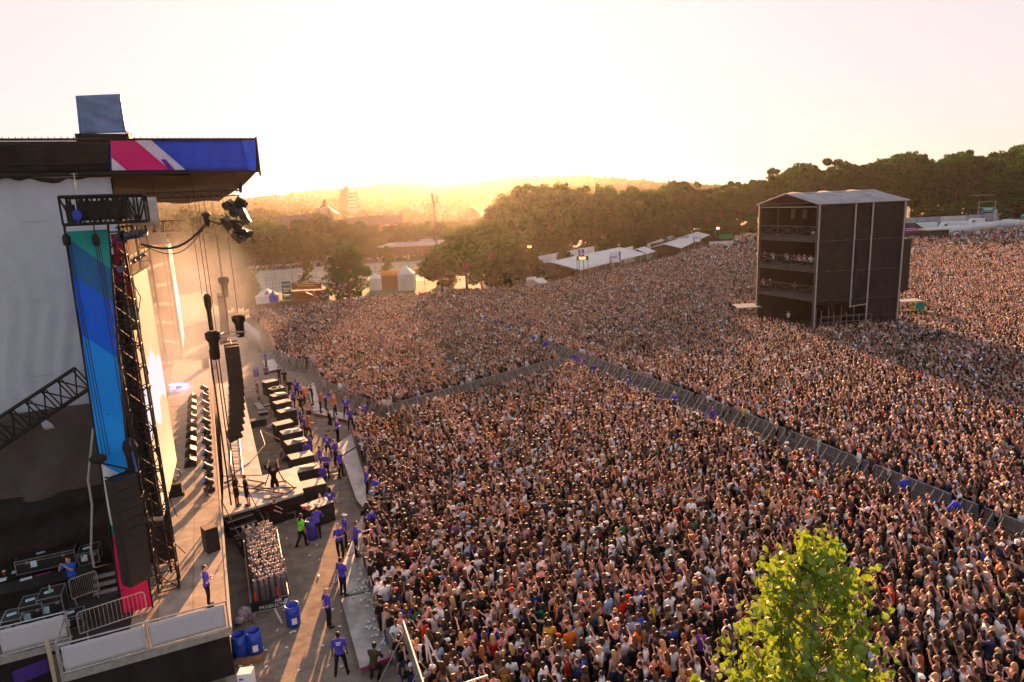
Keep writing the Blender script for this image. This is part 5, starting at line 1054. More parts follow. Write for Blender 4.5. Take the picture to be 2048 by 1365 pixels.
# speaker boxes in the pit
whtop = mat('pale_top_board', (.38, .35, .32), .6, 0, .15, 3)
SUBS = [(540, 762, 'with nothing on it, farthest of the row'), (553, 776, 'with gear on top, second farthest'), (557, 789, 'with folded boards on top'), (564, 803, 'wide and bare, fourth of the row'), (573, 820, 'with loose board on top, fifth of the row'), (566, 845, 'big and bare in the middle of the row'), (582, 862, 'with small item on its corner, mid row'), (592, 882, 'with tilted board on top, below mid row'), (601, 910, 'big and bare, third before the table'), (613, 935, 'with papers and board on top, second before table'), (622, 966, 'nearest big bare one beside the table')]
s0 = box_thing('subwoofer', 1.5, 1.1, 1.3, black, whtop, 'x', 'speaker')
for k, (x_, y_, lb) in enumerate(SUBS):
    q = G(x_, y_, 1.32); o_ = s0 if k == 0 else dup(s0, (0, 0, 0)); o_.location = (q.x, q.y, 0); o_.rotation_euler = (0, 0, toAud + math.pi / 2 + .35 - .03 * k); tag(o_, 'black speaker box in the pit, ' + lb, 'speaker', 'speaker boxes in the pit'); f_ = .82 + .02 * k if k != 10 else 1.0; o_.scale = (f_, f_, 1)
    if 'board' in lb: mb = MB(); mb.box((q.x + .2, q.y - .1, 1.42), (.9, .45, .1), .3 + .3 * k, 0, .1, .15); tag(mb.build('loose_board', whtop), 'pale loose board lying on a pit speaker box, ' + ('far end' if k < 4 else 'fifth box' if k == 4 else 'below mid row' if k == 7 else 'near the table'), 'board')
    if k in (1, 6, 9): mb = MB(); mb.box((q.x - .2, q.y, 1.38), (.4, .25, .1), .5); mb.box((q.x + .25, q.y + .1, 1.37), (.2, .2, .08), 1.); tag(mb.build('small_case', black if k == 1 else cupm), ['', 'black gear on the second farthest pit speaker', '', '', '', '', 'white item on a mid row pit speaker', '', '', 'white papers on the pit speaker second from table'][k], 'gear')
t = box_thing('covered_table', 1.5, 1.0, 1.1, drape, whtop, 'black skirted pit table with pale top cluttered by bottles', 'table'); q = G(634, 1008, 1.1); t.location = (q.x, q.y, 0); t.rotation_euler = (0, 0, toAud + 1.9)
for k, (x_, y_, c, nm, lb) in enumerate(((610, 1018, (.6, .05, .25), 'bag', 'pink bag on the left end of the pit table'), (618, 1016, (.6, .25, .05), 'box', 'orange box on the pit table'), (633, 1012, (.7, .68, .66), 'bag', 'white bag on the pit table'), (640, 998, (.7, .45, .35), 'bottle', 'pinkish bottle standing at the back of the pit table'))):
    q = G(x_, y_, 1.14); mb = MB(); mb.lathe(q, [(.06, 0), (.07, .18), (.03, .26), (.03, .3)], 8) if nm == 'bottle' else mb.ell(q + Vector((0, 0, .07)), (.16, .12, .09), 10, 6); tag(mb.build(nm, mat('clutter%d' % k, c, .6)), lb, nm)
for (x_, y_, w_, h_, m_, lb) in ((517, 852, 1.2, .55, black, 'low black case with open lid beside the pale walkway'), (536, 812, .8, .1, whtop, 'pale flat board lying on earth left of speaker row'), (527, 830, .8, .25, whtop, 'pale low box on the earth above the black case'), (535, 770, .9, .5, whtop, 'white box standing in the far pit, front one'), (551, 918, .8, .35, black, 'black equipment case on cables behind camera platform'), (543, 935, .9, .3, mat('brown_case', (.15, .08, .06), .6), 'brown flat case just behind the camera platform')):
    q = G(x_, y_, 0); t = box_thing('equipment_case', w_, w_ * .6, h_, m_, m_ if m_ is not black else casep, lb, 'case'); t.location = (q.x, q.y, .004); t.rotation_euler = (0, 0, .5)
mb = MB(); q = G(505, 815, 0); mb.box(q + Vector((.6, 0, .06)), (.5, 2.2, .1), .55); tag(mb.build('fallen_board', whtop), 'pale narrow board lying askew beside the walkway', 'board')
litter = mat('litter_bag', (.52, .38, .42), .4, 0, .45, 9, .8); 
def lump(px_, py_, r, label, m=litter, z=0., seed=1):
    q = G(px_, py_, z); r_ = random.Random(seed); mb = MB()
    for k in range(16): a = r_.uniform(0, 6.28); d = r_.uniform(0, .7) * r; mb.ell(q + Vector((math.cos(a) * d, math.sin(a) * d, r_.uniform(.15, .75) * r)), (r * r_.uniform(.25, .5),) * 2 + (r * r_.uniform(.2, .4),), 8, 6)
    t = thing('rubbish_bag', label, 'rubbish', q); mb.build('bag', m, t); return t
lump(490, 1240, .5, 'clear bag full of pale cups on the ground by the cylinder rack'); lump(542, 858, .4, 'small pinkish heap of rubbish by the speaker row', seed=3); lump(596, 1030, .3, 'open bag of red and white rubbish under the platform', seed=5); lump(622, 1068, .3, 'bag of pinkish litter held beside the litter picker', seed=7); lump(575, 920, .5, 'purple tangle of cables and plastic behind camera platform', mat('purple_cable', (.16, .10, .22), .6, 0, .5, 9), seed=9)
# barrels and bins
blueb = mat('blue_plastic', (.01, .055, .42), .35, 0, .12, 4, spec=.5); purpb = mat('violet_plastic', (.06, .04, .32), .4, 0, .1, 4)
def barrel(px_, py_, label, m=blueb, z=0., r=.29, h=.95, mark=False):
    q = G(px_, py_, z); t = thing('barrel', label, 'barrel', q); mb = MB(); mb.lathe(q, [(r * .88, 0), (r, .05), (r, h * .3), (r * 1.04, h * .34), (r, h * .38), (r, h * .62), (r * 1.04, h * .66), (r, h * .7), (r * .98, h), (r * .9, h), (r * .88, h * .6)], 18, smooth=True); mb.build('drum', m, t)
    mb = MB(); mb.lathe(q + Vector((0, 0, h * .55)), [(r * .9, 0), (r * .86, .02)], 18); mb.build('dark_inside', black, t)
    if mark: mb = MB(); mb.box(q + Vector((.14, -r * .93, h * .35)), (.2, .02, .26), .45); mb.build('white_label', cupm, t)
    return t
barrel(588, 1250, 'big blue plastic barrel with white label beside the cylinder rack sign', mark=True); barrel(482, 1312, 'left of two open blue barrels on timber near bottom of pit'); barrel(511, 1304, 'right of two open blue barrels on timber near bottom of pit', mark=True)
barrel(513, 753, 'violet barrel alone on the earth of the far pit', purpb, h=1.0); barrel(429, 738, 'violet bin beside the stage edge behind hanging cables', purpb, r=.35, h=1.2); barrel(727, 836, 'violet barrel on the ledge where the crowd blocks meet', purpb, z=.3); barrel(626, 1078, 'blue bin against the black pit table', purpb, h=1.1)
mb = MB(); q = G(500, 1330, 0); mb.box(q + Vector((-.2, .1, .08)), (1.3, .25, .16), .3); mb.box(q + Vector((-.55, .5, .06)), (.3, .6, .12), .3); tag(mb.build('timber_pallet', mat('orange_timber', (.28, .13, .05), .8, 0, .25, 5)), 'brown timber pieces under the two open blue barrels', 'timber')
t = thing('white_carton', 'white carton with small blue print at bottom of the pit', 'carton', G(497, 1385)); q = G(497, 1385); mb = MB(); mb.box(q + Vector((0, 0, .45)), (.5, .4, .9), .1); mb.build('box', cupm, t); mb = MB(); mb.box(q + Vector((-.1, -.21, .7)), (.15, .01, .08), .1); mb.box(q + Vector((.1, -.19, .5)), (.15, .01, .06), .1); mb.build('print', mat('blue_print_ink', (.1, .1, .4), .7), t)
# black cylinders leaning on the platform, folding chair
for k, (x_, lb) in enumerate(((543, 'left one of two fat dark tubes standing against the camera platform'), (562, 'right one of two fat dark tubes standing against the camera platform'))):
    q = G(x_, 1042 - k * 4, 0); t = thing('drape_roll', lb, 'roll', q); mb = MB(); mb.lathe(q, [(.26, 0), (.26, 1.45)], 14); mb.build('roll', mat('dark_roll', (.055, .05, .05), .8, 0, .2, 4), t); mb = MB(); mb.lathe(q + Vector((0, 0, 1.451)), [(.25, 0), (.25, .03)], 14); mb.build('top', whtop, t)
t = thing('folding_chair', 'dark folding chair tipped beside the black tubes', 'chair', G(585, 1040)); q = G(585, 1038); cm = mat('plum_chair', (.08, .04, .06), .6); mb = MB(); mb.box(q + Vector((0, 0, .45)), (.45, .42, .05), .6, 0, .2); mb.build('seat', cm, t); mb = MB(); mb.box(q + Vector((-.15, .2, .68)), (.45, .04, .4), .6, 0, -.3); mb.build('backrest', cm, t)
for s_ in (-1, 1):
    mb = MB(); mb.tube(q + Vector((.2 * s_, -.2, 0)), q + Vector((.18 * s_, .2, .6)), .015); mb.tube(q + Vector((.2 * s_, .22, 0)), q + Vector((.18 * s_, -.18, .46)), .015); mb.build('leg', galv, t)
# gas cylinders
cylm = mat('cylinder_grey', (.15, .125, .13), .4, .3, .12, 4, spec=.5)
c0 = thing('gas_cylinder', 'grey gas cylinder with collar in the long pack', 'gas cylinder'); mb = MB(); mb.lathe((0, 0, 0), [(.11, 0), (.115, .04), (.115, 1.12), (.10, 1.20), (.06, 1.27), (.035, 1.29), (.03, 1.36)], 12); mb.build('bottle', cylm, c0); mb = MB(); mb.lathe((0, 0, 1.31), [(.07, 0), (.078, .13), (.066, .13), (.060, .03)], 10); mb.build('collar', mat('collar_metal', (.34, .28, .25), .35, .4, .1, 5), c0)
first = True; ca, cb, cc_, cd = (G(x, y, 1.35) for x, y in ((489, 1060), (541, 1048), (571, 1150), (511, 1166)))
for i in range(17):
    for j in range(6):
        f_ = i / 16; g_ = (j + (.45 if i % 2 else 0)) / 5.5; q = ca.lerp(cd, f_).lerp(cb.lerp(cc_, f_), g_) + Vector((rc.gauss(0, .03), rc.gauss(0, .03), 0)); q.z = .05 + rc.uniform(0, .07)
        if first: c0.location = q; first = False; o_ = c0
        else: o_ = dup(c0, q)
        tag(o_, 'grey gas cylinder with metal collar standing in the long pack beside steps', 'gas cylinder', 'gas cylinders in the pack')
t = thing('cylinder_rack', 'metal rack around gas cylinders with a black lettered sign board', 'rack', G(515, 1240)); fl = [G(507, 1246, .05), G(582, 1230, .05)]; bk = [Vector((ca.x - .2, ca.y + .2, .05)), Vector((cb.x + .2, cb.y + .2, .05))]
mb = MB(); cs = [fl[0], fl[1], bk[1], bk[0]]
for z_ in (.03, .5, .95):
    for a, b in zip(cs, cs[1:] + cs[:1]): mb.tube((a.x, a.y, z_), (b.x, b.y, z_), .03)
for a in cs: mb.tube((a.x, a.y, 0), (a.x, a.y, 1.05), .035)
mb.build('frame', mat('rack_metal', (.3, .27, .27), .5, .4), t); xd = (fl[1] - fl[0]).normalized(); nd = Vector((xd.y, -xd.x, 0)); w_ = (fl[1] - fl[0]).length
mb = MB(); mb.obox(fl[0] + nd * .04 + Vector((0, 0, .52)), xd * w_ * .98, nd * .02, (0, 0, .44)); mb.build('sign_board', black, t); oo = fl[0] + nd * .065
text_mesh('AIR', .2, printm, t, oo + xd * .62 * w_ + Vector((0, 0, .78)), xd, (0, 0, 1)); text_mesh('PRODUCTS', .2, printm, t, oo + xd * .2 * w_ + Vector((0, 0, .58)), xd, (0, 0, 1))
mb = MB()
for k in range(3): o_ = oo + xd * (w_ * .84 + k * .05) + Vector((0, 0, .62)); mb.obox(o_, xd * .03, nd * .008, xd * .09 + Vector((0, 0, .24)))
mb.build('emblem', printm, t); mb = MB(); mb.tube(fl[0] + xd * .9 + nd * .1 + Vector((0, 0, .5)), fl[0] + xd * 1.15 + nd * .5, .05); mb.build('white_tube', pole, t)
for k, (i_, lb) in enumerate(((.12, 'left'), (.72, 'right'))): q = fl[0] + xd * w_ * i_ - nd * .15; mb = MB(); mb.lathe((q.x, q.y, .97), [(.05, 0), (.05, .35), (.02, .4)], 8); tag(mb.build('red_bottle', mat('red_paint', (.6, .03, .02), .4)), 'small red bottle at the %s of the cylinder pack front' % lb, 'bottle')
for k, (pa, lb) in enumerate(((((455, 955), (500, 925), (530, 890), (520, 860), (560, 880)), 'black cable snaking over the pale walkway'), (((560, 900), (580, 935), (560, 960), (600, 975), (585, 940)), 'black cable coil on the earth behind the camera platform'), (((520, 800), (545, 830), (530, 850), (560, 870)), 'thin black cable on the earth left of the speaker row'))):
    mb = MB(); mb.path([G(x, y, 1.43 if k == 0 else .03) for x, y in pa], .025, 5); tag(mb.build('power_cable', black), lb, 'cable')
# a few timbers across the pit path
mb = MB(); a, b = G(640, 947, .1), G(672, 943, .1); mb.obox(a, b - a, (0, .25, 0), (0, 0, .1)); tag(mb.build('timber_beam', wood), 'upper pale timber beam lying across the pit path', 'timber')
mb = MB(); a, b = G(650, 955, .1), G(680, 950, .1); mb.obox(a, b - a, (0, .2, 0), (0, 0, .1)); tag(mb.build('timber_beam', wood), 'lower pale timber beam lying across the pit path', 'timber')
# corrugated white fence beyond the pit
t = thing('pit_end_fence', 'pale ribbed fence wall closing the far end of the pit', 'fence', G(455, 690)); mb = MB(); a, b, c = G(452, 668, 0), G(486, 672, 0), G(523, 706, 0)
for p_, q_ in ((a, b), (b, c)): mb.sheet(lambda s_, t_: Vector(p_).lerp(q_, s_) + Vector((.0, .08 * math.sin(s_ * 70), 2.5 * t_)), 90, 1, .03)
mb.build('ribbed_sheet', mat('fence_white', (.45, .43, .42), .6), t); mb = MB()
for k in range(9): p_ = a.lerp(b, k / 4) if k < 5 else b.lerp(c, (k - 4) / 4); mb.tube((p_.x + .1, p_.y - .12, 0), (p_.x + .1, p_.y - .12, 2.6), .03)
mb.build('post', galv, t)
# stage smoke
smk = bpy.data.materials.new('stage_smoke'); smk.use_nodes = True; n_ = smk.node_tree; n_.nodes.remove(n_.nodes['Principled BSDF']); pv_ = n_.nodes.new('ShaderNodeVolumePrincipled')
tc_ = n_.nodes.new('ShaderNodeTexCoord'); nz_ = n_.nodes.new('ShaderNodeTexNoise'); nz_.inputs['Scale'].default_value = .16; nz_.inputs['Detail'].default_value = 4; nz_.inputs['Roughness'].default_value = .6; nz_.inputs['Distortion'].default_value = .6
gd = n_.nodes.new('ShaderNodeTexGradient'); gd.gradient_type = 'SPHERICAL'; mp_ = n_.nodes.new('ShaderNodeMapping'); mp_.vector_type = 'POINT'
mr_ = n_.nodes.new('ShaderNodeMapRange'); mr_.inputs[1].default_value = .44; mr_.inputs[2].default_value = .68; mr_.inputs[3].default_value = 0; mr_.inputs[4].default_value = 1
mu = n_.nodes.new('ShaderNodeMath'); mu.operation = 'MULTIPLY'; mu2 = n_.nodes.new('ShaderNodeMath'); mu2.operation = 'MULTIPLY'; mu2.inputs[1].default_value = .13
lk = n_.links.new; lk(tc_.outputs['Object'], nz_.inputs[0]); lk(tc_.outputs['Object'], mp_.inputs[0]); mp_.inputs['Scale'].default_value = (1 / 8., 1 / 20., 1 / 9.); lk(mp_.outputs[0], gd.inputs[0])
lk(nz_.outputs[0], mr_.inputs[0]); lk(mr_.outputs[0], mu.inputs[0]); lk(gd.outputs[1], mu.inputs[1]); lk(mu.outputs[0], mu2.inputs[0]); lk(mu2.outputs[0], pv_.inputs['Density'])
pv_.inputs['Color'].default_value = (1, .98, .97, 1); pv_.inputs['Anisotropy'].default_value = .0; lk(pv_.outputs[0], n_.nodes['Material Output'].inputs['Volume'])
mb = MB(); mb.ell((0, 0, 0), (8, 20, 9), 20, 12); so_ = mb.build('smoke', smk); so_.location = S(34, 1.5, 8.5); so_.rotation_euler = (0, 0, SANG - .12); struct(so_, 'stuff')
# ------------------------------------------------------------------ control tower in the crowd
tL, tN, tR, tF = towerP
def zat(px_, py_, p): return D(px_, py_, p.y).z
ze = zat(1632, 409, tN); zf = [zat(1629, 603, tN), zat(1630, 545, tN), zat(1632, 484, tN)]; zr = ze + 1.25
ct = thing('control_tower', 'tall black four storey control tower with pale ridged roof standing in the crowd', 'control tower', (tN.x, tN.y, 0))
meshm = mat('black_scrim', (.017, .015, .015), .9, 0, .3, .9, .8); polem = mat('pale_pole', (.42, .39, .40), .5, .4); deckm = mat('deck_beam', (.07, .06, .055), .7, 0, .2, 2)
def up(p, z): return Vector((p.x, p.y, z))
mb = MB()
def wall(a, b, z0, z1, off=.0, nu=30, ins=0.):
    d = b - a; nrm = Vector((d.y, -d.x, 0)).normalized()
    mb.sheet(lambda s_, t_: up(a.lerp(b, ins + (1 - 2 * ins) * s_), z0 + (z1 - z0) * t_) + nrm * (off + .07 * math.sin(s_ * 17 + t_ * 5) * math.sin(t_ * 9 + s_ * 3)), nu, 24, .02)
wall(tN, tN.lerp(tR, .42), 3.8, ze - .1); wall(tN.lerp(tR, .45), tN.lerp(tR, .60), 3.4, ze - .1, .05, 12); wall(tN.lerp(tR, .62), tR, .1, ze - .1, .02); mb.build('front_mesh', meshm, ct)
mb = MB(); wall(tR, tF, .1, ze - .1); wall(tF, tL, .1, ze - .1); mb.build('rear_mesh', meshm, ct)
for k, f_ in enumerate((0, .42, .62, 1.)):
    mb = MB(); p = tN.lerp(tR, f_); d = (tR - tN).normalized(); nn_ = Vector((d.y, -d.x, 0)) * .14; mb.tube(up(p, .1 if k != 1 else 3.3) + nn_, up(p, ze) + nn_, .085); mb.build('corner_pole', polem, ct)
mb = MB(); p, q = tN.lerp(tR, .42), tN.lerp(tR, .62); mb.tube(up(p, 3.4) + nn_, up(q, 3.6) + nn_, .06); mb.build('cross_pole', polem, ct)
for p in (tL, tN, tR, tF): mb = MB(); mb.box(up(p, ze / 2), (.32, .32, ze)); mb.build('post', deckm, ct)
mb = MB(); mb.box(up(tL.lerp(tN, .33), (ze + zf[2]) / 2), (.12, .12, ze - zf[2])); mb.build('post', deckm, ct)
mb = MB()
for z_ in (zf[0], zf[1], zf[2], 2.2): mb.tube(up(tN, z_) + nn_ * .8, up(tR, z_) + nn_ * .8, .03)
mb.build('seam_batten', deckm, ct)
fd = (tN - tL); fn = Vector((fd.y, -fd.x, 0)).normalized() * -1
if fn.dot(-tN) < 0: fn = -fn
for z_ in zf: mb = MB(); prism([p.lerp(_c, .01) for p in towerP], z_, z_ + .12, mb); mb.obox(up(tL, z_ - .12) , fd, -fn * .15, (0, 0, .55)); mb.build('deck', deckm, ct)
mb = MB(); prism([p.lerp(_c, -.02) for p in towerP], .05, .35, mb); mb.build('deck', deckm, ct)
for z_ in zf:
    mb = MB(); z0 = z_ + .5
    for h_ in (.1, 1.15): mb.tube(up(tL, z0 + h_), up(tN, z0 + h_), .06)
    for k in range(4):
        a, b = tL.lerp(tN, k / 3), tL.lerp(tN, (k + 1) / 3 if k < 3 else 1); mb.tube(up(a, z0), up(a, z0 + 1.15), .05)
        if k < 3: mb.tube(up(a, z0 + .1), up(b, z0 + 1.15), .035); mb.tube(up(a, z0 + 1.15), up(b, z0 + .1), .035)
    mb.build('railing', mat('railing_brown', (.10, .085, .075), .6), ct)
# roof: gable over the open face, ridge running back
ov = 1.06; E = [ _c + (p - _c) * ov for p in towerP]; g0, g1 = E[0].lerp(E[1], .5), E[3].lerp(E[2], .5)
roofm = mat('roof_sheet', (.30, .27, .28), .6, 0, .18, .8, .5); mb = MB()
mb.sheet(lambda s_, t_: up(g0.lerp(g1, s_).lerp(E[1].lerp(E[2], s_), t_), zr - (zr - ze) * t_ + .12 * math.sin(s_ * 19) * (1 - t_ * .5)), 40, 6, .04)
mb.sheet(lambda s_, t_: up(g0.lerp(g1, s_).lerp(E[0].lerp(E[3], s_), t_), zr - (zr - ze) * t_ + .12 * math.sin(s_ * 19) * (1 - t_ * .5)), 40, 6, .04); mb.build('roof', roofm, ct)
mb = MB()
for a, b in ((up(E[0], ze), up(g0, zr)), (up(g0, zr), up(E[1], ze)), (up(E[1], ze), up(E[2], ze)), (up(g0, zr), up(g1, zr))): mb.tube(a, b, .08)
mb.tube(up(tL, ze - .3), up(tN, ze - .3), .06); mb.build('roof_edge', polem, ct)
mb = MB(); a, b = tN.lerp(tR, .02) + nn_ * 8, tN.lerp(tR, .62) + nn_ * 8; dd = b - a
for k in range(5):
    p = a.lerp(b, k / 4); mb.tube(up(p, 0), up(p, 3.3 - .2 * k), .04); mb.tube(up(p - nn_ * 7, 0), up(p - nn_ * 7, 3.5), .04)
for h_ in (.6, 1.2, 1.9, 2.6): mb.tube(up(a, h_), up(b, h_), .035)
mb.tube(up(a, .1), up(a.lerp(b, .5), 3), .03); mb.build('scaffold', mat('scaffold_dark', (.20, .18, .18), .5, .4), ct)
mb = MB(); mb.obox(up(tR + (tR - tN).normalized() * .3, 4.8), (tR - tN).normalized() * .9, (tF - tR).normalized() * .6, (0, 0, 6.0)); mb.build('side_array', black, ct)
mb = MB()
for k in range(2): p = tL.lerp(tN, .42 + .2 * k) - fn * 1.5; mb.box(up(p, zf[2] + 3.0), (.35, .35, 1.1))
mb.build('hanging_projector', mat('projector_grey', (.10, .10, .10), .5), ct)
mb = MB(); mb.box(up(tL.lerp(tN, .95) + fn * .2, zf[2] + 1.0), (.35, .2, .3), .3); mb.build('floodlight', polem, ct)
mb = MB(); p = tL.lerp(tN, .5) - fn * 1.2; mb.box(up(p, .9), (3.5, 1, .3), math.atan2(fd.y, fd.x)); mb.box(up(p, .6), (3.2, .8, .5), math.atan2(fd.y, fd.x)); mb.build('control_desk', casep, ct)
ftow = math.atan2(fn.y, fn.x) - math.pi / 2
TW = [(.06, 1, (.02, .02, .02), 'cross', 'short', 'dark brown', 'dark dressed watcher at far left of the third storey'), (.22, 1, (.55, .65, .75), 'film', 'short', 'black', 'watcher in pale blue filming, third storey left'), (.47, 1, (.45, .45, .5), 'film', 'short', 'brown', 'watcher in grey shirt near middle of third storey'), (.60, 1, (.12, .03, .05), 'fwd', 'long', 'black', 'watcher in maroon leaning on the third storey rail'),
      (.68, 1, (.6, .35, .3), 'fwd', 'long', 'brown', 'watcher in pink leaning on the third storey rail'), (.77, 1, (.6, .4, .35), 'fwd', 'tied', 'blonde', 'watcher in peach top leaning on the third storey rail'), (.87, 1, (.75, .78, .85), 'fwd', 'short', 'brown', 'watcher in white shirt near right end of third storey'), (.95, 1, (.5, .4, .15), 'fwd', 'long', 'brown', 'watcher in ochre at right end of third storey'),
      (.06, 0, (.6, .25, .22), 'fwd', 'short', 'ginger', 'watcher in salmon shirt at left end of second storey'), (.19, 0, (.05, .05, .05), 'fwd', 'short', 'black', 'watcher in white cap leaning on the second storey rail'), (.62, 0, (.2, .15, .08), 'clap', 'long', 'dark brown', 'technician in dark clothes mid second storey')]
GP['fwd'] = prep(make_human('gf', 'fwd', 'fwd', 'stand', False, .15, True, .016, .2)); GP['clap'] = CH[7]
for f_, lv, c_, ps, hk, hc_, lb in TW: p = tL.lerp(tN, f_) - fn * .45; person(GP[ps], up(p, zf[lv] + .12), ftow + rc.uniform(-.3, .3), 1.0, 'tee', c_, 'trousers', blackc, 'fair' if hc_ != 'black' else 'tanned', hk, hc_, (.02, .02, .02), lb, None, (.7, .7, .7) if 'white cap' in lb else None)
p = G(1576, 650, .35); person(GP['cross'], p, ftow, 1, 'tee', (.6, .6, .62), 'trousers', blackc, 'fair', 'short', 'brown', (.02, .02, .02), 'technician in white shirt at the ground floor desk of tower')
mb = MB(); a, b = G(1731, 652, 1.6), G(1738, 668, 0)
for s_ in (-.25, .25): mb.tube((a.x + s_, a.y + .8, 2.0), (b.x + s_, b.y, 0), .03)
for k in range(6): f_ = (k + .5) / 6; mb.tube((b.x - .25 + (a.x - b.x) * f_, b.y + (a.y + .8 - b.y) * f_, 2 * f_), (b.x + .25 + (a.x - b.x) * f_, b.y + (a.y + .8 - b.y) * f_, 2 * f_), .03)
tag(mb.build('ladder', wood), 'pale wooden ladder leaning by the foot of the control tower', 'ladder')
person(GP['apart'], G(1748, 666, 0), 2, 1.05, 'tee', (.65, .5, .02), 'trousers', blackc, 'fair', 'short', 'brown', (.02,) * 3, 'person in bright yellow vest beside the ladder at tower foot')
for x_, c_, lb in ((1822, (.60, .48, .02), 'person in yellow under the teal sign right of tower, left one'), (1836, (.65, .5, .03), 'person in yellow under the teal sign right of tower, right one')): person(GP['cross'], G(x_, 636, .6), 3, 1, 'tee', c_, 'trousers', blackc, 'tanned', 'short', 'black', (.02,) * 3, lb)
q = G(1815, 650, 0); t = thing('viewing_box', 'small raised shelter with pale top and teal sign right of the tower', 'shelter', q); mb = MB(); mb.box(q + Vector((0, .6, 1.1)), (2.2, 1.5, 1.3)); mb.build('body', meshm, t); mb = MB(); mb.box(q + Vector((.2, .6, 2.9)), (3.0, 1.9, .15), .1); mb.build('top', whtop, t); mb = MB()
for x_, y_ in ((-1, 0), (1.5, 0), (-1, 1.2), (1.5, 1.2)): mb.tube(q + Vector((x_, y_, 0)), q + Vector((x_, y_, 2.85)), .04)
mb.build('leg', galv, t); mb = MB(); mb.box(q + Vector((1.2, -.3, 2.3)), (1.1, .05, .8)); mb.build('sign', mat('teal_sign', (.0, .20, .18), .6), t)
q = G(1493, 652, 0); t = thing('camera_riser', 'low camera riser with pale canopy left of the control tower', 'riser', q); mb = MB(); mb.box(q + Vector((0, 0, .7)), (2.2, 2, 1.4)); mb.build('base', meshm, t); mb = MB(); mb.box(q + Vector((0, 0, 2.6)), (3.0, 2.2, .1), 0, 0, .06); mb.build('canopy', whtop, t); mb = MB()
for x_ in (-1.2, 1.2): mb.tube(q + Vector((x_, 0, 0)), q + Vector((x_, 0, 2.6)), .04)
mb.build('pole', galv, t)

# ------------------------------------------------------------------ trees
def leaf_mat(name, c, tr=.45):
    m = bpy.data.materials.new(name); m.use_nodes = True; n = m.node_tree; n.nodes.remove(n.nodes['Principled BSDF']); L = n.links.new
    d = n.nodes.new('ShaderNodeBsdfDiffuse'); t = n.nodes.new('ShaderNodeBsdfTranslucent'); x = n.nodes.new('ShaderNodeMixShader'); x.inputs[0].default_value = tr
    tc = n.nodes.new('ShaderNodeTexCoord'); nz = n.nodes.new('ShaderNodeTexNoise'); nz.inputs['Scale'].default_value = .45; nz.inputs['Detail'].default_value = 6; nz.inputs['Roughness'].default_value = .7; L(tc.outputs['Object'], nz.inputs[0])
    oi = n.nodes.new('ShaderNodeObjectInfo'); ad = n.nodes.new('ShaderNodeMath'); ad.operation = 'MULTIPLY_ADD'; ad.inputs[1].default_value = .35; L(oi.outputs['Random'], ad.inputs[0]); L(nz.outputs[0], ad.inputs[2])
    cr = n.nodes.new('ShaderNodeValToRGB'); e = cr.color_ramp.elements; e[0].position = .42; e[1].position = .88; e[0].color = (c[0] * .55, c[1] * .55, c[2] * .6, 1); e[1].color = (c[0] * 1.55, c[1] * 1.35, c[2] * 1.1, 1)
    L(ad.outputs[0], cr.inputs[0]); L(cr.outputs[0], d.inputs[0]); L(cr.outputs[0], t.inputs[0]); L(d.outputs[0], x.inputs[1]); L(t.outputs[0], x.inputs[2]); L(x.outputs[0], n.nodes['Material Output'].inputs[0]); return m
fol = leaf_mat('foliage', (.022, .080, .014)); fol2 = leaf_mat('young_foliage', (.11, .125, .022)); bark = mat('bark', (.07, .05, .035), .9, 0, .3, 4, .5)
def crown_mesh(seed, W=5.5, H=9., z0=3.5, nclump=34, per=150, ls=.42, cone=False):
    r = np.random.default_rng(seed); V, F = [], []; cl = []
    for k in range(nclump):
        h = r.random() ** .8; a = r.uniform(0, 6.28)
        prof = (1 - h * .92) if cone else math.sqrt(max(.05, 1 - (h * 1.9 - .85) ** 2 * .9))
        rad = W * prof * r.uniform(.45, .95); cl.append((math.cos(a) * rad, math.sin(a) * rad, z0 + h * H * r.uniform(.86, 1.12), r.uniform(.13, .30) * W * (1.0 if not cone else .8)))
    for cx_, cy_, cz_, cr_ in cl:
        n = int(per * r.uniform(.6, 1.3)); d = r.normal(size=(n, 3)); d /= np.linalg.norm(d, axis=1)[:, None]; rr = cr_ * r.uniform(.55, 1.12, n) ** 1
        P = np.array([cx_, cy_, cz_]) + d * rr[:, None] * np.array([1, 1, .72])
        ax = r.normal(size=(n, 3)) + d * .8; ax /= np.linalg.norm(ax, axis=1)[:, None]; up_ = r.normal(size=(n, 3)); u = np.cross(ax, up_); u /= np.linalg.norm(u, axis=1)[:, None]; v = np.cross(ax, u); s = ls * r.uniform(.5, 1.25, n)
        for i in range(n):
            b = len(V); p = P[i]; V += [p - u[i] * s[i], p - v[i] * s[i] * .6, p + u[i] * s[i], p + v[i] * s[i] * .6]; F.append((b, b + 1, b + 2, b + 3))
    me = bpy.data.meshes.new('crown'); me.from_pydata([tuple(map(float, p)) for p in V], [], F); me.update(); return me, cl
def trunk_mb(cl, W, H, z0, seed=0, r0=.38):
    mb = MB(); top = (0, 0, z0 + H * .55); mb.tube((0, 0, -1.5), (0, 0, z0), r0, r0 * .72, 9); mb.tube((0, 0, z0), top, r0 * .72, r0 * .3, 8)
    for k, c in enumerate(cl[::2]): f = .1 + .8 * min(1, max(0, (c[2] - z0) / H)); st = Vector((0, 0, z0 + (H * .5) * f * .8)); mid = st.lerp(Vector(c[:3]), .5) + Vector((0, 0, .3)); mb.tube(st, mid, r0 * .34, r0 * .2, 5); mb.tube(mid, c[:3], r0 * .2, r0 * .06, 5)
    return mb
PROT = []
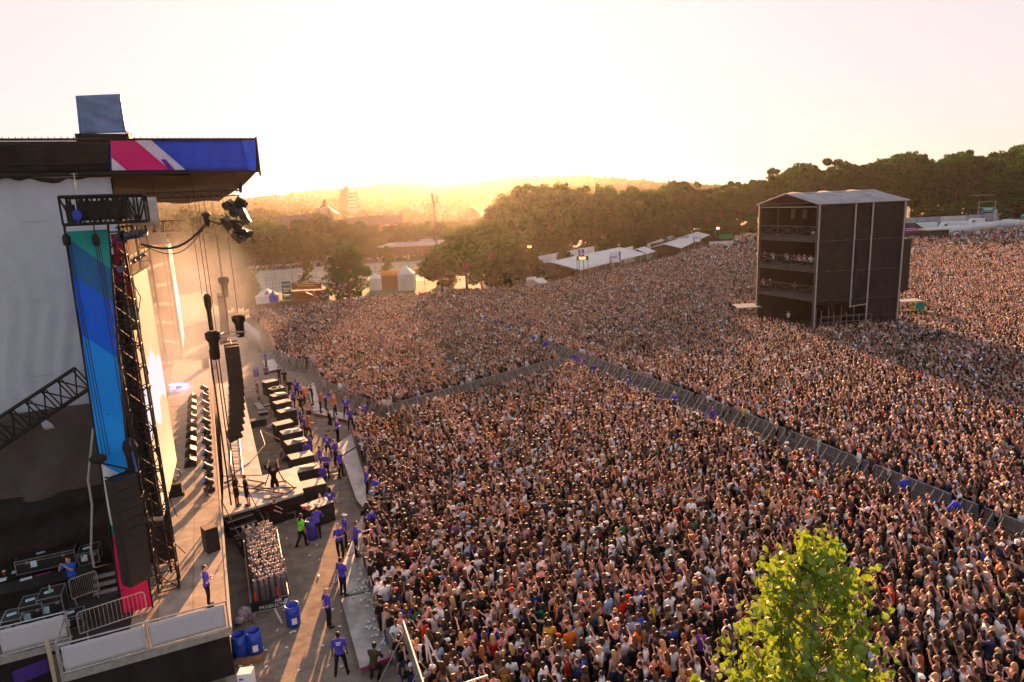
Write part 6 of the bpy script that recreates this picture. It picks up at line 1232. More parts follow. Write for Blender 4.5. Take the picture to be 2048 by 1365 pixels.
for k, (W_, H_, z0_, nc, cone) in enumerate(((5.5, 11, 3.5, 46, False), (6.5, 10, 3.5, 52, False), (4.8, 13, 3., 46, False), (5.8, 12, 3.2, 48, False))):
    cm_, cl = crown_mesh(30 + k, W_, H_, z0_, nc, 135, .46, cone); cm_.materials.append(fol); o_ = trunk_mb(cl, W_, H_, z0_).build('trunk', bark); PROT.append((cm_, o_.data, max(v.co.z for v in cm_.vertices) - .3, W_)); bpy.data.objects.remove(o_)
cm_, cl = crown_mesh(77, 2.6, 8.2, 1.3, 40, 130, .26, True); cm_.materials.append(fol2); o_ = trunk_mb(cl, 2.6, 8.2, 1.3, r0=.18).build('trunk', bark); YOUNG = (cm_, o_.data, 9.5, 2.6); bpy.data.objects.remove(o_)
cm_, cl = crown_mesh(91, 5.0, 9.0, 1.0, 64, 170, .34, False); cm_.materials.append(fol); o_ = trunk_mb(cl, 5., 9., 1.).build('trunk', bark); BUSHY = (cm_, o_.data, 10.2, 5.0); bpy.data.objects.remove(o_)
def tree(x, y, h, label, group=None, proto=None, wf=1., name='tree', z=None, nozero=False):
    pr = proto or rc.choice(PROT); z = float(ground_z(x, y)) if z is None else z; t = thing(name, label, 'tree', (x, y, z), group, rc.uniform(0, 6.28)); s = h / pr[2]; t.scale = (s * wf, s * wf, s)
    for nm, me_ in (('trunk', pr[1]), ('crown', pr[0])): o = bpy.data.objects.new(nm, me_); COL.objects.link(o); o.parent = t
    return t
def tree_px(px_, pb, pt, wpx, label, proto=None, group=None, z=0., **kw):
    g = G(px_, pb, z); h = D(px_, pt, g.y).z - z; pr = proto or rc.choice(PROT); w_ = wpx / CAM_F * g.length * .5; return tree(g.x, g.y, h, label, group, pr, wf=w_ / (pr[3] * 1.12) / (h / pr[2]), z=z, **kw)
tree_px(700, 604, 489, 100, 'dark bushy tree standing at the crowd edge left of centre', BUSHY); tree_px(617, 578, 514, 46, 'small bright yellow green tree left of the dark bushy one', YOUNG)
tree_px(779, 556, 499, 44, 'small conical bright tree above the orange stall sign', YOUNG); tree_px(472, 622, 503, 96, 'leafy tree half lost in stage smoke by the pit end', BUSHY); tree_px(490, 622, 545, 70, 'lower leafy tree in front of the smoky one', BUSHY)
for x_, b_, t_, w_, lb in ((885, 592, 500, 110, 'big glowing tree below the sun, left one'), (935, 596, 452, 130, 'tallest glowing tree below the sun with mast behind'), (985, 590, 447, 120, 'glowing tree right of the tallest one below the sun'), (905, 560, 470, 110, 'orange lit tree behind the left glowing tree'), (960, 560, 462, 110, 'hazy orange tree between the glowing trees'), (1010, 585, 498, 100, 'pale green willowy tree in front of the glowing group'), (1062, 572, 507, 60, 'small dull tree left of the marquee end'), (1130, 556, 497, 42, 'small dark tree standing before the white marquee roof')):
    tree_px(x_, b_, t_, w_, lb, BUSHY if w_ < 70 or 'willowy' in lb else None)
# the wood behind the bars and the right hand perimeter
def itp(x, tab):
    for (a, va), (b, vb) in zip(tab[:-1], tab[1:]):
        if x <= b: return va + (vb - va) * max(0, x - a) / (b - a)
    return tab[-1][1]
topT = [(1000, 400), (1040, 388), (1075, 376), (1130, 380), (1200, 386), (1300, 386), (1370, 372), (1420, 376), (1500, 362), (1560, 350), (1630, 332), (1700, 334), (1800, 326), (1860, 330), (1930, 308), (1990, 312), (2048, 300), (2200, 290)]
disT = [(1000, 168), (1100, 178), (1250, 205), (1400, 245), (1500, 290), (1600, 300), (1800, 312), (2048, 335), (2200, 335)]
regions = [(1180, 'dark tree in the wood above the marquee'), (1440, 'dark tree in the wood between the marquee and tower'), (1700, 'tree in the wood just behind the control tower'), (1860, 'tree in the wood right of the control tower'), (2500, 'tree in the wood at the right edge above white wall')]
for row in range(3):
    x_ = 1025 + row * 11
    while x_ < 2190:
        yd = itp(x_, disT) + row * 13 - 6 + rc.uniform(-3, 3); p = D(x_, 400, yd); ht = 1.05 * D(x_, itp(x_, topT) + rc.uniform(-15, 11) + (2 - row) * 8, yd).z; gz_ = 0. if x_ > 1000 else 0
        lb = next(l for lim, l in regions if x_ < lim); rw = ('front', 'middle', 'rear')[row]
        tree(p.x, p.y, ht - gz_, '%s row %s' % (rw, lb), 'wood, %s row, %s' % (rw, lb[-24:]), wf=rc.uniform(.75, 1.2), z=gz_); x_ += rc.uniform(26, 40)
for k, x_ in enumerate(np.arange(1010, 1510, 26)):
    yd = itp(x_, disT) - 13; p = D(x_, 400, yd); tree(p.x, p.y, rc.uniform(4, 7.5), 'low dark shrub along the foot of the wood', 'shrubs along the foot of the wood', BUSHY, wf=1.7, z=-.8, name='shrub')
for x_, b_, t_, lb in ((1116, 470, 362, 'left of two slim poplars rising above the wood'), (1132, 470, 364, 'right of two slim poplars rising above the wood'), (1196, 470, 366, 'single slim poplar rising above the middle wood')):
    g_ = D(x_, 440, 230); h_ = D(x_, t_, 230).z; tree(g_.x, g_.y, h_, lb, None, PROT[2], wf=.3, z=0., name='poplar')
tree_px(2085, 440, 318, 170, 'bright green broad tree at the right edge of the picture', BUSHY)
for x_, b_, t_, w_, lb in ((1855, 452, 412, 60, 'grey green rounded bush right of tower roof'), (1925, 450, 405, 80, 'large grey green bush behind white wall'), (1985, 446, 405, 60, 'dark bush behind the teal sign')): tree_px(x_, b_, t_, w_, lb, BUSHY, name='bush')
# hedge of trees behind the sports court
for k, x_ in enumerate(np.arange(395, 885, 19)):
    yd = 214 + (x_ - 400) * .04 + rc.uniform(-4, 4); tp = 458 + 10 * math.sin(x_ / 37.) + rc.uniform(-8, 8) - (8 if 640 < x_ < 800 else 0); p = D(x_, 500, yd); ht = D(x_, tp, yd).z
    tree(p.x, p.y, ht + 1, 'hazy green tree in the belt behind the pale sports court', 'trees behind the sports court', BUSHY if k % 2 else None, wf=1.5, z=-1.)
k_ = 0
for yd, x0_, x1_, st_, tp0 in ((300, 430, 1040, 40, 444), (380, 400, 1040, 42, 433), (480, 380, 1050, 44, 424)):
    x_ = x0_
    while x_ < x1_:
        p = D(x_, 450, yd + rc.uniform(-18, 18)); gz_ = float(ground_z(p.x, p.y)); ht = D(x_, tp0 + rc.uniform(-9, 9), p.y).z - gz_; near_ = 'nearer' if yd == 300 else 'middle' if yd == 380 else 'farther'
        if not (yd == 300 and (585 < x_ < 650 or 705 < x_ < 800)): tree(p.x, p.y, max(6, ht), 'hazy rounded tree among the %s rows of town roofs' % near_, 'town trees in the %s rows' % near_, wf=1.25)
        x_ += st_ * rc.uniform(.7, 1.3)
# far woods over the hills: too many to count
srcw = bpy.data.collections.new('wood_sources')
for k in range(2):
    cmw, _ = crown_mesh(50 + k, 6.5, 9, 1, 22, 34, 1.15); cmw.materials.append(fol); ob = bpy.data.objects.new('far_crown', cmw); srcw.objects.link(ob)
wr = np.random.default_rng(9); wx = wr.uniform(-1500, 1900, 26000); wy = wr.uniform(540, 1560, 26000); dn = .5 + .5 * np.sin(wx / 60 + np.sin(wy / 50) * 2) * np.cos(wy / 45 + wx / 110)
kk = (wr.random(26000) < .18 + .55 * dn) & (np.abs(wx / wy) < 1.0); wx, wy = wx[kk], wy[kk]; wz = ground_z(wx, wy)
me = bpy.data.meshes.new('distant_woodland'); me.from_pydata([(float(a), float(b), float(c)) for a, b, c in zip(wx, wy, wz)], [], [])
for nm, ty, dat in (('vi', 'INT', wr.integers(0, 2, len(wx))), ('rz', 'FLOAT', wr.uniform(0, 6.28, len(wx))), ('sc', 'FLOAT', wr.uniform(.6, 1.3, len(wx)))):
    at = me.attributes.new(nm, ty, 'POINT'); at.data.foreach_set('value', dat.astype(np.int32 if ty == 'INT' else np.float32))
wo = bpy.data.objects.new('distant_woodland', me); COL.objects.link(wo); struct(wo, 'stuff'); tag(wo, 'hazy far off woodland covering the hills on the skyline', 'woodland')
g2 = g.copy(); g2.name = 'wood_scatter'
for n_ in g2.nodes:
    if n_.bl_idname == 'GeometryNodeCollectionInfo': n_.inputs['Collection'].default_value = srcw
md = wo.modifiers.new('scatter', 'NODES'); md.node_group = g2

# ------------------------------------------------------------------ sports court, fences, pavilion, mast
courtm = mat('court_ground', (.34, .29, .22), .9, 0, .15, .15); fieldm = mat('pale_grass', (.11, .12, .045), .95, 0, .25, .2)
def flat(nm, pix, m, z): pl = [G(x, y) for x, y in pix]; mb = MB(); n = len(pl); ar = sum(pl[i].x * pl[(i + 1) % n].y - pl[(i + 1) % n].x * pl[i].y for i in range(n)); pl = pl if ar > 0 else pl[::-1]; mb.add([(p.x, p.y, z) for p in pl], [tuple(range(n))]); struct(mb.build(nm, m))
flat('grass_field', [(380, 620), (480, 612), (870, 585), (900, 500), (380, 528)], fieldm, .004); flat('sports_court', [(478, 590), (520, 541), (700, 530), (866, 521), (868, 560), (700, 572)], courtm, .008)
wire = mat('fence_wire', (.17, .15, .13), .7, .3)
def wire_fence(pa, pb, h, n, label):
    a, b = G(*pa), G(*pb); t = thing('wire_fence', label, 'fence', a); U = Vector((0, 0, 1)); mb = MB()
    for k in range(n + 1): p = a.lerp(b, k / n); mb.tube(p, p + U * h, .05, n=4)
    mb.build('post', wire, t); mb = MB()
    for h_ in (h, h * .66, h * .33, .1): mb.tube(a + U * h_, b + U * h_, .025, n=4)
    mb.build('wire', wire, t)
wire_fence((478, 592), (868, 562), 3, 30, 'wire fence along the near side of the pale court'); wire_fence((500, 545), (866, 517), 3.5, 34, 'wire fence along the far side of the pale court'); wire_fence((500, 571), (700, 558), 2.5, 12, 'wire fence dividing the pale court, left half'); wire_fence((700, 553), (868, 545), 2.5, 10, 'wire fence dividing the pale court, right half')
pa, pb_ = G(765, 522), G(868, 518); t = thing('pavilion', 'low brown pavilion with pale flat roof beside the sports court', 'building', pa); mb = MB(); d = pb_ - pa; mb.obox(pa, d, (0, 16, 0), (0, 0, 4.2)); mb.build('wall', mat('brown_brick', (.15, .075, .045), .9, 0, .2, .5), t); mb = MB(); mb.obox(pa + Vector((-1, -1, 4.21)), d + Vector((2, 0, 0)), (3, 18, .8), (0, 0, .45)); mb.build('roof', mat('pale_roof', (.42, .36, .34), .7, 0, .15, .3), t)
mb = MB(); q = pb_ + Vector((-3, 8, 4.7)); mb.box(q + Vector((0, 0, .7)), (4, 2, 1)); mb.build('roof_unit', polem, t)
q = G(878, 556); zt = D(878, 384, q.y).z; t = thing('lattice_mast', 'slim tall phone mast rising in the sun glow', 'mast', q); mb = MB(); mb.tube(q, (q.x, q.y, zt - 2), .32, .2, 8); mb.tube((q.x, q.y, zt - 2), (q.x, q.y, zt + .3), .07); mb.build('pole', wire, t); mb = MB()
for a_ in range(3): x_, y_ = .7 * math.cos(a_ * 2.1), .7 * math.sin(a_ * 2.1); mb.tube((q.x + x_, q.y + y_, zt - 2.6), (q.x + x_, q.y + y_, zt - .3), .16)
mb.build('antenna', wire, t)
q = D(1514, 360, 420); q0 = Vector((q.x, q.y, 0)); mb = MB(); mb.tube(q0, (q.x, q.y, D(1514, 343, 420).z), .25, .08); tag(mb.build('radio_mast', wire), 'hair thin mast above the wood left of tower', 'mast')

# ------------------------------------------------------------------ houses, tower block, spire, skyline
brick = mat('house_brick', (.20, .11, .07), .9, 0, .2, .6); slate = mat('slate_roof', (.13, .09, .08), .8, 0, .2, .7); wfr = mat('window_white', (.6, .58, .55), .6); glass = mat('window_glass', (.05, .06, .07), .1, 0, 0, spec=.8)
def make_house(w_=9., d_=8., h_=6., n=2, label='', cat='house', group=None):
    t = thing('house', label, cat, group=group); mb = MB(); mb.box((0, 0, h_ / 2 - 2), (w_, d_, h_ + 4)); mb.add([(-w_ / 2 + .003, -d_ / 2, h_), (-w_ / 2 + .003, d_ / 2, h_), (-w_ / 2 + .003, 0, h_ + 3)], [(0, 2, 1)]); mb.add([(w_ / 2 - .003, -d_ / 2, h_), (w_ / 2 - .003, d_ / 2, h_), (w_ / 2 - .003, 0, h_ + 3)], [(0, 1, 2)]); mb.build('wall', brick, t)
    mb = MB()
    for s_ in (-1, 1): mb.obox((-w_ / 2 - .3, (d_ / 2 + .4) * s_, h_ - .3), (w_ + .6, 0, 0), (0, -(d_ / 2 + .4) * s_, 3.35), (0, 0, .22))
    rf_ = mb.build('roof', slate, t); mb = MB(); mb.box((w_ / 2 - .6, 0, h_ + 3.3), (.9, 1.4, 2.2)); mb.tube((w_ / 2 - .6, .3, h_ + 4.4), (w_ / 2 - .6, .3, h_ + 5), .15); mb.tube((w_ / 2 - .6, -.3, h_ + 4.4), (w_ / 2 - .6, -.3, h_ + 5), .15); mb.build('chimney', brick, rf_)
    for i in range(n):
        for j in range(2):
            x_ = -w_ / 2 + w_ * (i + .5) / n; z_ = 1.6 + j * 2.7
            if j == 0 and i == 0: mb = MB(); mb.box((x_, -d_ / 2 - .03, 1.1), (1.1, .1, 2.2)); mb.build('door', slate, t); continue
            mb = MB(); mb.box((x_, -d_ / 2 - .04, z_), (1.7, .12, 1.6)); f_ = mb.build('window', wfr, t); mb = MB(); mb.box((x_ - .38, -d_ / 2 - .11, z_), (.62, .04, 1.3)); mb.box((x_ + .38, -d_ / 2 - .11, z_), (.62, .04, 1.3)); mb.build('pane', glass, f_)
    return t
def dup2(root, loc, rz, label, sc, group):
    def cp(o, par):
        c = o.copy(); COL.objects.link(c); c.parent = par
        for g_ in o.children: cp(g_, c)
        return c
    r = cp(root, None); r.location = loc; r.rotation_euler = (0, 0, rz); r.scale = (sc,) * 3; r['label'] = label; r['group'] = group; return r
h0 = None
for k, (x_, yb, yd, rz, sc) in enumerate(((597, 478, 262, .12, 1.15), (619, 476, 263, .12, 1.15), (640, 474, 264, .12, 1.15), (718, 470, 300, .1, 1.0), (740, 468, 300, .1, 1.0), (763, 466, 300, .1, 1.0), (786, 464, 300, .1, 1.0))):
    p = D(x_, yb, yd); lb = ('brown terraced house with white windows beyond the tree belt, ' + ('left', 'middle', 'right')[k]) if k < 3 else 'hazy terraced house left of the sun, ' + ('first', 'second', 'third', 'fourth')[k - 3] + ' from left'; z_ = D(x_, yb - 33 if k < 3 else yb - 28, yd).z - 8
    if h0 is None: h0 = make_house(label=lb, group='terraced houses beyond the belt'); h0.location = (p.x, p.y, z_); h0.rotation_euler = (0, 0, rz); h0.scale = (sc,) * 3
    else: dup2(h0, (p.x, p.y, z_), rz, lb, sc, 'terraced houses beyond the belt')
r_ = random.Random(8)
for k in range(46):
    yd = r_.uniform(330, 620); x_ = r_.uniform(400, 1030); p = D(x_, 430, yd); dup2(h0, (p.x, p.y, float(ground_z(p.x, p.y)) + 1.5), r_.uniform(-.5, .5), 'tiny hazy house among trees on the valley side', r_.uniform(1.0, 1.5), 'distant houses in the valley')
yd = 620; z0 = 2.0; a, b = D(681, 400, yd), D(709, 400, yd); zt = D(694, 383, yd).z; t = thing('tower_block', 'brown brick tower block with pale balcony bands on the skyline', 'tower block', (a.x, yd, z0)); w_ = b.x - a.x; mb = MB(); mb.obox((a.x, yd, z0), (w_ * .42, 0, 0), (0, 14, 0), (0, 0, zt - z0 + 2.5)); mb.obox((a.x + w_ * .42, yd + 1.5, z0), (w_ * .58, 0, 0), (0, 14, 0), (0, 0, zt - z0)); mb.obox((a.x + w_ * .25, yd + 3, zt - 1), (w_ * .3, 0, 0), (0, 5, 0), (0, 0, 6)); mb.build('wall', mat('block_brick', (.17, .10, .07), .9), t)
for k in range(11): z_ = zt - 1.2 - k * 3.1; mb = MB(); mb.obox((a.x + w_ * .48, yd + .9, z_), (w_ * .48, 0, 0), (0, .58, 0), (0, 0, 1.1)); mb.build('balcony', wfr, t)
for k in range(11): z_ = zt - 2.7 - k * 3.1; mb = MB(); mb.obox((a.x + w_ * .5, yd + 1.35, z_), (w_ * .44, 0, 0), (0, .12, 0), (0, 0, 1.3)); mb.build('window', glass, t)
yd = 430; q = D(650, 415, yd); zt = D(650, 399, yd).z; zb = float(ground_z(q.x, yd)); t = thing('spired_building', 'dark building with steep roof and small pointed cupola', 'building', (q.x, yd, zb)); mb = MB(); mb.box((q.x, yd, (zb + zt - 9) / 2), (11, 12, zt - 9 - zb)); mb.build('wall', brick, t); mb = MB(); mb.lathe((q.x, yd, zt - 9), [(10, 0), (4.5, 3.5), (2, 4.6)], 4); r2 = mb.build('roof', slate, t); mb = MB(); mb.lathe((q.x, yd, zt - 4.4), [(1.3, 0), (1.3, 2.2), (1.7, 2.3), (.9, 3.4), (.1, 5)], 8); mb.build('cupola', slate, r2)
for k, (x_, w2, tp, yd) in enumerate(((530, 14, 398, 1000), (545, 8, 390, 1000), (562, 18, 399, 1020), (590, 16, 396, 1000), (608, 8, 395, 980), (628, 13, 393, 980), (643, 10, 400, 1000), (672, 8, 396, 900), (745, 16, 397, 900), (770, 20, 401, 880), (860, 14, 401, 900), (500, 20, 402, 1000), (925, 12, 397, 1000))):
    a = D(x_ - w2 / 2, 400, yd); b = D(x_ + w2 / 2, 400, yd); zt = D(x_, tp, yd).z; zb = min(float(ground_z(a.x, yd)), zt - 12) - 4; t = thing('skyline_building', 'hazy block on the far skyline, %s from the left' % ('second third fourth fifth sixth seventh eighth tenth eleventh twelfth thirteenth first fourteenth'.split()[k]), 'building', (a.x, yd, zb), 'skyline blocks'); mb = MB(); mb.obox((a.x, yd, zb), (b.x - a.x, 0, 0), (0, 12, 0), (0, 0, zt - zb)); mb.obox((a.x + (b.x - a.x) * .3, yd + 2, zt), ((b.x - a.x) * .3, 0, 0), (0, 5, 0), (0, 0, 3)); mb.build('wall', mat('far_wall', (.28, .24, .22), .9), t)
    mb = MB()
    for j in range(4): mb.obox((a.x + 2, yd - .1, zt - 3 - j * 4.5), (b.x - a.x - 4, 0, 0), (0, .12, 0), (0, 0, 1.6))
    mb.build('window_band', glass, t)

# ------------------------------------------------------------------ bars, stalls, signs, perimeter
canvas = mat('white_canvas', (.62, .58, .56), .7, 0, .08, .6, .2); purple = mat('sign_purple', (.14, .02, .32), .6); signw = mat('sign_white', (.75, .73, .8), .6); ink = mat('sign_ink', (.10, .06, .35), .6); redm = mat('sign_red', (.6, .02, .06), .6)
def marquee(pa, pb, z, dep, zr, label, mpost=9):
    a, b = G(*pa, z), G(*pb, z); t = thing('marquee', label, 'marquee', (a.x, a.y, 0)); d = (b - a); n_ = Vector((-d.y, d.x, 0)).normalized()
    if n_.y < 0: n_ = -n_
    mb = MB(); mb.sheet(lambda s_, t_: a + d * s_ + n_ * dep * t_ + Vector((0, 0, (zr - z) * (1 - abs(t_ * 2 - 1)) * .8 + .06 * abs(math.sin(s_ * 28)))), 60, 8, .05); mb.build('roof', canvas, t)
    mb = MB(); mb.obox(up(a + n_ * dep, 0), d, n_ * .1, (0, 0, zr - .1)); mb.build('back_wall', canvas, t); mb = MB()
    for k in range(mpost + 1): p = a + d * k / mpost; mb.tube(up(p, 0), p, .08)
    mb.build('pole', polem, t); mb = MB(); mb.obox(up(a + n_ * 2.5, .05), d, n_ * .6, (0, 0, 1.1)); mb.build('counter', casep, t); return t, a, d, n_
marquee((1161, 541), (1294, 508), 3.0, 14, 5.0, 'long white bar marquee with pale sheet behind, right of centre')
a, b = G(1092, 545, 0), G(1238, 514, 0); n_ = Vector((-(b - a).y, (b - a).x, 0)).normalized() * 15; mb = MB(); mb.obox(up(a + n_, 0), b - a, (0, .2, 0), (0, 0, 7.2)); tag(mb.build('white_hoarding', canvas), 'tall white hoarding rising behind the bar marquee', 'hoarding')
marquee((1296, 508), (1312, 503), 2.9, 6, 4.4, 'small marquee at right end of the long bar', 3); marquee((1363, 497), (1420, 470), 2.8, 9, 4.2, 'second bar marquee farther right with beige roof', 5)
t, *_ = marquee((1078, 568), (1098, 566), 2.6, 5, 3.4, 'small white canopy at the left of the bar marquee', 2)
for k, (x_, y_) in enumerate(((1040, 555), (1058, 553), (1072, 552))): q = G(x_, y_ + 5); t = thing('parasol_tent', 'small white peaked tent in the sunlit stalls, %s of three' % ('left', 'middle', 'right')[k], 'tent', q); mb = MB(); mb.lathe(q + Vector((0, 0, 2.3)), [(2.1, 0), (.1, 1.2)], 4, smooth=False); mb.build('roof', canvas, t); mb = MB(); [mb.tube(q + Vector((x, y, 0)), q + Vector((x, y, 2.3)), .05) for x in (-1.3, 1.3) for y in (-1.3, 1.3)]; mb.build('pole', polem, t)
def sign(pxl, pxr, pyt, pyb, yd, label, m, words=None, wm=None, wh=.6, lines=0, post=True, emit=None, name='sign'):
    tl, tr_, bl_, br_ = D(pxl, pyt + .5, yd), D(pxr, pyt - .5, yd), D(pxl, pyb + .5, yd), D(pxr, pyb - .5, yd); t = thing(name, label, 'sign', (tl.x, yd, 0)); xd = (tr_ - tl); hd = Vector((0, 0, tl.z - bl_.z)); o = Vector((tl.x, yd, bl_.z)); w_ = xd.length
    xd = Vector((xd.x, 0, 0)); mb = MB(); mb.obox(o, xd, (0, .12, 0), hd); mb.build('board', m, t)
    if words:
        for k, wd in enumerate(words): text_mesh(wd, hd.z * wh, wm, t, o + xd * .5 + Vector((0, -.05, hd.z * (.5 - wh * .36) - (k - (len(words) - 1) / 2) * hd.z * .4)), (1, 0, 0), (0, 0, 1), align='CENTER')
    for k in range(lines): mb = MB(); mb.obox(o + xd * (.15 + .05 * (k % 2)) + Vector((0, -.03, hd.z * (.72 - .28 * k))), xd * (.7 - .12 * (k % 2)), (0, .02, 0), (0, 0, hd.z * .13)); mb.build('text_line', wm, t)
    if post: mb = MB(); mb.tube((o.x + .1, yd + .2, 0), (o.x + .1, yd + .2, tl.z), .07); mb.tube((o.x + xd.x - .1, yd + .2, 0), (o.x + xd.x - .1, yd + .2, tl.z), .07); mb.build('post', wire, t)
    return t, o, xd, hd
yb = G(1230, 525, 3.0).y + .8
t, o, xd, hd = sign(1219, 1241, 504, 525, yb - 2, 'white sign reading BAR 1 with red and purple corners', signw, ['BAR 1'], ink, .42)
mb = MB(); mb.add([o + Vector((0, -.04, 0)), o + xd * .2 + Vector((0, -.04, 0)), o + Vector((0, -.04, hd.z * .55))], [(0, 1, 2)]); mb.build('red_corner', redm, t); mb = MB(); mb.add([o + xd + Vector((0, -.04, hd.z)), o + xd * .82 + Vector((0, -.04, hd.z)), o + xd * .9 + Vector((0, -.04, hd.z * .1)), o + xd + Vector((0, -.04, .1))], [(0, 1, 2, 3)]); mb.build('purple_corner', purple, t)
t, o, xd, hd = sign(1387, 1400, 466, 484, G(1393, 486, 2.8).y - 1.2, 'smaller white sign reading BAR 2 at the second bar', signw, ['BAR 2'], ink, .34); mb = MB(); mb.add([o + Vector((0, -.04, 0)), o + xd * .25 + Vector((0, -.04, 0)), o + Vector((0, -.04, hd.z * .6))], [(0, 1, 2)]); mb.build('red_corner', redm, t)
t, o, xd, hd = sign(1157, 1168, 499, 513, G(1161, 541, 3).y - 1, 'purple sign with white wheelchair symbol above the crowd', purple); c = o + xd * .5 + Vector((0, -.06, hd.z * .5)); r = hd.z * .2; mb = MB(); mb.path([c + Vector((r * math.cos(a), 0, -r * .5 + r * math.sin(a))) for a in np.linspace(1.9, 5.9, 12)], .07, 5); mb.path([c + Vector((-.1, 0, r * 1.2)), c + Vector((0, 0, 0)), c + Vector((r * .9, 0, -.05)), c + Vector((r * 1.4, 0, -r * 1.1))], .08, 5); mb.ell(c + Vector((-.1, 0, r * 1.6)), (.13, .05, .13), 8, 6); mb.build('wheelchair_symbol', signw, t)
def led(nm, x0, x1, y0, y1, yd, lb, col, es=3.0):
    t, o, xd, hd = sign(x0, x1, y0, y1, yd, lb, black, name=nm); mb = MB()
    for k in range(5): mb.obox(o + xd * (.25 + .1 * k) + Vector((0, -.05, hd.z * .3)), xd * .07, (0, .03, 0), (0, 0, hd.z * (.4 if k % 2 else .5)))
    mb.build('lit_letters', mat(nm + '_glow', col, .5, emit=col, es=es), t)
led('lit_sign', 1153, 1177, 513, 521, G(1165, 541, 3).y - 1.3, 'dark sign board with orange lit letters under the purple sign', (1, .16, .03)); led('lit_sign', 1051, 1067, 490, 498, G(1060, 560).y, 'dark sign board with orange lit letters in the sun glow', (1, .2, .02)); led('neon_sign', 1431, 1441, 453, 461, G(1440, 492).y, 'small red lit sign on kiosk between second bar and tower', (1, .08, .06), 5)
sign(1150, 1160, 528, 545, G(1155, 556).y, 'green narrow banner at the near end of the bar', mat('banner_green', (.06, .13, .03), .7), None, signw, .3, 1)
q = G(1443, 497); t = thing('kiosk', 'kiosk with white front and green board left of the tower', 'kiosk', q); mb = MB(); mb.box(q + Vector((0, 3, 1.6)), (7, 5, 3.2)); mb.build('body', meshm, t); mb = MB(); mb.box(q + Vector((0, .4, 1.3)), (7.4, .1, 1.7)); mb.build('front_panel', canvas, t); mb = MB(); mb.box(q + Vector((1.4, .3, 3.5)), (4, .12, 1.3)); mb.build('green_board', mat('board_green', (.0, .22, .05), .6), t)
for k, (x_, y_, lb) in enumerate(((1340, 508, 'yellow green poster panel'), (1352, 505, 'dark pictured poster panel'), (1362, 503, 'pale orange poster panel'))): q = G(x_ - 35, y_ + 4); mb = MB(); mb.box(q + Vector((0, 0, 1.6)), (1.6, .1, 3.0)); tag(mb.build('poster_panel', mat('poster%d' % k, ((.35, .5, .05), (.1, .2, .15), (.6, .35, .2))[k], .6)), lb + ' right of the long bar', 'poster')
mb = MB(); a, b = G(1305, 519), G(1380, 500); mb.obox(a + Vector((0, 2, 0)), b - a, (0, .2, 0), (0, 0, 4.0)); tag(mb.build('dark_hoarding', meshm), 'dark hoarding between the first and second bars', 'hoarding')
mb = MB(); a, b = G(1282, 497), G(1370, 478); mb.obox(a + Vector((0, 8, 0)), b - a, (0, 3, 0), (0, 0, 3.4)); tag(mb.build('cabin', canvas), 'long pale cabin under the trees between two bars', 'cabin')
# toilets and stalls on the left
ytl = G(570, 618).y
sign(562, 580, 563, 576, ytl, 'top dark teal board reading TOILETS at left', mat('board_teal', (.02, .10, .10), .7), ['TOILETS'], signw, .36); sign(563, 580, 578, 589, ytl + .3, 'middle dark teal board with two pale lines at left', _mats['board_teal'], None, signw, .3, 2, False); sign(564, 581, 591, 599, ytl + .6, 'lowest dark teal board with one pale line at left', _mats['board_teal'], None, signw, .3, 1, False)
sign(582, 642, 566, 580, ytl + 2, 'long rust brown stall sign with pale script and yellow band', mat('stall_rust', (.22, .07, .03), .7), None, mat('stall_yellow', (.5, .38, .03), .7), .3, 2)
mb = MB(); q = G(612, 612); mb.box(q + Vector((0, 3, 1.3)), (6, 4, 2.6)); tag(mb.build('food_stall', mat('stall_brown', (.16, .07, .03), .8)), 'brown food stall under the rust sign', 'stall')
sign(760, 806, 542, 556, G(783, 572).y, 'orange stall sign with red lettering under small conical tree', mat('stall_orange', (.55, .22, .03), .6), ['Cinnamon'], mat('stall_red', (.55, .06, .02), .6), .6); sign(820, 848, 538, 549, G(833, 572).y, 'green and red stall sign right of the white tent', mat('stall_green', (.05, .09, .03), .7), None, _mats['stall_red'], .4, 1)
mb = MB(); q = G(783, 578); mb.box(q + Vector((0, 3, 1.2)), (5.5, 3.5, 2.4)); tag(mb.build('food_stall', _mats['stall_brown']), 'dark fronted food stall under the orange sign', 'stall')
for x_, y_, w_, h_, lb in ((752, 580, 2.2, 3.0, 'white tall tent left of the orange sign'), (815, 580, 3.2, 4.2, 'white peaked tent right of the orange sign'), (538, 622, 3.0, 3.4, 'white tent beside the red and blue tents')):
    q = G(x_, y_); t = thing('white_tent', lb, 'tent', q); mb = MB(); mb.box(q + Vector((0, 0, h_ * .4)), (w_, w_, h_ * .8)); mb.build('wall', canvas, t); mb = MB(); mb.lathe(q + Vector((0, 0, h_ * .8)), [(w_ * .75, 0), (.1, h_ * .35)], 4, smooth=False); mb.build('roof', canvas, t)
for x_, m_, lb in ((546, redm, 'narrow red tent beside the toilets sign'), (557, blueb, 'narrow blue tent beside the toilets sign')): q = G(x_, 620); t = thing('toilet_tent', lb, 'tent', q); mb = MB(); mb.box(q + Vector((0, -1.8, 1.4)), (1.1, 1.1, 2.8)); mb.build('wall', m_, t); mb = MB(); mb.lathe(q + Vector((0, -1.8, 2.8)), [(.78, 0), (.1, .8)], 4, smooth=False); mb.build('roof', m_, t)
mb = MB(); a, b = G(500, 634), G(640, 618); mb.obox(a, b - a, (0, .15, 0), (0, 0, 1.9)); tag(mb.build('brown_hoarding', mat('hoarding_brown', (.16, .08, .05), .8)), 'brown hoarding behind the far left crowd below toilets sign', 'hoarding')
mb = MB(); r_ = random.Random(2); q = G(655, 612)
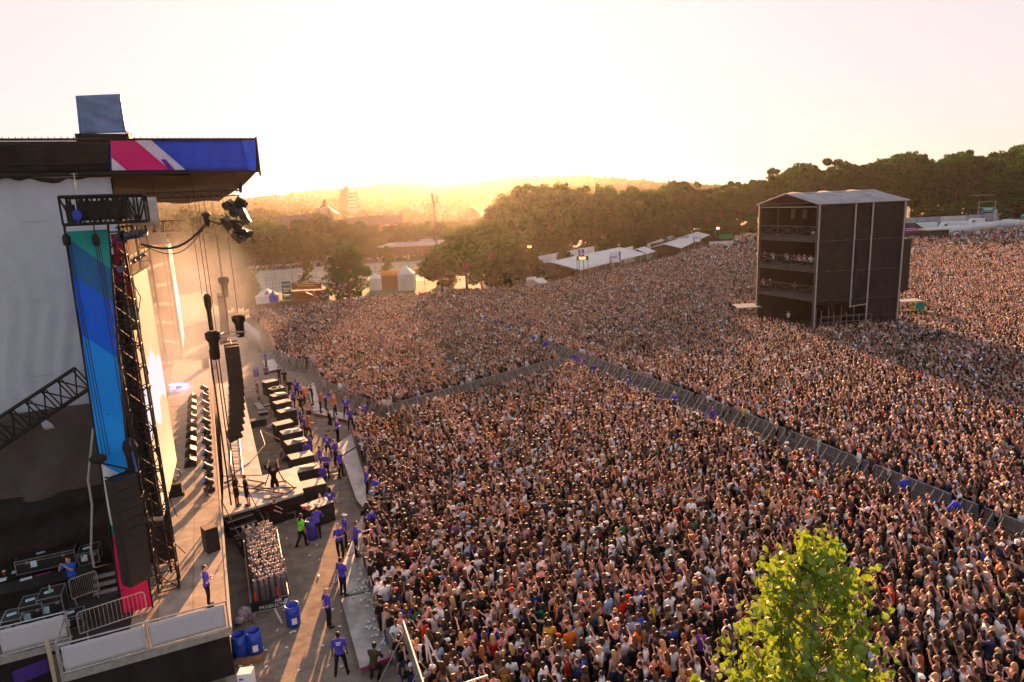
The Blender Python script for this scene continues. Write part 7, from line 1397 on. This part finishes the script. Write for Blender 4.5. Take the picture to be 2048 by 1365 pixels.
for k in range(60): c = q + Vector((r_.gauss(0, 3.0), r_.gauss(0, 1), 4 + r_.gauss(0, 1.8))); mb.path([c, c + Vector((r_.uniform(-.8, .8), 0, r_.uniform(-.4, .6))), c + Vector((r_.uniform(-1, 1), .2, r_.uniform(-.9, .3)))], .06, 4)
tag(mb.build('streamer_tangle', mat('silver_foil', (.6, .57, .55), .3, .5)), 'tangle of silvery streamers caught before the dark bushy tree', 'streamers')
# right hand perimeter
wall_m = [mat('panel_grey', (.33, .33, .34), .6, .2, .15, .4), mat('panel_blue', (.26, .29, .36), .6, .2, .15, .4), mat('panel_white', (.48, .48, .48), .6, .1, .15, .4)]
pts = [G(1780, 462), G(1930, 455), G(1985, 449), G(2048, 438), G(2200, 420)]; pn = 0
t = thing('perimeter_wall', 'tall wall of pale steel panels behind the right hand crowd', 'wall', pts[0])
for a, b in zip(pts[:-1], pts[1:]):
    n = max(2, int((b - a).length / 9))
    for k in range(n): p0, p1 = a.lerp(b, k / n), a.lerp(b, (k + .985) / n); mb = MB(); mb.obox(up(p0, -1), p1 - p0, (0, .15, 0), (0, 0, 5.4 + (1.2 if a is pts[2] else 0))); mb.build('panel', wall_m[pn % 3], t); pn += 1
pl2 = [G(1893, 470), G(1945, 463), G(2000, 455), G(2048, 452), G(2180, 440)]; t = thing('white_hoarding', 'low white sheeting in front of the pale wall at right', 'hoarding', pl2[0])
for a, b in zip(pl2[:-1], pl2[1:]): mb = MB(); mb.sheet(lambda s_, t_: up(a.lerp(b, s_), (2.6 + .25 * math.sin(s_ * 6)) * t_), 12, 2, .06); mb.build('sheet', mat('white_sheet', (.62, .62, .66), .7), t)
def van(px_, py_, L_, h_, label, rz=.0, z=0.):
    q = G(px_, py_, z); t = thing('white_van', label, 'van'); m_ = _mats['white_sheet']; mb = MB(); mb.add([(-L_ / 2, -1.2, .4), (L_ / 2, -1.2, .4), (L_ / 2, 1.2, .4), (-L_ / 2, 1.2, .4), (-L_ / 2 + 1.6, -1.1, h_), (L_ / 2, -1.1, h_), (L_ / 2, 1.1, h_), (-L_ / 2 + 1.6, 1.1, h_), (-L_ / 2, -1.2, 1.4), (-L_ / 2, 1.2, 1.4)], [(3, 2, 1, 0), (0, 1, 5, 4, 8), (2, 3, 9, 7, 6), (4, 5, 6, 7), (1, 2, 6, 5), (8, 4, 7, 9), (0, 8, 9, 3)]); mb.build('body', m_, t); mb = MB(); mb.box((-L_ / 2 + 1.4, -1.18, h_ * .72), (1.2, .06, .6)); mb.build('window', glass, t)
    for s_ in (-1, 1): mb = MB(); mb.lathe((s_ * L_ * .32, -1.25, .42), [(.42, 0), (.42, .25)], 12, axis=(0, 1, 0)); mb.build('wheel', black, t)
    t.location = q; t.rotation_euler = (0, 0, rz)
van(1836, 468, 12, 3.6, 'long white trailer behind the food trucks', .1); van(1905, 462, 10, 3.2, 'white van with rounded nose behind the cream topped truck', .1); van(1949, 456, 6, 3.4, 'short white van parked by the teal sign', .1)
q = G(1867, 482); t = thing('food_truck', 'black food truck with cream roof at right of tower', 'food truck', q); mb = MB(); mb.box(q + Vector((0, 0, 1.7)), (7, 3, 3.0), .08); mb.build('body', meshm, t); mb = MB(); mb.box(q + Vector((0, -.1, 3.45)), (7.8, 3.6, .5), .08); mb.build('roof', mat('cream_paint', (.6, .55, .45), .6), t); mb = MB(); mb.box(q + Vector((-.5, -1.56, 2.0)), (4, .1, 1.2), .08); mb.build('hatch', casep, t); mb = MB(); mb.box(q + Vector((-2.4, -1.75, 2.2)), (.8, .05, .4), .08); mb.build('purple_badge', purple, t)
q = G(1814, 482); t = thing('stall_tent', 'black sloped stall tent with pink lettering right behind tower', 'tent', q); mb = MB(); mb.add([(q.x - 5, q.y - 2, 2.4), (q.x + 5.5, q.y - 2, 2.4), (q.x + 3, q.y + 1.5, 5.2), (q.x - 5, q.y + 1.5, 5.2), (q.x + 5.5, q.y + 4, 2.4), (q.x - 5, q.y + 4, 2.4)], [(0, 1, 2, 3), (1, 4, 2), (3, 2, 4, 5), (0, 3, 5), (5, 4, 1, 0)]); mb.build('roof', meshm, t); mb = MB()
for k in range(2): mb.obox((q.x - 1.5, q.y - 1.35 + .55 * k, 3.05 + .45 * k), (4.2 - .4 * k, 0, 0), (0, .02, .0), (0, .25, .25))
mb.build('lettering', mat('pink_ink', (.55, .15, .45), .6), t); mb = MB(); mb.box(q + Vector((0, 1, 1.2)), (10, 4.4, 2.4)); mb.build('front', casep, t)
t, o, xd, hd = sign(1964, 1989, 416, 424, G(1975, 455).y + 2, 'teal sign with pale lines on a scaffold frame above wall', mat('teal_bright', (.0, .20, .20), .6), None, signw, .3, 2); mb = MB(); z1 = o.z + hd.z + 2.2
for x_ in (-1.0, xd.x + .5): mb.tube((o.x + x_, o.y + .3, 0), (o.x + x_, o.y + .3, z1), .1)
for z_ in (z1, o.z + hd.z + .1, o.z - .1): mb.tube((o.x - 1.3, o.y + .3, z_), (o.x + xd.x + .8, o.y + .3, z_), .08)
mb.build('scaffold', polem, t)
sign(2043, 2060, 428, 440, G(2050, 455).y, 'teal sign cut by the right edge of the picture', _mats['teal_bright'], None, signw, .3, 1)
q = D(1970, 392, 301); t = thing('wooden_shelter', 'small dark shelter with pale flat roof inside the right wood', 'shelter', (q.x, 301, 0)); mb = MB(); mb.box((q.x, 301, q.z + .3), (10, 4, .5)); mb.build('roof', mat('weathered_board', (.22, .19, .16), .8), t); mb = MB()
for x_ in (-4, 0, 4): mb.tube((q.x + x_, 301, 0), (q.x + x_, 301, q.z), .15)
mb.build('post', bark, t)
for px_, y0_, y1_, lb in ((2046, 380, 450, 'slim pole at the right edge'),): q = G(px_ + 2, y1_); mb = MB(); mb.tube(q, (q.x, q.y, D(px_, y0_, q.y).z), .12); tag(mb.build('pole', wire), lb, 'pole')

# ------------------------------------------------------------------ the leafy treetop close to the camera
lr = random.Random(31); base = D(1640, 1200, 6.7); bx, by = base.x - .06, base.y; topz = D(1648, 1085, 6.55).z
ft_ = thing('poplar_tree', 'bright green poplar treetop close to the camera at bottom right', 'tree', (bx, by, 0))
mbt = MB(); mbt.tube((bx, by, 0), (bx, by, 6), .22, .15, 10); mbt.tube((bx, by, 6), (bx, by, 11), .15, .06, 9); mbt.tube((bx, by, 11), (bx + .02, by, topz - .1), .05, .006, 7)
LV, LF, LM = [], [], []
def leaf(p, n, s):
    n = n.normalized(); u = n.cross(Vector((lr.uniform(-1, 1), lr.uniform(-1, 1), lr.uniform(-1, 1)))).normalized(); d = n.cross(u); b = len(LV); c = .16 * s
    for a_, b_, h_ in ((0, 0, 0), (.5, .28, c), (.46, .62, c), (.0, 1.08, 0), (-.46, .62, c), (-.5, .28, c), (0, .55, -.05 * s)): LV.append(p + u * a_ * s + d * b_ * s + n * h_)
    for i in range(6):
        if i < 5 or True: LF.append((b + i, b + (i + 1) % 6, b + 6)); LM.append(0)
def shoot(st, dr, ln, dens=.045, s=.125):
    p = st.copy(); d = dr.normalized(); n = int(ln / .05); prev = p.copy()
    for k in range(n):
        d = (d + Vector((lr.gauss(0, .10), lr.gauss(0, .10), .05 + lr.gauss(0, .04)))).normalized(); p = p + d * .05
        if k % 2 == 0: mbt.tube(prev, p, max(.0025, .010 * (1 - k / n)), max(.002, .010 * (1 - (k + 2) / n)), 4, 0, cap=False); prev = p.copy()
        if k > 1 and lr.random() < .9:
            o = d.orthogonal().normalized(); o = Matrix.Rotation(lr.uniform(0, 6.28), 3, d) @ o; sz = s * lr.uniform(.6, 1.25) * (1 - .35 * k / n)
            leaf(p + o * lr.uniform(.02, .06), (Vector((lr.gauss(0, .8), lr.gauss(0, .8) - .3, lr.uniform(.0, 1.2))) + o * .3), sz)
for k in range(430):
    h = lr.random() ** 1.15; z = topz - .12 - h * 5.0; ang = lr.uniform(0, 6.28); R_ = (.05 + .88 * ((topz - z) ** .95)) * lr.uniform(.75, 1.15); R_ = min(R_, 2.6); ln = lr.uniform(.4, 1.25) * (R_ * .85 + .25)
    st = Vector((bx + math.cos(ang) * R_ * .25, by + math.sin(ang) * R_ * .25, z - ln * .55)); shoot(st, Vector((math.cos(ang), math.sin(ang), lr.uniform(.5, 1.5))), min(ln, 1.5))
    if k % 3 == 0: mbt.tube((bx, by, z - ln * .75), st, .012, .009, 5)
for dx, dz, l in ((0, 0, .75), (-.18, -.35, .6), (.12, -.5, .7), (.55, -.75, .55), (-.35, -.65, .5)): shoot(Vector((bx + dx, by, topz + dz - .62)), Vector((dx * .2, 0, 1)), l, s=.07)
me = bpy.data.meshes.new('crown'); me.from_pydata([tuple(v - Vector((bx, by, 0))) for v in LV], [], LF); lm = leaf_mat('poplar_leaf', (.19, .31, .018), .5)
n_ = lm.node_tree
for nd_ in n_.nodes:
    if nd_.type == 'TEX_NOISE': nd_.inputs['Scale'].default_value = 9
gl_ = n_.nodes.new('ShaderNodeBsdfGlossy'); gl_.inputs['Roughness'].default_value = .35; gl_.inputs[0].default_value = (.9, .9, .8, 1); mxs = n_.nodes.new('ShaderNodeMixShader'); mxs.inputs[0].default_value = .05; out = n_.nodes['Material Output']; prev_ = out.inputs[0].links[0].from_socket; n_.links.new(prev_, mxs.inputs[1]); n_.links.new(gl_.outputs[0], mxs.inputs[2]); n_.links.new(mxs.outputs[0], out.inputs[0])
me.materials.append(lm); co = bpy.data.objects.new('crown', me); COL.objects.link(co); co.parent = ft_
mbt.build('trunk', mat('poplar_bark', (.16, .13, .07), .8), ft_)
print('LEAVES', len(LF) // 6)
# ------------------------------------------------------------------ the evening air
mb = MB(); mb.obox((-1650, -75, -9), (3900, 0, 0), (0, 2430, 0), (0, 0, 84), 0)
hz = bpy.data.materials.new('haze_air'); hz.use_nodes = True; nn = hz.node_tree; nn.nodes.remove(nn.nodes['Principled BSDF'])
pv = nn.nodes.new('ShaderNodeVolumePrincipled'); pv.inputs['Color'].default_value = (.95, .88, .80, 1); pv.inputs['Density'].default_value = 0.00007; pv.inputs['Anisotropy'].default_value = .80
nn.links.new(pv.outputs[0], nn.nodes['Material Output'].inputs['Volume'])
hb = mb.build('haze', hz); struct(hb, 'stuff')
